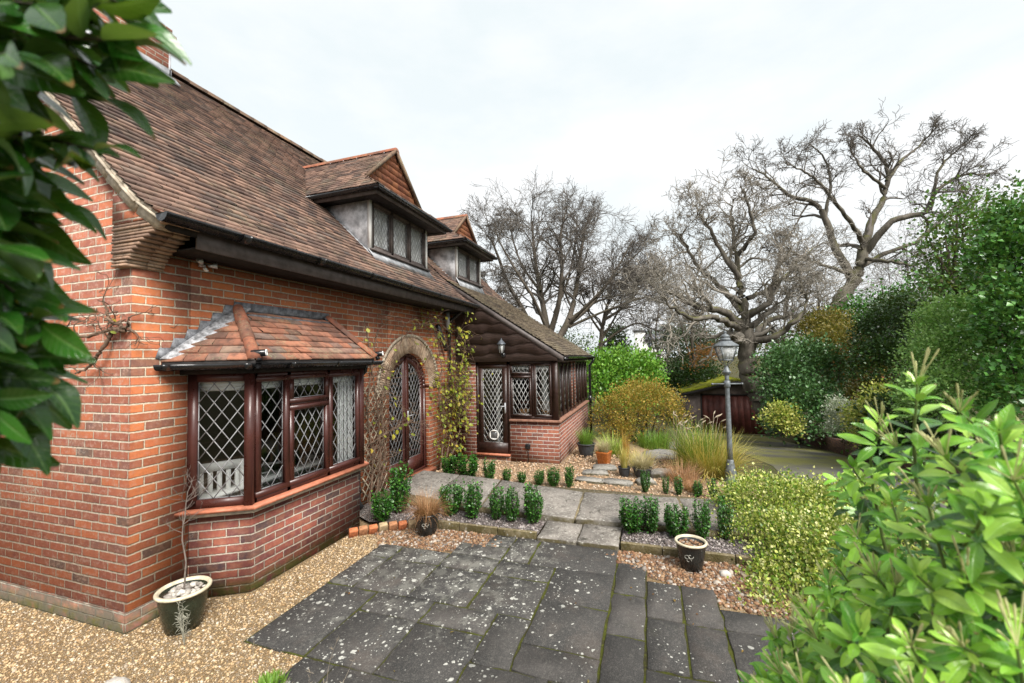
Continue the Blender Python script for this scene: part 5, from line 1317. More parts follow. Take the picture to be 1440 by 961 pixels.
# ------------------------------------------------------------------ lamp post
m_lampg = plain('grey_lamp_iron', (.135,.15,.16), .5, .5, .1, var=.3, bump=.2, scale=20)
def lamp_post():
    z0 = float(gz(5.53, -5.2))-.02; c = np.array((5.53, -5.2, z0))
    r = thing('lamp_post', 'old grey iron lamp post with four-sided lantern among the ornamental grasses', 'lamp post', c)
    b = MB(); b.lathe(c, [(.13, 0), (.13, .03), (.10, .05), (.095, .18), (.105, .20), (.085, .24), (.062, .40), (.055, .43)], 12); b.build('base', m_lampg, r)
    b = MB(); b.lathe(c, [(.048, .41), (.046, .7), (.040, 1.5), (.036, 1.98), (.036, 2.0)], 14); b.lathe(c+np.array((0, 0, 1.73)), [(.04, 0), (.055, .01), (.055, .12), (.04, .13)], 10); b.lathe(c+np.array((0, 0, 1.96)), [(.036, 0), (.055, .015), (.062, .035), (.075, .05), (.075, .065), (.05, .085), (.04, .13), (.026, .15), (.02, .17)], 14); b.build('pole', m_lampg, r, smooth=False)
    d = unit(np.array((.2, -1, 0))); b = MB(); q = c+np.array((0, 0, 1.80)); b.tube([q-d*.26, q+d*.26], [.014, .014], 8); b.lathe(q-d*.26-np.array((0, 0, .02)), [(0, 0), (.02, .005), (.025, .02), (.02, .035), (0, .04)], 10); b.lathe(q+d*.26-np.array((0, 0, .02)), [(0, 0), (.02, .005), (.025, .02), (.02, .035), (0, .04)], 10); b.build('ladder_bar', m_lampg, r)
    b = MB(); A0 = pi/4+.25; q = c+np.array((0, 0, 2.235))
    for k in range(4):
        a = A0+k*pi/2; p0 = q+np.array((.125*cos(a), .125*sin(a), 0)); p1 = q+np.array((.205*cos(a), .205*sin(a), .255)); b.beam(p0, p1, .016, .016, up=(cos(a), sin(a), .2)); b.tube([c+np.array((.02*cos(a), .02*sin(a), 2.10)), c+np.array((.05*cos(a), .05*sin(a), 2.16)), p0], .008, 6)
        a2 = a+pi/2; b.beam(p0, q+np.array((.125*cos(a2), .125*sin(a2), 0)), .018, .018); b.beam(p1, q+np.array((.205*cos(a2), .205*sin(a2), .255)), .02, .02)
    b.lathe(q-np.array((0, 0, .0)), [(0, 0), (.12, 0), (.12, .012), (0, .012)], 4, A0); b.build('lantern_frame', m_lampg, r)
    b = MB(); b.lathe(q+np.array((0, 0, .25)), [(.235, 0), (.235, .02), (.13, .085), (.12, .10)], 4, A0); b.lathe(q+np.array((0, 0, .345)), [(.085, 0), (.085, .02), (.095, .03), (.075, .06), (.06, .065), (.075, .075), (.075, .10), (.05, .125), (.025, .13), (.022, .15), (.03, .165), (.022, .185), (0, .20)], 16); b.build('lantern_roof', m_lampg, r)
    b = MB(); b.lathe(q+np.array((0, 0, .012)), [(.118, 0), (.196, .24)], 4, A0); b.build('pane', m_glass2, r)
    b = MB(); b.lathe(q+np.array((0, 0, .012)), [(.03, 0), (.03, .05), (.015, .055), (.015, .09)], 12); b.build('lamp_holder', m_lampg, r)
    b = MB(); b.lathe(q+np.array((0, 0, .10)), [(.016, 0), (.032, .03), (.038, .055), (.03, .085), (0, .10)], 12); b.build('bulb', m_white, r, smooth=True); r.scale = (.9, .9, .91)
lamp_post()

# ------------------------------------------------------------------ pots
m_glazed = plain('dark_green_glaze', (.016,.022,.013), .22, .6, var=.3, bump=.03, scale=9)
m_glazeb = plain('black_glaze', (.014,.015,.014), .25, .6, var=.3, scale=9)
m_rim = plain('cream_rim', (.56,.50,.36), .4, .5, var=.2, scale=20)
m_soil = soil_('pot_soil', (.05,.035,.025), (.09,.065,.045), (.13,.10,.07), 14)
m_terra = plain('orange_glaze', (.42,.13,.03), .3, .5, var=.2, scale=14)
m_tub = plain('grey_tub', (.035,.038,.042), .5, .4, var=.3, scale=14)
m_motif = plain('pale_motif', (.30,.29,.25), .5, .4)
def pot(label, c, R, H, body, rim, motif=False, stones=None, group=None):
    r = thing('flower_pot', label, 'plant pot', c, group); b = MB()
    b.lathe(c, [(R*.60, 0), (R*.66, .01), (R*.80, H*.4), (R*.90, H*.75), (R*.93, H*.90), (R*.98, H*.93), (R*.86, H*.93), (R*.84, H*.80), (0, H*.80)], 32); b.build('pot_body', body, r, smooth=True)
    b2 = MB(); n = 36; prof = [(R*.93, H*.915), (R*1.02, H*.93), (R*1.03, H*.97), (R*.98, H*1.0), (R*.88, H*.99), (R*.85, H*.93)]
    b2.lathe(c, prof, n); b2.F = b2.F[:-2]; b2.build('rim', rim, r, smooth=True)
    b3 = MB(); b3.lathe(c, [(0, H*.84), (R*.5, H*.845), (R*.845, H*.83)], 24); b3.F = [f for f in b3.F if len(f) == 4]; b3.build('soil', m_soil, r)
    if motif:       # pale painted scroll on the side
        b4 = MB(); d = CAM[:2]-np.array(c[:2]); a0 = math.atan2(d[1], d[0])-.35
        for k, (aa, zz, s_) in enumerate(((0, .55, 1), (.28, .62, -1), (.14, .45, 1))):
            P = []
            for t in np.linspace(0, 5.2, 16):
                rr = .028*(1-t/7); a = a0+aa+rr*cos(t*s_)/(R*.85); z = H*zz+rr*sin(t*s_); Rr = R*(.80+(zz-.4)*.28)+.003; P.append((c[0]+Rr*cos(a), c[1]+Rr*sin(a), c[2]+z))
            b4.tube(P, .0035, 5)
        b4.build('painted_scroll', m_motif, r)
    return r
m_ston = stone_mat('grey_white_stone', [(0, (.20,.18,.16)), (.4, (.40,.37,.33)), (.8, (.60,.57,.52)), (1, (.12,.11,.10))])
def pot_stones(name, c, R, n, size, mat, lab):
    th = np.linspace(0, 2*pi, 14); o = pebbles(name, [(c[0]+R*cos(a), c[1]+R*sin(a)) for a in th], int(n*1.3), size, mat, c[2], rng); return o
P1 = (.185, -.36, -.004); P2 = (2.33, -1.36, 0.0); P3_ = (2.30, -4.33, 0.0)
pot('dark green glazed pot with cream rim and pale stones beside the house corner', P1, .185, .315, m_glazed, m_rim)
pot_stones('pebble_mulch', (P1[0], P1[1], .262), .145, 90, .021, m_ston, '')
pot('black glazed pot holding rust-coloured grass beside the kerb', P2, .155, .26, m_glazeb, m_glazeb, True)
pot('dark pot with cream rim standing on brown gravel by the variegated bush', P3_, .148, .275, m_glazeb, m_rim, True)
pot_stones('pebble_mulch', (P3_[0], P3_[1], .232), .112, 80, .013, m_rustst, '')
m_bark = None
def bark_mat(name, a, b_, moss=.3, sc_=3.0):
    m = Mat(name); p = m.pos(); g = m.noise(sc_, m.mapv(p, scale=(1, 1, .35)), 6, .7)
    c = m.mix(m.smooth(g, .35, .65), a, b_)
    nz = m.sep(m.n('ShaderNodeNewGeometry').outputs['Normal'])[2]
    mo = m.math('MULTIPLY', m.smooth(nz, -.2, .8), m.smooth(m.noise(.9, p, 5, .65), .42, .62)); c = m.mix(m.math('MULTIPLY', mo, moss), c, (.10,.105,.022))
    return m.done(m.bsdf(c, .9, m.bump(g, .8, .05), .2))
m_oak = bark_mat('oak_bark', (.065,.056,.045), (.17,.15,.125), .8, 2.2)
m_oakf = bark_mat('far_oak_bark', (.075,.062,.05), (.15,.125,.10), .35, 2.0)
m_twig = plain('bare_twig', (.13,.115,.10), .85, .2, var=.3, scale=1.5)
m_twigc = plain('pale_twig', (.25,.225,.19), .85, .2, var=.35, scale=1.2)
m_stem = plain('shrub_stem', (.055,.045,.03), .8, .2, var=.3, scale=5)
m_vine = plain('climber_stem', (.15,.10,.07), .85, .2, var=.4, scale=9)
m_pale = plain('dry_stem', (.36,.30,.22), .85, .2, var=.3, scale=12)

# bare sapling in the near pot
tbx = {'trunk': Tubes(), 'crown': Tubes()}; r = thing('sapling', 'bare spindly sapling growing in the stone-topped pot by the house corner', 'sapling', (P1[0], P1[1], .30))
st = spline([(P1[0], P1[1], .30), (P1[0]+.01, P1[1]-.01, .5), (P1[0]-.01, P1[1], .72), (P1[0]+.01, P1[1]+.005, .95), (P1[0]+.03, P1[1], 1.12)], 16, rng, .004)
tbx['trunk'].add(st, np.linspace(.0075, .0025, 16), 7); rs = np.random.default_rng(4)
for k in range(11):
    i_ = rs.integers(6, 15); a = rs.uniform(0, 2*pi); twig(tbx, st[i_], unit(np.array((cos(a), sin(a), .75))), rs.uniform(.08, .18), .003, 2, rs, .13, (0, 3, 3, 2), .9, .08, .0012)
m_sapl = plain('sapling_bark', (.17,.14,.12), .85, .2, var=.3, scale=20); tbx['trunk'].build('trunk', m_sapl, r); tbx['crown'].build('branches', m_sapl, r)

# grasses in and near the pots
m_gr_rust = leaf_mat('rust_grass', ['8a5a3a', 'a87a52', 'c09a70', '7a4a30'], .6, .2)
m_gr_straw = leaf_mat('straw_grass', ['c0a850', 'd8c270', 'aa983e', '9aa843', 'e0d090'], .55, .25)
m_gr_green = leaf_mat('green_grass', ['5a7a2a', '6f9a35', '86a845', '4a6a28'], .5, .3)
m_gr_lime = leaf_mat('lime_grass', ['8aa83a', 'a8c050', 'c0cc70', '6f9030'], .5, .3)
m_gr_beige = leaf_mat('beige_grass', ['a89a70', 'c0b48c', '8a7a50', 'd0c8a8'], .6, .2)
m_gr_pinkr = leaf_mat('pinkish_grass', ['b08060', 'c49a74', '9a6a4a', 'd0b090'], .6, .2)
gr = np.random.default_rng(8)
grass('grass_tuft', 'rounded rust-brown grass overflowing the black pot by the kerb', (P2[0], P2[1], .21), 620, .36, .10, .85, .004, m_gr_rust, gr, curl=2.0)
grass('grass_clump', 'large straw-yellow grass fountain around the foot of the lamp post', (6.05, -4.98, float(gz(6.05, -4.98))), 1500, .88, .34, .85, .010, m_gr_straw, gr, curl=1.5)
grass('grass_clump', 'tall green grass clump behind the straw-coloured grass by the lamp', (6.35, -4.75, float(gz(6.35, -4.75))), 900, .95, .30, .38, .010, m_gr_green, gr, curl=1.4)
grass('grass_clump', 'low pinkish-brown grass clump left of the lamp post', (5.35, -4.45, 0), 520, .42, .22, .65, .005, m_gr_pinkr, gr, curl=1.8)
grass('grass_clump', 'small rusty grass tuft between the box plants and the lamp post', (4.85, -4.55, .0), 260, .26, .10, .7, .005, m_gr_rust, gr, curl=1.8)
grass('grass_clump', 'small straw tuft on the far edge of the path near the lamp post', (4.95, -5.25, 0), 240, .30, .12, .6, .005, m_gr_lime, gr, curl=1.6)
# dry seed heads over the green clump
r = thing('seed_heads', 'dry pale seed heads arching above the grass in front of the garage', 'grass flowers', (6.5, -4.9, float(gz(6.5, -4.9)))); b = MB()
for k in range(26):
    c0 = np.array((6.45+gr.normal()*.25, -4.85+gr.normal()*.35, float(gz(6.5, -4.9)))); a = gr.uniform(0, 2*pi); h = gr.uniform(.8, 1.1); d = np.array((cos(a), sin(a), 0))
    P = [c0, c0+np.array((0, 0, h*.6))+d*.06, c0+np.array((0, 0, h))+d*.16, c0+np.array((0, 0, h*1.06))+d*.26]; b.tube(P[:3], [.003, .0025, .002], 4); b.tube([P[2], (P[2]+P[3])/2, P[3]], [.006, .014, .004], 5)
b.build('seed_stalks', m_pale, r, smooth=True)
def square_pot(label, c, w, h, mat):
    r = thing('flower_pot', label, 'plant pot', c); b = MB(); b.lathe(c, [(w*.52, 0), (w*.70, h*.86), (w*.74, h*.87), (w*.74, h), (w*.64, h), (w*.62, h*.85), (0, h*.85)], 4, .5); bevel(b.build('pot_body', mat, r), .01)
    b = MB(); b.lathe(c, [(0, h*.88), (w*.62, h*.88)], 4, .5); b.F = [f for f in b.F if len(f) == 4]; b.build('soil', m_soil, r); return r
z_ = float(gz(6.25, -3.06)); square_pot('square orange glazed pot with beige grass on the gravel terrace', (6.28, -3.06, z_), .24, .26, m_terra)
grass('grass_tuft', 'beige feathery grass growing in the orange pot', (6.28, -3.06, z_+.22), 420, .34, .08, .62, .0045, m_gr_beige, gr, curl=1.9)
z_ = float(gz(6.95, -2.75)); pot('black pot of green grass against the garden room wall', (6.9, -2.62, z_), .20, .30, m_tub, m_tub)
grass('grass_tuft', 'soft green grass in the black pot against the garden room wall', (6.9, -2.62, z_+.25), 500, .40, .12, .5, .006, m_gr_green, gr, curl=1.7)
grass('grass_clump', 'lime green strappy clump behind the orange pot', (7.2, -3.15, float(gz(7.2, -3.15))), 460, .55, .2, .6, .012, m_gr_lime, gr, curl=1.8)
pot('small grey pot beside the wide bowl on the terrace gravel', (5.42, -3.50, 0), .11, .17, m_tub, m_tub)
grass('grass_tuft', 'spiky yellow-green grass in the small grey pot', (5.42, -3.50, .14), 160, .42, .05, .35, .007, m_gr_straw, gr, curl=1.3)
pot('wide dark bowl pot of straw-coloured grass on the terrace gravel', (5.45, -3.80, 0), .17, .17, m_tub, m_tub)
grass('grass_tuft', 'dense straw-coloured mound of grass in the wide bowl pot', (5.45, -3.80, .14), 620, .34, .10, .75, .0045, m_gr_beige, gr, curl=1.9)
grass('grass_clump', 'tall thin orange-brown upright grass behind the terrace pots', (6.9, -3.45, float(gz(6.9, -3.45))), 110, .62, .06, .14, .007, leaf_mat('amber_grass', ['b07a35', 'c89a4a', '8a6a30'], .6, .2), gr, curl=1.2)
grass('grass_clump', 'soft yellow grass spreading behind the wide bowl pot', (6.2, -3.75, float(gz(6.2, -3.75))), 420, .42, .2, .6, .006, m_gr_straw, gr, curl=1.7)
grass('grass_clump', 'fresh green strappy leaves under the orange-leaved bush', (8.9, -4.0, float(gz(8.9, -4.0))), 420, .5, .35, .5, .02, m_gr_green, gr, curl=1.6)
grass('grass_clump', 'purple-brown low clump beside the terrace rocks', (6.55, -4.35, float(gz(6.5, -4.4))), 320, .30, .18, .7, .010, leaf_mat('purple_leaf', ['3a2430', '54323a', '6a4a48'], .5, .2), gr, curl=1.6)

# stepping stones and rocks
m_flag = stone_('grey_flagstone', (.20,.19,.17), (.30,.28,.25), (.38,.36,.32), (.08,.075,.06), 6)
def flag(label, c, rx, ry, rot, h=.045, cat='stepping stone', name='stepping_stone', group='stepping stones on the terrace', mat=None, seed=1, hump=0.0):
    r_ = random.Random(seed); n = 11; ring = []
    for k in range(n):
        a = 2*pi*k/n; rr = r_.uniform(.86, 1.04)*(1/max(abs(cos(a)), abs(sin(a)))**.95); x, y = rx*rr*cos(a), ry*rr*sin(a); ring.append((x*cos(rot)-y*sin(rot), x*sin(rot)+y*cos(rot)))
    z0 = float(gz(c[0], c[1])); V = [(c[0]+x*.97, c[1]+y*.97, z0+h+r_.gauss(0, .004)) for x, y in ring]+[(c[0]+x, c[1]+y, z0+h*.6) for x, y in ring]+[(c[0]+x, c[1]+y, z0-.03) for x, y in ring]
    F = [[k, (k+1) % n, n] for k in range(0)]+[list(range(n))]+[[n+k, n+(k+1) % n, (k+1) % n, k] for k in range(n)]+[[2*n+k, 2*n+(k+1) % n, n+(k+1) % n, n+k] for k in range(n)]
    if hump:
        F = F[1:]; V += [(c[0]+x*.55, c[1]+y*.55, z0+h+hump*r_.uniform(.7, 1.1)) for x, y in ring]; F += [[k, (k+1) % n, 3*n+(k+1) % n, 3*n+k] for k in range(n)]+[[3*n+k for k in range(n)]]
    b = MB(); b.add(V, F); tag(b.build(name, mat or m_flag, loc=(c[0], c[1], z0)), label, cat, group)
flag('flat grey stepping stone furthest from the path, by the orange pot', (5.88, -3.10), .20, .24, .3, seed=2); flag('middle flat stepping stone between the path and the orange pot', (5.47, -2.99), .16, .24, .1, seed=3)
flag('flat stepping stone next to the path, nearer the garden room', (4.98, -2.95), .13, .26, -.1, seed=4); flag('flat stepping stone next to the path, nearer the bowl pot', (4.95, -3.42), .14, .25, -.2, seed=5)
flag('low grey rock beside the wide bowl pot', (5.05, -3.85), .12, .16, .4, .06, 'rock', 'rock', 'rocks on the terrace', seed=6, hump=.05); flag('pale flat rock behind the bowl pot', (5.6, -4.15), .16, .26, .2, .08, 'rock', 'rock', 'rocks on the terrace', seed=7, hump=.06)
flag('broad grey rock on the terrace in front of the orange-leaved bush', (7.2, -4.15), .35, .45, .2, .14, 'rock', 'rock', 'rocks on the terrace', seed=8, hump=.08)
m_orr = stone_('ochre_rock', (.36,.22,.11), (.48,.33,.18), (.55,.45,.30), (.18,.11,.06), 6)
flag('ochre rock among the terrace stones by the purple clump', (7.35, -4.55), .28, .35, .6, .16, 'rock', 'rock', 'rocks on the terrace', m_orr, 9, .08)
flag('flat grey slab on the lawn beyond the orange-leaved bush', (10.6, -4.75), .5, .5, .2, .08, 'rock', 'rock', 'rocks on the terrace', seed=10)
flag('small white rock on brown gravel beside the dark cream-rimmed pot', (2.24, -4.62), .035, .05, .2, .03, 'rock', 'rock', None, m_ston, 11, .02)

# tilted edging bricks by the bay
m_eb = brick_mat('edging_brick_clay', [(0, (.30,.10,.05)), (.5, (.42,.17,.08)), (1, (.30,.20,.12))], (.3,.22,.15), moss=.6)
eb = [(2.02, -.52, 'nearest the bay window'), (2.10, -.60, 'second from the bay window'), (2.17, -.69, 'third from the bay window'), (2.25, -.78, 'middle one of the row'), (2.31, -.88, 'third from the grass pot'), (2.37, -.98, 'second from the grass pot'), (2.42, -1.09, 'nearest the grass pot')]
mcol = [plain('edging_brick_%d' % k, c, .85, .25, var=.35, bump=.5, scale=22) for k, c in enumerate([(.34,.16,.08), (.42,.14,.06), (.36,.27,.16)])]
for k, (x, y, t) in enumerate(eb):
    b = MB(); b.box((x-.05, y-.033, -.02), (x+.05, y+.033, .10)); V = np.array(b.V); p = np.array((x, y, 0)); a = -.75; V = V-p; R1 = np.array(Matrix.Rotation(.55+random.gauss(0, .12), 3, 'X')); R2 = np.array(Matrix.Rotation(a, 3, 'Z')); V = (V@R1.T)@R2.T+p+np.array((0, 0, .01))
    o = mesh_obj('edging_brick', V, b.F, mcol[[1, 0, 1, 2, 0, 1, 2][k]], loc=(x, y, 0)); bevel(o, .008); tag(o, 'tilted edging brick set in gravel, '+t, 'brick', 'tilted edging bricks')

# ------------------------------------------------------------------ box plants
m_box = leaf_mat('box_leaf', ['183e14', '24521a', '32661f', '487f2a', '1c4418', '659a3a'], .38, .12, .5)
def box_plant(h, w, seed, n=1900):
    r = np.random.default_rng(seed); P = []; D = []
    ns = 26; tb = Tubes()
    for k in range(ns):
        a = r.uniform(0, 2*pi); q = r.uniform(.1, 1)**.6; top = np.array((w*.5*q*cos(a), w*.5*q*sin(a), h*r.uniform(.62, 1.08)*(1-.06*q))); base = top*np.array((.30, .30, 0)); mid = (base+top)/2+np.array((w*.13*cos(a), w*.13*sin(a), 0))
        S = spline([base, mid, top], 8); tb.add(S, np.linspace(.004, .0015, 8), 4); m_ = n//ns
        t = r.uniform(.10, 1, m_); i_ = np.minimum((t*7).astype(int), 6); p = S[i_]+(S[i_+1]-S[i_])*(t*7-i_)[:, None]; P.append(p+r.normal(size=(m_, 3))*.013); aa = r.uniform(0, 2*pi, m_)
        D.append(np.stack([np.cos(aa)*.8, np.sin(aa)*.8, r.uniform(.2, 1.1, m_)], 1))
    P = np.vstack(P); D = unit(np.vstack(D)); V, F = leaf_arrays(P, D, unit(np.array((0, 0, 1.))+r.normal(size=P.shape)*.4), r.uniform(.020, .036, len(P)), tmpl_simple(.42, .08, .05)); return V, F, tb
protos = []
def proto_box(h, w, seed, n=1900):
    V, F, tb = box_plant(h, w, seed, n); r = thing('box_plant', '', 'box plant', (0, 0, 0)); mesh_obj('foliage', V, F, m_box, r, True); tb.build('stems', m_stem, r); return r
pb = [proto_box(.42, .25, 1), proto_box(.42, .22, 2, 1500), proto_box(.40, .30, 3), proto_box(.42, .24, 4, 1300), proto_box(.44, .20, 5, 1100), proto_box(.38, .28, 6, 1600), proto_box(.42, .24, 7, 1700)]
used = [False]*7
def put_box(x, y, z, s, k, label, w=1.0):
    k = k % 7
    if used[k]: o = copy_tree(pb[k])
    else: o = pb[k]; used[k] = True
    o.location = (x, y, z); o.rotation_euler = (0, 0, random.uniform(0, 6.28)); o.scale = (s*w*random.uniform(.74, .95), s*w*random.uniform(.74, .95), s*random.uniform(.80, 1.15)); o['label'] = label; o['category'] = 'box plant'; o['group'] = 'small box plants along the path'
B = .045
for i_, (x, y, s, w, t) in enumerate([(2.42, -.66, .9, 1.3, 'nearest the bay drainpipe in the front bed'), (2.74, -.72, 1.35, 1.2, 'largest of the front bed, in front of the arched door'), (2.84, -1.42, 1.0, 1.25, 'directly behind the black pot of rusty grass'), (2.82, -1.74, 1.1, 1.15, 'front bed, fourth from the step on the house side'), (2.84, -2.07, 1.05, 1, 'front bed, third from the step on the house side'), (2.84, -2.28, 1.0, 1, 'front bed, second from the step on the house side'), (2.86, -2.55, 1.15, 1, 'front bed, beside the step on the house side'),
        (2.9, -3.74, 1.1, 1.1, 'front bed, beside the step on the lamp side'), (2.93, -3.95, 1.08, 1, 'front bed, second from the step on the lamp side'), (2.91, -4.22, 1.08, 1, 'front bed, third from the step on the lamp side'), (2.95, -4.50, .98, .95, 'front bed, behind the empty cream-rimmed pot'), (3.0, -4.74, .95, .85, 'front bed, half hidden by the variegated bush')]):
    put_box(x, y, B, s, i_, 'box plant, '+t, w)
for i_, (x, y, s, w, t) in enumerate([(4.62, -.50, 1.0, 1.5, 'under the climber right of the arched door'), (4.66, -.86, 1.25, 1.35, 'tallest of the far row, by the garden room door'), (4.63, -1.27, .82, 1.3, 'far side of the path, below the garden room door'), (4.58, -1.60, .66, 1.35, 'far side of the path, right of the garden room door'), (4.57, -1.88, .62, 1.2, 'far side of the path, below the garden room socket'), (4.56, -2.19, .66, 1.2, 'far path edge, third before the stepping stones'), (4.52, -2.44, .78, 1.2, 'far path edge, second before the stepping stones'), (4.54, -2.70, .78, 1.15, 'far side of the path, beside the stepping stones'),
        (4.60, -3.86, .74, .8, 'far path edge, first beyond the stepping stones'), (4.60, -4.16, .62, .8, 'slim, far path edge, second beyond the stepping stones'), (4.58, -4.34, .78, .9, 'far path edge, third beyond the stepping stones'), (4.58, -4.60, .72, .9, 'far side of the path, third from the lamp post'), (4.56, -4.80, .66, .9, 'far side of the path, second from the lamp post'), (4.60, -5.05, .70, 1, 'far side of the path, right at the foot of the lamp post')]):
    put_box(x, y, 0.0, s, i_+1, 'box plant, '+t, w)

# ------------------------------------------------------------------ trellis and climbers
r = thing('trellis', 'narrow pale wooden lattice trellis between the bay drainpipe and the arched door', 'trellis', (3.08, -.04, .1)); b = MB()
tp = [(2.82, .12), (3.40, .12), (3.40, 1.75), (2.82, 1.75)]
for s_ in (1, -1):
    for k in range(-12, 16):
        p0 = np.array((2.82+k*.13, .12)); d = unit(np.array((s_*.62, .78))); c_ = clip(p0, d, tp)
        if c_ is None: continue
        a, e = p0+d*c_[0], p0+d*c_[1]; n2 = np.array((-d[1], d[0]))*.008; y_ = -.035-.008*(s_ > 0)
        b.prism([(*[(a-n2)[0]], y_, (a-n2)[1]), ((e-n2)[0], y_, (e-n2)[1]), ((e+n2)[0], y_, (e+n2)[1]), ((a+n2)[0], y_, (a+n2)[1])], (0, .007, 0))
b.build('lattice', m_pale, r)
m_vleaf = leaf_mat('climber_leaf', ['6a7a20', '8a9430', 'a8a83a', 'b8a040', '5a7a2c', 'c0b860'], .45, .3)
def climber(name, label, stems, nleaf, seed, leafs=.055, tw=5, tl=.3, region=None):
    r_ = np.random.default_rng(seed); base = np.array(stems[0][0]); root = thing(name, label, 'climbing plant', base); tb = {'crown': Tubes(), 'trunk': Tubes()}; PP = []
    for s_ in stems:
        S = spline(s_, 8*len(s_), r_, .008); tb['trunk'].add(S, np.linspace(.018, .006, len(S)), 6)
        for k in range(tw):
            i_ = r_.integers(2, len(S)-1); d = unit(np.array((r_.normal(), -abs(r_.normal())*.45, r_.normal()*.9+.3)))
            n0 = len(tb['crown'].V); twig(tb, S[i_], d, tl*r_.uniform(.5, 1.3), .006, 2, r_, .28, (0, 0, 3, 2), 1.0, -.02, .0022); PP += [v[len(v)//2:] for v in tb['crown'].V[n0:]]
        PP.append(S[len(S)//3:])
    tb['trunk'].build('stem', m_vine, root); tb['crown'].build('twigs', m_vine, root)
    Q = np.vstack(PP); Q = Q[r_.integers(0, len(Q), nleaf)]+r_.normal(size=(nleaf, 3))*.03; Q[:, 1] = np.minimum(Q[:, 1], -.035)
    D = unit(np.stack([r_.normal(size=nleaf)*.8, -abs(r_.normal(size=nleaf))*.5, -abs(r_.normal(size=nleaf))*.8], 1)); N = unit(np.stack([r_.normal(size=nleaf)*.5, -np.ones(nleaf), .5+r_.normal(size=nleaf)*.3], 1))
    leaves('leaves', Q, D, N, leafs*r_.uniform(.55, 1.25, nleaf), tmpl_full(.36, .05, .12, 5, .6), m_vleaf, root)
climber('climber', 'nearly bare climber on the trellis left of the arched door, a few yellow leaves', [[(2.92, -.08, .05), (2.98, -.09, .7), (2.90, -.09, 1.4), (3.02, -.10, 2.1), (3.15, -.09, 2.6)], [(3.05, -.08, .05), (3.15, -.10, .8), (3.02, -.10, 1.6), (2.9, -.10, 2.2), (2.80, -.09, 2.75)], [(3.1, -.07, .05), (3.30, -.1, .6), (3.22, -.1, 1.3), (3.35, -.11, 2.0), (3.7, -.12, 2.45), (4.2, -.10, 2.72), (4.7, -.09, 2.66)], [(2.95, -.06, .9), (3.3, -.14, 1.02), (3.7, -.16, 1.06), (4.0, -.14, 1.1)]], 60, 3, .075, 24, .34)
tb_ = None
climber('climber', 'climber with yellowing leaves on the wall right of the arched door', [[(5.05, -.10, .02), (5.15, -.12, .7), (5.0, -.13, 1.4), (5.1, -.14, 2.1), (4.85, -.13, 2.7), (4.6, -.12, 2.95)], [(5.25, -.10, .02), (5.40, -.16, .8), (5.3, -.18, 1.6), (5.5, -.2, 2.3), (5.75, -.22, 2.75)], [(5.4, -.10, .05), (5.7, -.2, .7), (5.62, -.22, 1.4), (5.8, -.25, 2.0), (5.88, -.32, 2.55)], [(5.0, -.1, 1.2), (5.2, -.16, 1.32), (5.6, -.2, 1.38), (5.85, -.22, 1.3)]], 900, 5, .078, 34, .36)
climber('climber', 'bare woody climber stems pinned to the gable corner', [[(-.03, .02, 2.40), (-.05, .18, 2.43), (-.045, .4, 2.38), (-.05, .7, 2.46), (-.05, 1.1, 2.42)], [(-.03, .16, 2.42), (-.06, .25, 2.25), (-.05, .45, 2.12), (-.05, .6, 2.05)], [(-.04, .05, 2.42), (-.06, .2, 2.5), (-.05, .3, 2.66)], [(-.02, .12, 2.40), (-.05, .0, 2.43), (-.03, -.04, 2.50)]], 2, 7, .04, 5, .24)
# ------------------------------------------------------------------ garage, far house
m_gwall = plain('stained_garage_board', (.11,.085,.076), .7, .3, var=.3, bump=.3, scale=4)
m_gdoor = plain('dark_red_garage_door', (.085,.024,.018), .55, .35, var=.3, bump=.1, scale=3)
def moss_roof_():
    m = Mat('mossy_felt'); p = m.pos(); c = m.mix(m.smooth(m.noise(1.4, p, 6, .7), .3, .55), (.07,.06,.045), m.mix(m.noise(7, p, 4), (.20,.23,.018), (.36,.38,.035)))
    return m.done(m.bsdf(c, .95, m.bump(m.noise(14, p, 5, .7), .9, .06), .1))
m_moss = moss_roof_()
g = thing('garage', 'low dark garage with mossy roof at the end of the drive behind the oak trunk', 'garage', (22.6, -8.1, -2.05))
GX0, GX1, GY0, GY1, GZ0 = 22.6, 28.0, -5.75, -10.6, -2.1
b = MB(); gm = (GY0+GY1)/2
b.prism([(GX0, GY0, GZ0), (GX0, GY0-.75, GZ0), (GX0, GY0-.75, .0), (GX0, GY0, -.0)], (.15, 0, 0)); b.prism([(GX0, GY1, GZ0), (GX0, GY1+.6, GZ0), (GX0, GY1+.6, .0), (GX0, GY1, 0)], (.15, 0, 0))
b.prism([(GX0, GY0, .001), (GX0, GY1, .001), (GX0, gm, .62)], (.15, 0, 0)); b.box((GX0+.15, GY0-.15, GZ0), (GX1, GY0, 0)); b.box((GX0+.15, GY1, GZ0), (GX1, GY1+.15, 0)); b.build('wall', m_gwall, g)
b = MB(); dy0, dy1 = GY0-.77, GY1+.62
b.box((GX0+.06, dy0, GZ0), (GX0+.1, dy1, 0))
for k in range(12): b.box((GX0+.045, dy0-.02-k*.288, GZ0+.05), (GX0+.0595, dy0-.02-k*.288-.27, -.02))
b.build('garage_door', m_gdoor, g)
b = MB(); b.box((GX0-.02, dy0+.06, GZ0), (GX0+.05, dy0, 0.0)); b.box((GX0-.02, dy1, GZ0), (GX0+.05, dy1-.06, 0.0)); b.box((GX0-.02, dy0+.06, -.08), (GX0+.05, dy1-.06, 0.0)); b.build('door_frame', m_soffit, g)
b = MB(); s_ = .62/(GY0-gm); ov = .3
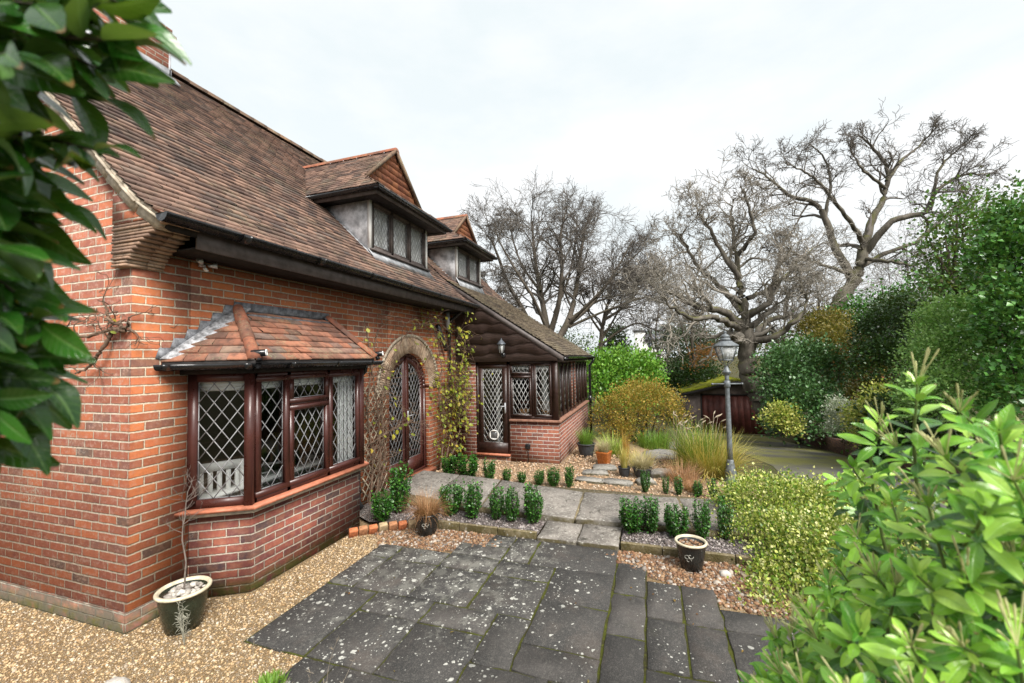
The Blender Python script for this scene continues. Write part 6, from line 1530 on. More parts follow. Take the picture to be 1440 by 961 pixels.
for sg, ya in ((1, GY0+ov), (-1, GY1-ov)):
    ze = .10-ov*s_; b.prism([(GX0-.35, ya, ze), (GX0-.35, gm, .10+.62), (GX0-.35, gm, .10+.72), (GX0-.35, ya, ze+.09)], (GX1-GX0+.6, 0, 0))
b.build('roof', m_moss, g)
b = MB()
for ya in (GY0+ov, GY1-ov): ze = .10-ov*s_; b.prism([(GX0-.38, ya, ze-.16), (GX0-.38, gm, .56), (GX0-.38, gm, .715), (GX0-.38, ya, ze-.005)], (.028, 0, 0))
b.build('bargeboard', m_soffit, g)
m_render = plain('white_render', (.72,.71,.68), .8, .2, var=.08, scale=.6); m_slate = plain('grey_slate', (.14,.145,.16), .6, .3, var=.2, scale=1.5); m_pane_far = plain('dark_far_pane', (.05,.06,.07), .1, .6)
fh = thing('far_house', 'distant white rendered house seen over the bright green hedge', 'house', (62, -3.4, 0))
def fb(px0, px1, py0, py1, d, dep=6):
    a, c_ = at(px0, py1, d), at(px1, py0, d); return a, c_
b = MB(); a, c_ = fb(893, 907, 466, 500, 60); b.box((a[0], a[1], 0), (a[0]+6, c_[1], c_[2])); a2, c2_ = fb(907, 934, 478, 500, 60); b.box((a2[0], a2[1]-.01, 0), (a2[0]+6, c2_[1], c2_[2])); b.build('wall', m_render, fh)
b = MB(); b.prism([(a2[0]-.3, a2[1]+.0, c2_[2]), (a2[0]-.3, c2_[1]-.4, c2_[2]), (a2[0]+3, c2_[1]-.4, c2_[2]+.9), (a2[0]+3, a2[1], c2_[2]+.9)], (0, 0, .12)); b.box((a[0]-.2, a[1]+.2, c_[2]), (a[0]+6, c_[1]-.2, c_[2]+.2)); b.build('roof', m_slate, fh)
for yy in (-.4, -1.3):
    f_ = MB(); f_.box((a2[0]-.06, a2[1]+yy-.6, c2_[2]-1.3), (a2[0]-.01, a2[1]+yy-.05, c2_[2]-.35)); f_.build('window', m_pane_far, fh)

# ------------------------------------------------------------------ bare trees
def limb(pts, d, r0, r1, kids=8, ts=.3): return ([at(p[0], p[1], d+(p[2] if len(p) > 2 else 0)) for p in pts], r0, r1, kids, ts)
TR = np.random.default_rng(31)
d = 28
bare_tree('oak_tree', 'bare domed oak rising behind the garden room roof, its fine crown against the sky', [
    limb([(775, 600), (774, 540), (772, 490), (768, 455), (760, 410, .5), (752, 360, 1), (748, 312, 1.2)], d, .42, .07, 15, .45),
    limb([(772, 500), (752, 470), (735, 435, -1), (715, 400, -1.5), (700, 360, -2), (690, 335, -2.2)], d, .24, .05, 14),
    limb([(772, 495), (795, 460), (808, 420, 1), (815, 370, 1.5), (822, 325, 2), (830, 300, 2)], d, .28, .05, 15),
    limb([(770, 480), (785, 430, -1), (790, 380, -1.6), (788, 335, -2), (795, 300, -2)], d, .22, .05, 14),
    limb([(797, 458), (825, 435, .5), (850, 405, 1), (872, 370, 1), (890, 338, 1.2)], d, .18, .04, 14),
    limb([(735, 440, -1), (712, 430, -2), (696, 415, -3), (682, 395, -3)], d, .11, .03, 10),
    limb([(800, 450, 0), (838, 425, 2), (870, 415, 2.5), (900, 395, 3)], d, .12, .03, 11),
    limb([(760, 410), (735, 375, 1.5), (722, 340, 2), (718, 316, 2)], d, .11, .03, 11), limb([(765, 470), (735, 455, 1), (705, 440, 2), (682, 420, 2.5)], d, .12, .03, 12), limb([(772, 470), (750, 420, -1.5), (728, 385, -2), (705, 345, -2.5), (695, 322, -2.5)], d, .13, .03, 13), limb([(800, 455), (835, 420, -1), (868, 385, -1.5), (898, 355, -2)], d, .13, .03, 13), limb([(800, 460), (845, 440, 1), (885, 425, 1.5), (918, 415, 2)], d, .11, .03, 12), limb([(780, 440), (800, 390, 2), (808, 345, 2.5), (812, 308, 2.5)], d, .12, .03, 12)], m_oakf, m_twig, TR, nch=(0, 5, 5, 4), gn=.20, upw=-.005, minr=.009, Lf=.42)
bare_tree('oak_tree', 'smaller bare oak with low spreading branches between the domed oak and the hedge', [
    limb([(842, 600), (843, 540), (845, 480), (850, 445), (858, 415), (862, 385)], 31, .26, .05, 13, .35), limb([(845, 485), (868, 468), (895, 455), (915, 462), (930, 466)], 31, .11, .03, 9), limb([(847, 470), (830, 445), (822, 425), (815, 408)], 31, .10, .03, 8), limb([(850, 450), (880, 430), (900, 405), (912, 380)], 31, .12, .03, 10), limb([(846, 478), (868, 440, 1), (880, 400, 1), (884, 370, 1)], 31, .10, .03, 9)], m_oakf, m_twig, TR, nch=(0, 6, 4, 3), gn=.24, upw=.0, minr=.011, Lf=.5)
d = 20.5
bare_tree('oak_tree', 'gnarled mossy old oak with a thick leaning trunk beside the garage', [
    limb([(1100, 618), (1088, 596), (1068, 562), (1052, 530), (1046, 505), (1044, 480), (1042, 455)], d, .58, .32, 7, .72),
    limb([(1043, 470), (1046, 430), (1040, 395, .5), (1035, 355, .8), (1032, 320, 1), (1028, 285, 1)], d, .24, .04, 16, .2),
    limb([(1042, 458), (1018, 438, -1), (985, 432, -1.5), (955, 415, -2), (932, 398, -2)], d, .22, .04, 13),
    limb([(1040, 462), (1005, 450, -2), (972, 452, -3), (945, 440, -3.5), (925, 420, -3.5)], d, .17, .03, 10),
    limb([(1044, 440), (1015, 405, 1), (985, 380, 2), (965, 350, 2), (952, 332, 2)], d, .18, .04, 13),
    limb([(1046, 450), (1078, 430, -1), (1090, 395, -1), (1098, 355, -1), (1112, 330, -1)], d, .20, .04, 12),
    limb([(1040, 390), (1010, 340, 0), (990, 310, 0), (978, 290, 0)], d, .14, .03, 12), limb([(1037, 360), (1060, 325, -1), (1050, 290, -1), (1040, 262, -1)], d, .12, .03, 11),
    limb([(1050, 480), (1085, 470, -1), (1112, 452, -1.5), (1128, 425, -1.5), (1120, 395, -1.5)], d, .20, .04, 11),
    limb([(1055, 500), (1075, 462, 1.5), (1105, 450, 2), (1150, 448, 2.5), (1165, 440, 2.5)], d, .20, .06, 6),
    limb([(1050, 420, .5), (1095, 400, 1), (1120, 370, 1), (1150, 350, 1)], d, .13, .03, 11)], m_oak, m_twigc, TR, nch=(0, 5, 4, 3), gn=.27, upw=.015, minr=.010, Lf=.50, wob=.05)
d = 25
bare_tree('oak_tree', 'tall bare oak with long open limbs above the evergreen shrubs on the right', [
    limb([(1140, 560), (1150, 505), (1165, 450), (1185, 415), (1203, 392), (1213, 365), (1218, 335)], d, .55, .26, 3, .75),
    limb([(1200, 395), (1178, 350, .5), (1160, 305, 1), (1145, 285, 1.2), (1112, 275, 1.4), (1085, 250, 1.6), (1062, 238, 1.7)], d, .26, .04, 13),
    limb([(1160, 305, 1), (1168, 262, 1), (1160, 225, 1), (1142, 205, 1)], d, .11, .03, 10),
    limb([(1216, 345), (1196, 312, -1), (1175, 285, -1.5), (1150, 255, -2), (1128, 240, -2), (1105, 228, -2)], d, .15, .03, 12),
    limb([(1217, 340), (1230, 305, .5), (1245, 275, .8), (1248, 235, 1), (1225, 205, 1), (1205, 190, 1)], d, .24, .04, 13),
    limb([(1247, 255, 1), (1270, 225, 1.5), (1292, 205, 1.8), (1318, 178, 2)], d, .13, .03, 12),
    limb([(1217, 355), (1255, 312, -1), (1300, 300, -1.5), (1320, 270, -2), (1352, 248, -2.2), (1392, 246, -2.4)], d, .22, .03, 14),
    limb([(1308, 295, -1.5), (1322, 240, -1.5), (1345, 215, -1.5), (1362, 200, -1.5)], d, .10, .025, 10),
    limb([(1210, 375), (1250, 355, 1), (1290, 340, 1.5), (1335, 300, 2), (1365, 268, 2)], d, .18, .03, 12), limb([(1215, 365), (1250, 368, -2), (1285, 372, -2.5), (1310, 362, -2.5)], d, .13, .03, 9), limb([(1245, 265, .8), (1215, 240, 0), (1200, 215, 0), (1192, 196, 0)], d, .10, .025, 10),
    limb([(1195, 385), (1165, 375, -2), (1130, 362, -3), (1105, 345, -3)], d, .12, .03, 10)], m_oak, m_twig, TR, nch=(0, 4, 4, 3), gn=.22, upw=.0, minr=.010, Lf=.36, wob=.03)
# thin scrub trees filling in between
for (px, pt, w, dd, rr, lab) in ((975, 395, 34, 26, .12, 'thin brown twiggy tree left of the mossy oak'), (1105, 400, 40, 28, .13, 'thin twiggy tree between the mossy oak and the tall oak'), (1150, 420, 40, 22, .11, 'pale twiggy sapling above the dark camellia'), (1275, 345, 36, 29, .10, 'thin upright sapling right of the tall oak trunk'), (1240, 400, 36, 27, .09, 'thin twiggy sapling beneath the tall oak limbs'), (925, 420, 28, 34, .12, 'thin brown tree beyond the far end of the hedge')):
    bare_tree('scrub_tree', lab, [limb([(px, 600), (px+2, 520), (px-3, 470), (px+2, 430), (px, pt)], dd, rr, .03, 15, .35), limb([(px, 520), (px-w*.4, 470), (px-w*.7, pt+40)], dd, rr*.6, .02, 11), limb([(px+1, 510), (px+w*.4, 465), (px+w*.75, pt+30)], dd, rr*.6, .02, 11)], m_oakf, m_twigc, TR, nch=(0, 4, 3, 3), gn=.2, upw=.03, minr=.007, Lf=.55)

# ------------------------------------------------------------------ hedges, shrubs, evergreens
def lump(px, py, d, rx, ry, rd=None):
    c = at(px, py, d); k = d/FPX; return (*c, rx*k, rx*k if rd is None else rd, ry*k)
LM = {}
def lm(key, cols, **kw):
    if key not in LM: LM[key] = leaf_mat('leaf_'+key, cols, **kw)
    return LM[key]
m_hedge = lm('laurel_hedge', ['44741f', '5a902e', '74a83c', '90ba50', '4c7c2c'], rough=.35)
m_dark = lm('dark_evergreen', ['182c10', '243e18', '325022', '42642e', '1e3616'], rough=.35, trans=.1)
m_mid = lm('mid_green', ['2c5222', '3e6c2c', '547f3a', '6f984c', '42522a', '4e4030'], rough=.4)
m_fresh = lm('fresh_green', ['58843a', '76a850', '94c068', 'b0d284', '4a7234'], rough=.42)
m_olive = lm('olive_brown', ['5a5a28', '78702e', '8c7a38', '4a4a20', 'a08a40'], rough=.55)
m_camel = lm('camellia', ['264822', '385e2e', '4e7640', '648c56', '2e5024', '769666'], rough=.3, trans=.1)
m_orange = lm('orange_leaf', ['8e7426', 'a88a34', 'bc9c48', '8a8430', '70802e', '9a6a30', '5e742a'], rough=.6, trans=.3)
m_vari = lm('variegated_privet', ['4a6e1c', '78982c', 'a8b84a', 'd2d478', 'e8e4a4', '35601a', '628426', 'c4c860', '4a761e'], rough=.4)
m_silver = lm('silver_variegated', ['7a8a70', 'a8b098', 'c8ccb8', '5a6a50', 'd8dacc'], rough=.45)
m_yvari = lm('yellow_variegated', ['6a8a2a', '93a840', 'c0c060', 'd6cc78', '4f7426'], rough=.4)
m_conif = lm('grey_green_conifer', ['2a3a26', '3a4c30', '4c5e3e', '5e6c48'], rough=.6, trans=.1)
m_beech = lm('dead_beech_leaf', ['8a5a30', 'a87040', 'b8864a', '7a4c2a'], rough=.6)
m_ivy = lm('ivy', ['234a1a', '356826', '4a8032', '629646', '2b561c', '76a858'], rough=.28, trans=.12)
SR = np.random.default_rng(77)
def sh(name, label, L, n, size, mat, **kw):
    n = int(n*kw.pop('mul', 1.9)); size *= 1.42; n = int(n*.85)
    return shrub(name, label, [lump(*l) for l in L], n, size, mat, SR, stem=kw.pop('stem', m_stem), **kw)
def base_to_ground(): pass
sh('hedge', 'bright green laurel hedge beyond the garden room', [(845, 528, 15, 20, 30), (872, 526, 15.2, 26, 28), (898, 527, 15.5, 24, 26), (914, 534, 15.8, 14, 22), (850, 560, 14.6, 22, 38), (888, 560, 15.2, 30, 38)], 7000, .085, m_hedge, tm=tmpl_simple(.36), cat='hedge')
sh('rounded_shrub', 'rounded shrub of small orange-brown leaves beside the garden room corner', [(880, 580, 11, 38, 34, .5), (925, 578, 11.2, 40, 32, .55), (905, 562, 11.4, 44, 24, .6), (855, 598, 11, 22, 36, .45), (950, 598, 11.4, 18, 38, .4), (900, 602, 11.6, 40, 26, .5), (870, 612, 10.8, 26, 22, .4)], 11000, .034, m_orange, tm=tmpl_simple(.38), mul=1.5, stem=m_stem, nst=16, stemr=.03, spread=.09)
sh('laurel_mound', 'dark rounded evergreen behind the mossy garage roof', [(965, 540, 26, 30, 24), (990, 538, 26.5, 22, 20), (945, 548, 26, 16, 18)], 3200, .10, m_dark)
sh('evergreen_tree', 'grey-green bushy evergreen left of the mossy oak', [(965, 490, 30, 30, 26), (945, 500, 30, 22, 30), (990, 500, 31, 25, 28), (960, 520, 30, 36, 22)], 3600, .12, m_conif, cat='tree')
sh('beech_bush', 'patch of dead orange-brown beech leaves left of the mossy oak', [(992, 500, 24, 18, 9), (975, 512, 24, 10, 8)], 420, .09, m_beech)
sh('conifer', 'small dark conifer poking above the bright hedge', [(866, 478, 36, 12, 16), (866, 494, 36, 18, 14)], 1500, .13, m_conif, cat='tree')
sh('evergreen_tree', 'distant dark pine beside the far white house', [(912, 478, 75, 10, 7), (925, 485, 75, 8, 7)], 900, .25, m_dark, cat='tree')
sh('camellia', 'large dark camellia bush overhanging the drive beside the garage', [(1105, 540, 15.5, 34, 46), (1130, 580, 14.6, 42, 44), (1098, 575, 16, 18, 38), (1145, 525, 16, 36, 40), (1155, 600, 14, 34, 34), (1110, 600, 14.8, 30, 26)], 9500, .075, m_camel, tm=tmpl_simple(.42))
sh('autumn_shrub', 'olive-brown shrub with orange leaves between the camellia and dark holly', [(1175, 500, 17.5, 34, 42), (1205, 530, 16, 34, 50), (1160, 465, 19, 30, 26), (1225, 575, 14, 26, 30)], 6000, .075, m_olive)
sh('autumn_leaves', 'scatter of bright orange leaves on the olive-brown shrub', [(1195, 525, 15.4, 26, 40), (1190, 580, 13.5, 20, 14)], 130, .075, m_beech, inner=0, per=4)
sh('evergreen_bank', 'dense mixed dark evergreens filling the bank behind the camellia and holly', [(1150, 510, 21, 50, 40), (1200, 480, 21, 50, 50), (1250, 470, 20, 50, 60), (1310, 460, 19, 50, 70), (1120, 540, 22, 40, 50), (1300, 540, 16, 60, 70), (1230, 560, 17, 60, 50), (1370, 420, 17, 50, 60)], 9000, .095, m_ivy)
sh('holly', 'dark holly bush rising between the autumn shrub and the light green shrub', [(1245, 480, 14, 34, 44), (1275, 460, 14.5, 34, 40), (1230, 520, 13.4, 28, 40), (1265, 530, 13, 34, 50), (1255, 440, 15.5, 22, 24)], 8500, .06, m_dark, tm=tmpl_simple(.42))
sh('holly_tree', 'open dark green tree with gaps of sky at the right above the light shrub', [(1345, 320, 12, 26, 32), (1375, 350, 12, 34, 44), (1335, 375, 12.2, 32, 40), (1395, 305, 12.4, 20, 26), (1355, 420, 12, 46, 40), (1320, 345, 12, 14, 14), (1410, 285, 12.4, 10, 14), (1340, 290, 12.2, 12, 16)], 5200, .075, m_mid, tm=tmpl_simple(.40), cat='tree', inner=.45, spread=.30, stemr=.05, nst=22, mul=1.1)
sh('light_shrub', 'large soft light green shrub in front of the dark trees at the right', [(1345, 470, 8.6, 44, 46), (1320, 520, 8.3, 40, 50), (1375, 510, 8.0, 48, 56), (1350, 570, 7.8, 60, 50), (1310, 575, 8.2, 34, 46), (1395, 450, 8.8, 34, 36)], 14000, .042, m_fresh, tm=tmpl_simple(.38), spread=.09)
sh('ivy_tree', 'tall tree covered in glossy dark ivy at the right edge', [(1425, 380, 7.4, 42, 62), (1440, 460, 7.0, 46, 70), (1470, 340, 7.4, 50, 66), (1450, 560, 6.8, 50, 70), (1425, 325, 7.8, 24, 34), (1490, 450, 7.2, 60, 90)], 9500, .06, m_ivy, tm=tmpl_simple(.40), cat='tree', spread=.10)
sh('variegated_shrub', 'small silver-leaved variegated shrub on the bank above the retaining wall', [(1190, 598, 11.6, 22, 24, .4), (1180, 580, 11.8, 15, 16, .3)], 2400, .038, m_silver)
sh('variegated_shrub', 'cream and yellow variegated shrub right of the silver one', [(1222, 600, 10.4, 24, 34, .5), (1240, 575, 10.8, 18, 28, .4), (1250, 625, 9.8, 28, 26, .5)], 3600, .05, m_yvari)
sh('variegated_shrub', 'small pale yellow-green shrub at the foot of the camellia by the garage', [(1098, 590, 14, 15, 18, .4), (1108, 602, 13.8, 12, 12, .3)], 1100, .06, m_yvari)
sh('laurel_bush', 'dark glossy low shrub under the holly above the retaining wall', [(1275, 600, 9.6, 34, 36, .6), (1300, 640, 8.8, 40, 30, .6), (1260, 640, 9.2, 26, 20, .5)], 3800, .07, m_dark)
sh('privet_bush', 'low golden variegated privet bush beside the patio', [(1085, 725, 5.2, 62, 48, .55), (1150, 725, 5.2, 60, 44, .6), (1060, 775, 4.7, 42, 44, .4), (1120, 790, 4.4, 70, 60, .5), (1195, 730, 5.0, 52, 40, .6), (1090, 840, 4.0, 40, 44, .3), (1185, 800, 4.0, 70, 70, .5), (1030, 730, 5.6, 26, 34, .35), (1240, 745, 4.6, 60, 50, .5), (1125, 838, 3.9, 62, 50, .42), (1100, 872, 3.6, 46, 44, .3), (1190, 860, 3.6, 70, 60, .4)], 30000, .0225, m_vari, tm=tmpl_simple(.42), mul=2.0, spread=.06, per=16, nst=24, stemr=.012)
# far-off woods closing the garden
shrub('woodland', 'far-off mixed trees closing the view beyond the gardens', [lump(px, 492+8*sin(px), dd, 60, 26, 6) for px, dd in ((640, 80), (720, 85), (800, 80), (960, 78), (1040, 70), (1120, 65), (1200, 60), (1290, 55), (1380, 50), (1460, 45), (560, 85), (1560, 42))], 16000, .38, m_conif, SR, kind='stuff', cat='woodland', spread=1.0)
shrub('undergrowth', 'brown leafless undergrowth and dead leaves below the oaks', [lump(px, py, dd, 40, 24, 2) for px, py, dd in ((1000, 545, 30), (1045, 520, 31), (1090, 500, 30), (1130, 490, 29), (960, 555, 32), (1180, 470, 27))], 3800, .10, m_olive, SR, kind='stuff', cat='undergrowth', spread=.4)

# ------------------------------------------------------------------ foreground: Mexican orange at the right, bay laurel at the left
def glossy_leaf(name, cols, back, rough=.28, coat=.3):
    m = Mat(name); r = m.island(); c = m.ramp(r, [(i/(len(cols)-1), hexc(x)) for i, x in enumerate(cols)])
    c = m.mix(m.smooth(m.noise(30, m.pos(), 3), .4, .7, 0, .25), c, m.mix(.5, c, hexc(back)))
    bf = m.n('ShaderNodeNewGeometry').outputs['Backfacing']; c = m.mix(m.math('MULTIPLY', bf, .6), c, hexc(back))
    A = m.n('ShaderNodeAttribute', attribute_name='blade'); B = m.sep(A.outputs['Vector']); ax_ = m.math('ABSOLUTE', B[0])
    rib = m.smooth(ax_, .04, .16, 1, 0); vn = m.math('SINE', m.math('MULTIPLY', m.math('SUBTRACT', B[1], m.math('MULTIPLY', ax_, .16)), 62)); vein = m.smooth(vn, .72, .98)
    c = m.mix(m.math('MULTIPLY', rib, .55), c, hexc(back)); c = m.mix(m.math('MULTIPLY', vein, .22), c, hexc(back))
    c = m.mix(m.smooth(m.noise(55, m.pos(), 4, .7), .60, .74, 0, .55), c, m.mix(.5, c, (.16, .13, .03)))
    tipb = m.math('MULTIPLY', m.smooth(m.math('ADD', B[1], m.math('MULTIPLY', m.noise(90, m.pos(), 2), .15)), .98, 1.06), m.math('GREATER_THAN', m.white(m.xyz(r, 1.3, 2.1)), .72)); c = m.mix(tipb, c, (.16, .085, .03))
    hb = m.math('SUBTRACT', m.math('MULTIPLY', m.noise(60, m.pos(), 3), .7), m.math('ADD', rib, m.math('MULTIPLY', vein, .5)))
    nm = m.bump(hb, .35, .0025); b = m.bsdf(c, m.math('ADD', rough, m.math('MULTIPLY', bf, .25)), nm, .5)
    t = m.n('ShaderNodeBsdfTranslucent'); m.set(t.inputs[0], m.mix(.4, c, (.32, .45, .03))); mx = m.n('ShaderNodeMixShader'); mx.inputs[0].default_value = .18
    m.t.links.new(b, mx.inputs[1]); m.t.links.new(t.outputs[0], mx.inputs[2]); return m.done(mx.outputs[0])
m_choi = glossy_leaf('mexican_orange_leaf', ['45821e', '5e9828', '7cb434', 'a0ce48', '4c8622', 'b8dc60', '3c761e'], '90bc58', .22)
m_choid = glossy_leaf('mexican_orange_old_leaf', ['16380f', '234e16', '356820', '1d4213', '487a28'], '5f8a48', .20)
m_bay = glossy_leaf('bay_leaf', ['0f340b', '17440f', '225614', '30681b', '123c0c'], '5f8040', .22)
m_gstem = plain('green_stem', (.12,.17,.05), .6, .3, var=.3, scale=30); m_bud = plain('pale_bud_stalk', (.50,.50,.24), .6, .3, var=.3, scale=40); m_ybud = plain('yellow_flower_bud', (.55,.42,.04), .5, .3, var=.2, scale=40)
CR = np.random.default_rng(5)
tips = [(1290, 520, .86), (1350, 560, .80), (1405, 585, .66), (1238, 575, 1.0), (1200, 640, 1.08), (1262, 610, .95), (1180, 655, 1.2), (1330, 625, .72), (1425, 655, .52), (1205, 735, 1.1), (1255, 690, .92), (1305, 690, .76), (1385, 700, .60), (1165, 800, 1.12), (1128, 835, 1.15), (1232, 790, .86), (1290, 790, .70), (1360, 790, .54), (1428, 770, .42), (1092, 880, 1.08), (1150, 880, .90), (1212, 870, .74), (1282, 890, .60), (1355, 890, .48), (1430, 890, .42), (1080, 940, .98), (1130, 950, .80), (1195, 960, .64), (1290, 965, .54), (1390, 975, .44), (1465, 640, .6), (1480, 820, .45), (1240, 980, .7), (1060, 990, 1.0), (1320, 745, .9), (1260, 840, 1.0), (1400, 640, .9), (1350, 680, 1.0), (1410, 740, .8), (1330, 850, .8), (1190, 920, 1.0), (1440, 700, 1.0), (1290, 940, .85), (1400, 850, .75), (1220, 700, 1.25), (1140, 920, 1.15), (1300, 620, 1.1), (1380, 620, 1.05), (1450, 590, 1.0), (1250, 760, 1.15), (1085, 905, 1.02), (1112, 872, 1.06), (1142, 848, 1.0), (1170, 835, 1.1), (1100, 930, .9), (1160, 905, .95), (1125, 900, 1.2), (1190, 850, 1.2), (1070, 960, .95), (1095, 975, .85), (1210, 810, 1.2), (1150, 960, .9), (1180, 780, 1.2), (1220, 830, 1.05)]
for k in range(38):
    px, py = CR.uniform(1110, 1500), CR.uniform(640, 1040)
    if py < 960-(px-1080)*.9: continue
    tips.append((px, py, CR.uniform(.8, 1.35)))
cb_ = at(1330, 1000, 1.15); cb_[2] = 0.0
root = thing('mexican_orange', 'big glossy light green Mexican orange shrub filling the near right corner', 'shrub', cb_)
LP = {0: [[], [], [], []], 1: [[], [], [], []]}; st = Tubes(); bs = Tubes()
for (px, py, dd) in tips:
    tip = at(px, py+20, max(dd, .56+.12*CR.random())); low = cb_*.35+tip*.65; low[2] = tip[2]-.42-CR.uniform(0, .1); ax = unit(tip-low); ax = unit(ax*.8+np.array((0, 0, .45))-RT*.42-FW*.15+CR.normal(size=3)*.22)
    root_p = cb_+np.array((CR.normal()*.10, CR.normal()*.10, 0)); S = spline([root_p, root_p*.35+low*.65-np.array((0, 0, .05)), tip-ax*.26, tip], 14); st.add(S, np.linspace(.007, .0020, 14), 5)
    a0 = CR.uniform(0, 6.28); ux_ = unit(np.cross(ax, (.3, .2, 1.))); uy_ = np.cross(ax, ux_)
    for w in range(7):
        back = w*.034+.002; nl = 6 if w == 0 else 6 if w < 3 else 3; el = (.85, .45, .22, .05, -.05, -.15, -.25)[w]
        for k in range(nl):
            a = a0+w*.9+2*pi*k/nl+CR.normal()*.18; dr_ = ux_*cos(a)+uy_*sin(a); e_ = el+CR.normal()*.2; D = dr_*cos(e_)+ax*sin(e_)
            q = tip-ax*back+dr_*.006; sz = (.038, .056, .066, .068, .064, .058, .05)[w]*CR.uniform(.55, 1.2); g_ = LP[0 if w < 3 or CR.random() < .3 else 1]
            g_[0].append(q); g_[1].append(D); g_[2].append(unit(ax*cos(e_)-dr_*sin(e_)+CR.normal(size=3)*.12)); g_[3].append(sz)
    if CR.random() < .62:
        bs = Tubes()
        for k in range(CR.integers(6, 12)):
            dv = unit(ax+CR.normal(size=3)*.26); q = tip+ax*.0; L = CR.uniform(.03, .075); bs.add([q, q+dv*L*.6, q+dv*L, q+dv*(L+.007)], [.0009, .0008, .0019, .0012], 5)
        bs.build('flower_stalk', m_bud, root)
LT = tmpl_full(.19, .035, .12, 10, .70, 1.22)
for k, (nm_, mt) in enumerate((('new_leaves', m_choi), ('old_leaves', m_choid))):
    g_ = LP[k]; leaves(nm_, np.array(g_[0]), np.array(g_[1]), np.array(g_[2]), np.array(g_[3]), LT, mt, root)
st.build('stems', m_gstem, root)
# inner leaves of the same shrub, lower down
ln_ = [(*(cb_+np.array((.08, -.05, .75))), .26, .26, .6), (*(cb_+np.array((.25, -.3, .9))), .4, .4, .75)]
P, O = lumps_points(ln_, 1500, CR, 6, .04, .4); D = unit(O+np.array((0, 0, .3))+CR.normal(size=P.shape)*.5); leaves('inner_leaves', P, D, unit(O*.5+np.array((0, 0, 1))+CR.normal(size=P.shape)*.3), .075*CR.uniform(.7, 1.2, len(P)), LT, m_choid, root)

BR_ = np.random.default_rng(9)
root = thing('bay_laurel', 'dark glossy bay laurel branch hanging close at the upper left', 'tree', at(-60, 0, .55))
btips = [(190, 70, .50), (225, 20, .54), (150, 130, .47), (130, 225, .50), (100, 330, .52), (112, 425, .50), (110, 500, .52), (80, 560, .50), (14, 625, .46), (0, 655, .45), (60, 470, .44), (70, 200, .42), (60, 90, .40), (100, 20, .44), (165, 10, .47), (40, 300, .42), (30, 400, .42), (20, 520, .44), (10, 150, .40), (20, 30, .42), (50, 250, .55), (60, 380, .58), (40, 120, .55), (90, 60, .58), (30, 560, .52), (-10, 330, .5), (-10, 220, .5), (0, 450, .52), (0, 60, .55), (60, 320, .62), (40, 500, .6), (30, 200, .65), (60, 20, .66), (120, 40, .6), (90, 160, .62), (60, 420, .66), (70, 280, .48), (20, 480, .6), (40, 60, .5), (140, 90, .56), (20, 360, .56), (10, 600, .5), (70, 520, .56), (100, 100, .46), (0, 280, .6), (50, 330, .7), (20, 250, .48), (80, 360, .46), (150, 235, .52), (140, 330, .54), (150, 470, .5), (130, 545, .5), (100, 600, .52), (110, 560, .6), (80, 590, .46), (160, 300, .6), (60, 640, .5), (222, 50, .5), (208, 5, .5), (228, 85, .52), (225, 225, .5), (215, 150, .52), (190, 110, .5), (214, 30, .56), (196, 70, .46)]
LPs = [[], [], [], []]; st = Tubes(); bd_ = Tubes()
mst = [at(-120, -160, .52), at(-90, 40, .53), at(-60, 260, .54), at(-50, 480, .52), at(-60, 700, .5)]
MS = spline(mst, 30); st.add(MS, np.linspace(.012, .006, 30), 7)
for (px, py, dd) in btips:
    if py > 110: px -= 40
    tip = at(px-52, py-14, dd); i_ = int(np.argmin(np.linalg.norm(MS-(tip+UP*.06), axis=1))); S = spline([MS[i_], (MS[i_]+tip)/2+UP*.012+BR_.normal(size=3)*.008, tip], 10); st.add(S, np.linspace(.004, .0015, 10), 5)
    for k in range(8):
        t = .30+.70*k/7; j = min(8, int(t*9)); q = S[j]+(S[j+1]-S[j])*(t*9-j); ax = unit(S[j+1]-S[j]); sd_ = unit(np.cross(ax, BR_.normal(size=3))); spr = .35 if k == 7 else BR_.uniform(.6, 1.1)
        D = unit(ax*cos(spr)+sd_*sin(spr)+RT*.30-np.array((0, 0, .12))); nrm = unit(np.array((0, 0, .8))-FW*.45+BR_.normal(size=3)*.45)
        LPs[0].append(q); LPs[1].append(D); LPs[2].append(nrm); LPs[3].append(BR_.uniform(.055, .092))
    if BR_.random() < .55:
        bd_ = Tubes(); q = S[6]
        for k in range(6): p_ = q+BR_.normal(size=3)*.007; bd_.add([p_, p_+np.array((0, 0, .002)), p_+np.array((0, 0, .004))], [.001, .0032, .001], 6)
        bd_.build('flower_buds', m_ybud, root)
leaves('leaves', np.array(LPs[0]), np.array(LPs[1]), np.array(LPs[2]), np.array(LPs[3]), tmpl_full(.215, .045, .12, 9, .85), m_bay, root)
st.build('twigs', m_stem, root)

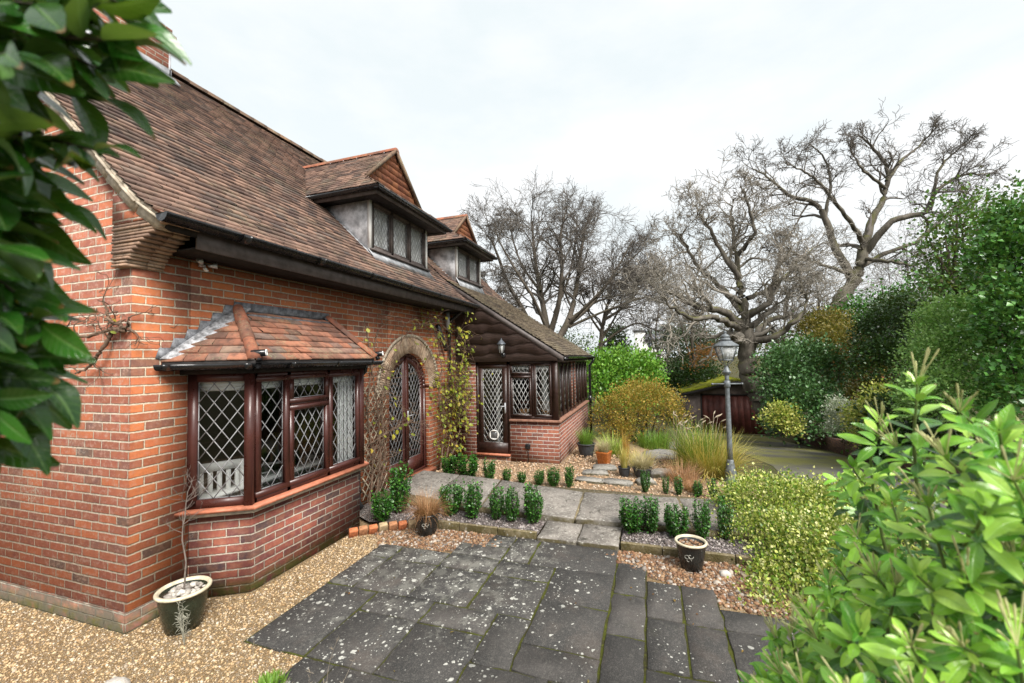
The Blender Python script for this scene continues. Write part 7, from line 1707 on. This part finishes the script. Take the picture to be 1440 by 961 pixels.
# small plants and dry stalks at the near edge of the gravel
sp_ = at(378, 1022, 2.7); grass('sedum', 'small green sedum cushion on the gravel at the near edge', (sp_[0], sp_[1], .0), 260, .07, .10, .5, .016, m_gr_green, gr, curl=1.4)
q = at(160, 1030, 2.7); flag('white rounded stone on the gravel at the near left edge', (q[0], q[1]), .07, .09, .3, .05, 'rock', 'rock', None, m_ston, 21, .035)
r = thing('dry_stalks', 'thin dry brown grass stalks standing on the gravel near the patio corner', 'dry grass', (-.1, -1.4, 0)); tb = Tubes()
for k in range(16):
    c0 = at(gr.uniform(180, 470), gr.uniform(960, 1000), gr.uniform(2.1, 2.7)); c0[2] = 0.0; h = gr.uniform(.25, .55); a = gr.uniform(0, 6.28); dv = np.array((cos(a), sin(a), 0))*gr.uniform(.03, .16)
    S = spline([c0, c0+dv*.3+np.array((0, 0, h*.55)), c0+dv+np.array((0, 0, h))], 8); tb.add(S, np.linspace(.0014, .0006, 8), 4)
    for j in range(9):
        i_ = gr.integers(4, 8); dd_ = unit(gr.normal(size=3)+np.array((0, 0, 1.2))); tb.add([S[i_], S[i_]+dd_*.018, S[i_]+dd_*.03], [.0004, .0011, .0003], 4)
tb.build('stalks', m_pale, r)
r = thing('silver_seedling', 'wispy silver-leaved seedling in front of the dark green pot', 'plant', (.03, -.60, 0)); tb = Tubes(); c0 = np.array((.03, -.60, 0))
for k in range(7):
    a = gr.uniform(0, 6.28); dv = np.array((cos(a), sin(a), 0))*gr.uniform(.03, .10); S = spline([c0, c0+dv*.5+np.array((0, 0, .14)), c0+dv+np.array((0, 0, .27+gr.normal()*.04))], 8); tb.add(S, np.linspace(.002, .0008, 8), 4)
    for j in range(14):
        i_ = gr.integers(2, 8); dd_ = unit(gr.normal(size=3)+np.array((0, 0, .6))); tb.add([S[i_], S[i_]+dd_*.025, S[i_]+dd_*.045-np.array((0, 0, .008))], [.0008, .0014, .0004], 4)
tb.build('leaves', plain('silver_leaf', (.36,.35,.28), .8, .2, var=.25, scale=30), r)
# fallen leaves lying on the gravel and slabs
fr_ = np.random.default_rng(12); n = 60; Q = np.stack([fr_.uniform(-.8, 2.4, n), fr_.uniform(-4.6, -.3, n), np.full(n, .022)], 1)
a = fr_.uniform(0, 6.28, n); o = leaves('leaf_litter', Q, np.stack([np.cos(a), np.sin(a), fr_.normal(size=n)*.15], 1), unit(np.stack([fr_.normal(size=n)*.3, fr_.normal(size=n)*.3, np.ones(n)], 1)), fr_.uniform(.015, .035, n), tmpl_full(.3, .1, .1, 5), lm('litter', ['5a3a20', '7a5428', '8a7a38', '4a3020'], rough=.7)); tag(o, kind='stuff')

# names for the loose ground cover and the setting
LAB = {'gravel': ('golden pea gravel covering the yard round the house corner', 'brown rounded gravel around the cream-rimmed pot', 'brown gravel strip between patio and kerb near the rusty grass pot', 'pinkish gravel of the terrace beyond the path'),
 'chippings': ('grey slate chippings round the box plants on the lamp side of the step', 'grey slate chippings round the box plants on the house side of the step'),
 'pebble_mulch': ('pale stones topping the glazed pot by the house corner', 'small brown stones filling the empty cream-rimmed pot'), 'leaf_litter': ('scattered small brown fallen leaves on the patio and gravel',)}
for nm_, labs in LAB.items():
    obs = sorted([o for o in C.objects if o.parent is None and o.name.split('.')[0] == nm_], key=lambda o: o.name)
    for o, l in zip(obs, labs): o['label'] = l; o['category'] = 'leaves' if nm_ == 'leaf_litter' else 'gravel'
SLAB = {'ground': 'earth and rough grass of the wider garden', 'patio': 'dark grey paving slabs spotted with white lichen', 'patio_bed': 'mossy bedding showing in the joints of the patio', 'path': 'rough grey stone path leading to the arched door', 'path_bedding': 'dark mossy bed under the edge of the stone path', 'step': 'low grey stone step from the patio up to the path', 'kerb': 'low mossy stone kerb edging the front planting bed', 'drive': 'mossy grey drive running down to the garage', 'gravel_terrace': 'pinkish gravel terrace beside the garden room', 'gravel_yard': 'golden gravel yard around the house corner', 'gravel_border': 'brown gravel border between patio and kerb'}
for nm_, l in SLAB.items():
    o = C.objects.get(nm_)
    if o: o['label'] = l; o['category'] = 'ground'
for nm_, l in (('planting_bed', 'grey bed on the lamp side of the step'), ('planting_bed.001', 'grey bed on the house side of the step')):
    o = C.objects.get(nm_)
    if o: o['label'] = l; o['category'] = 'ground'
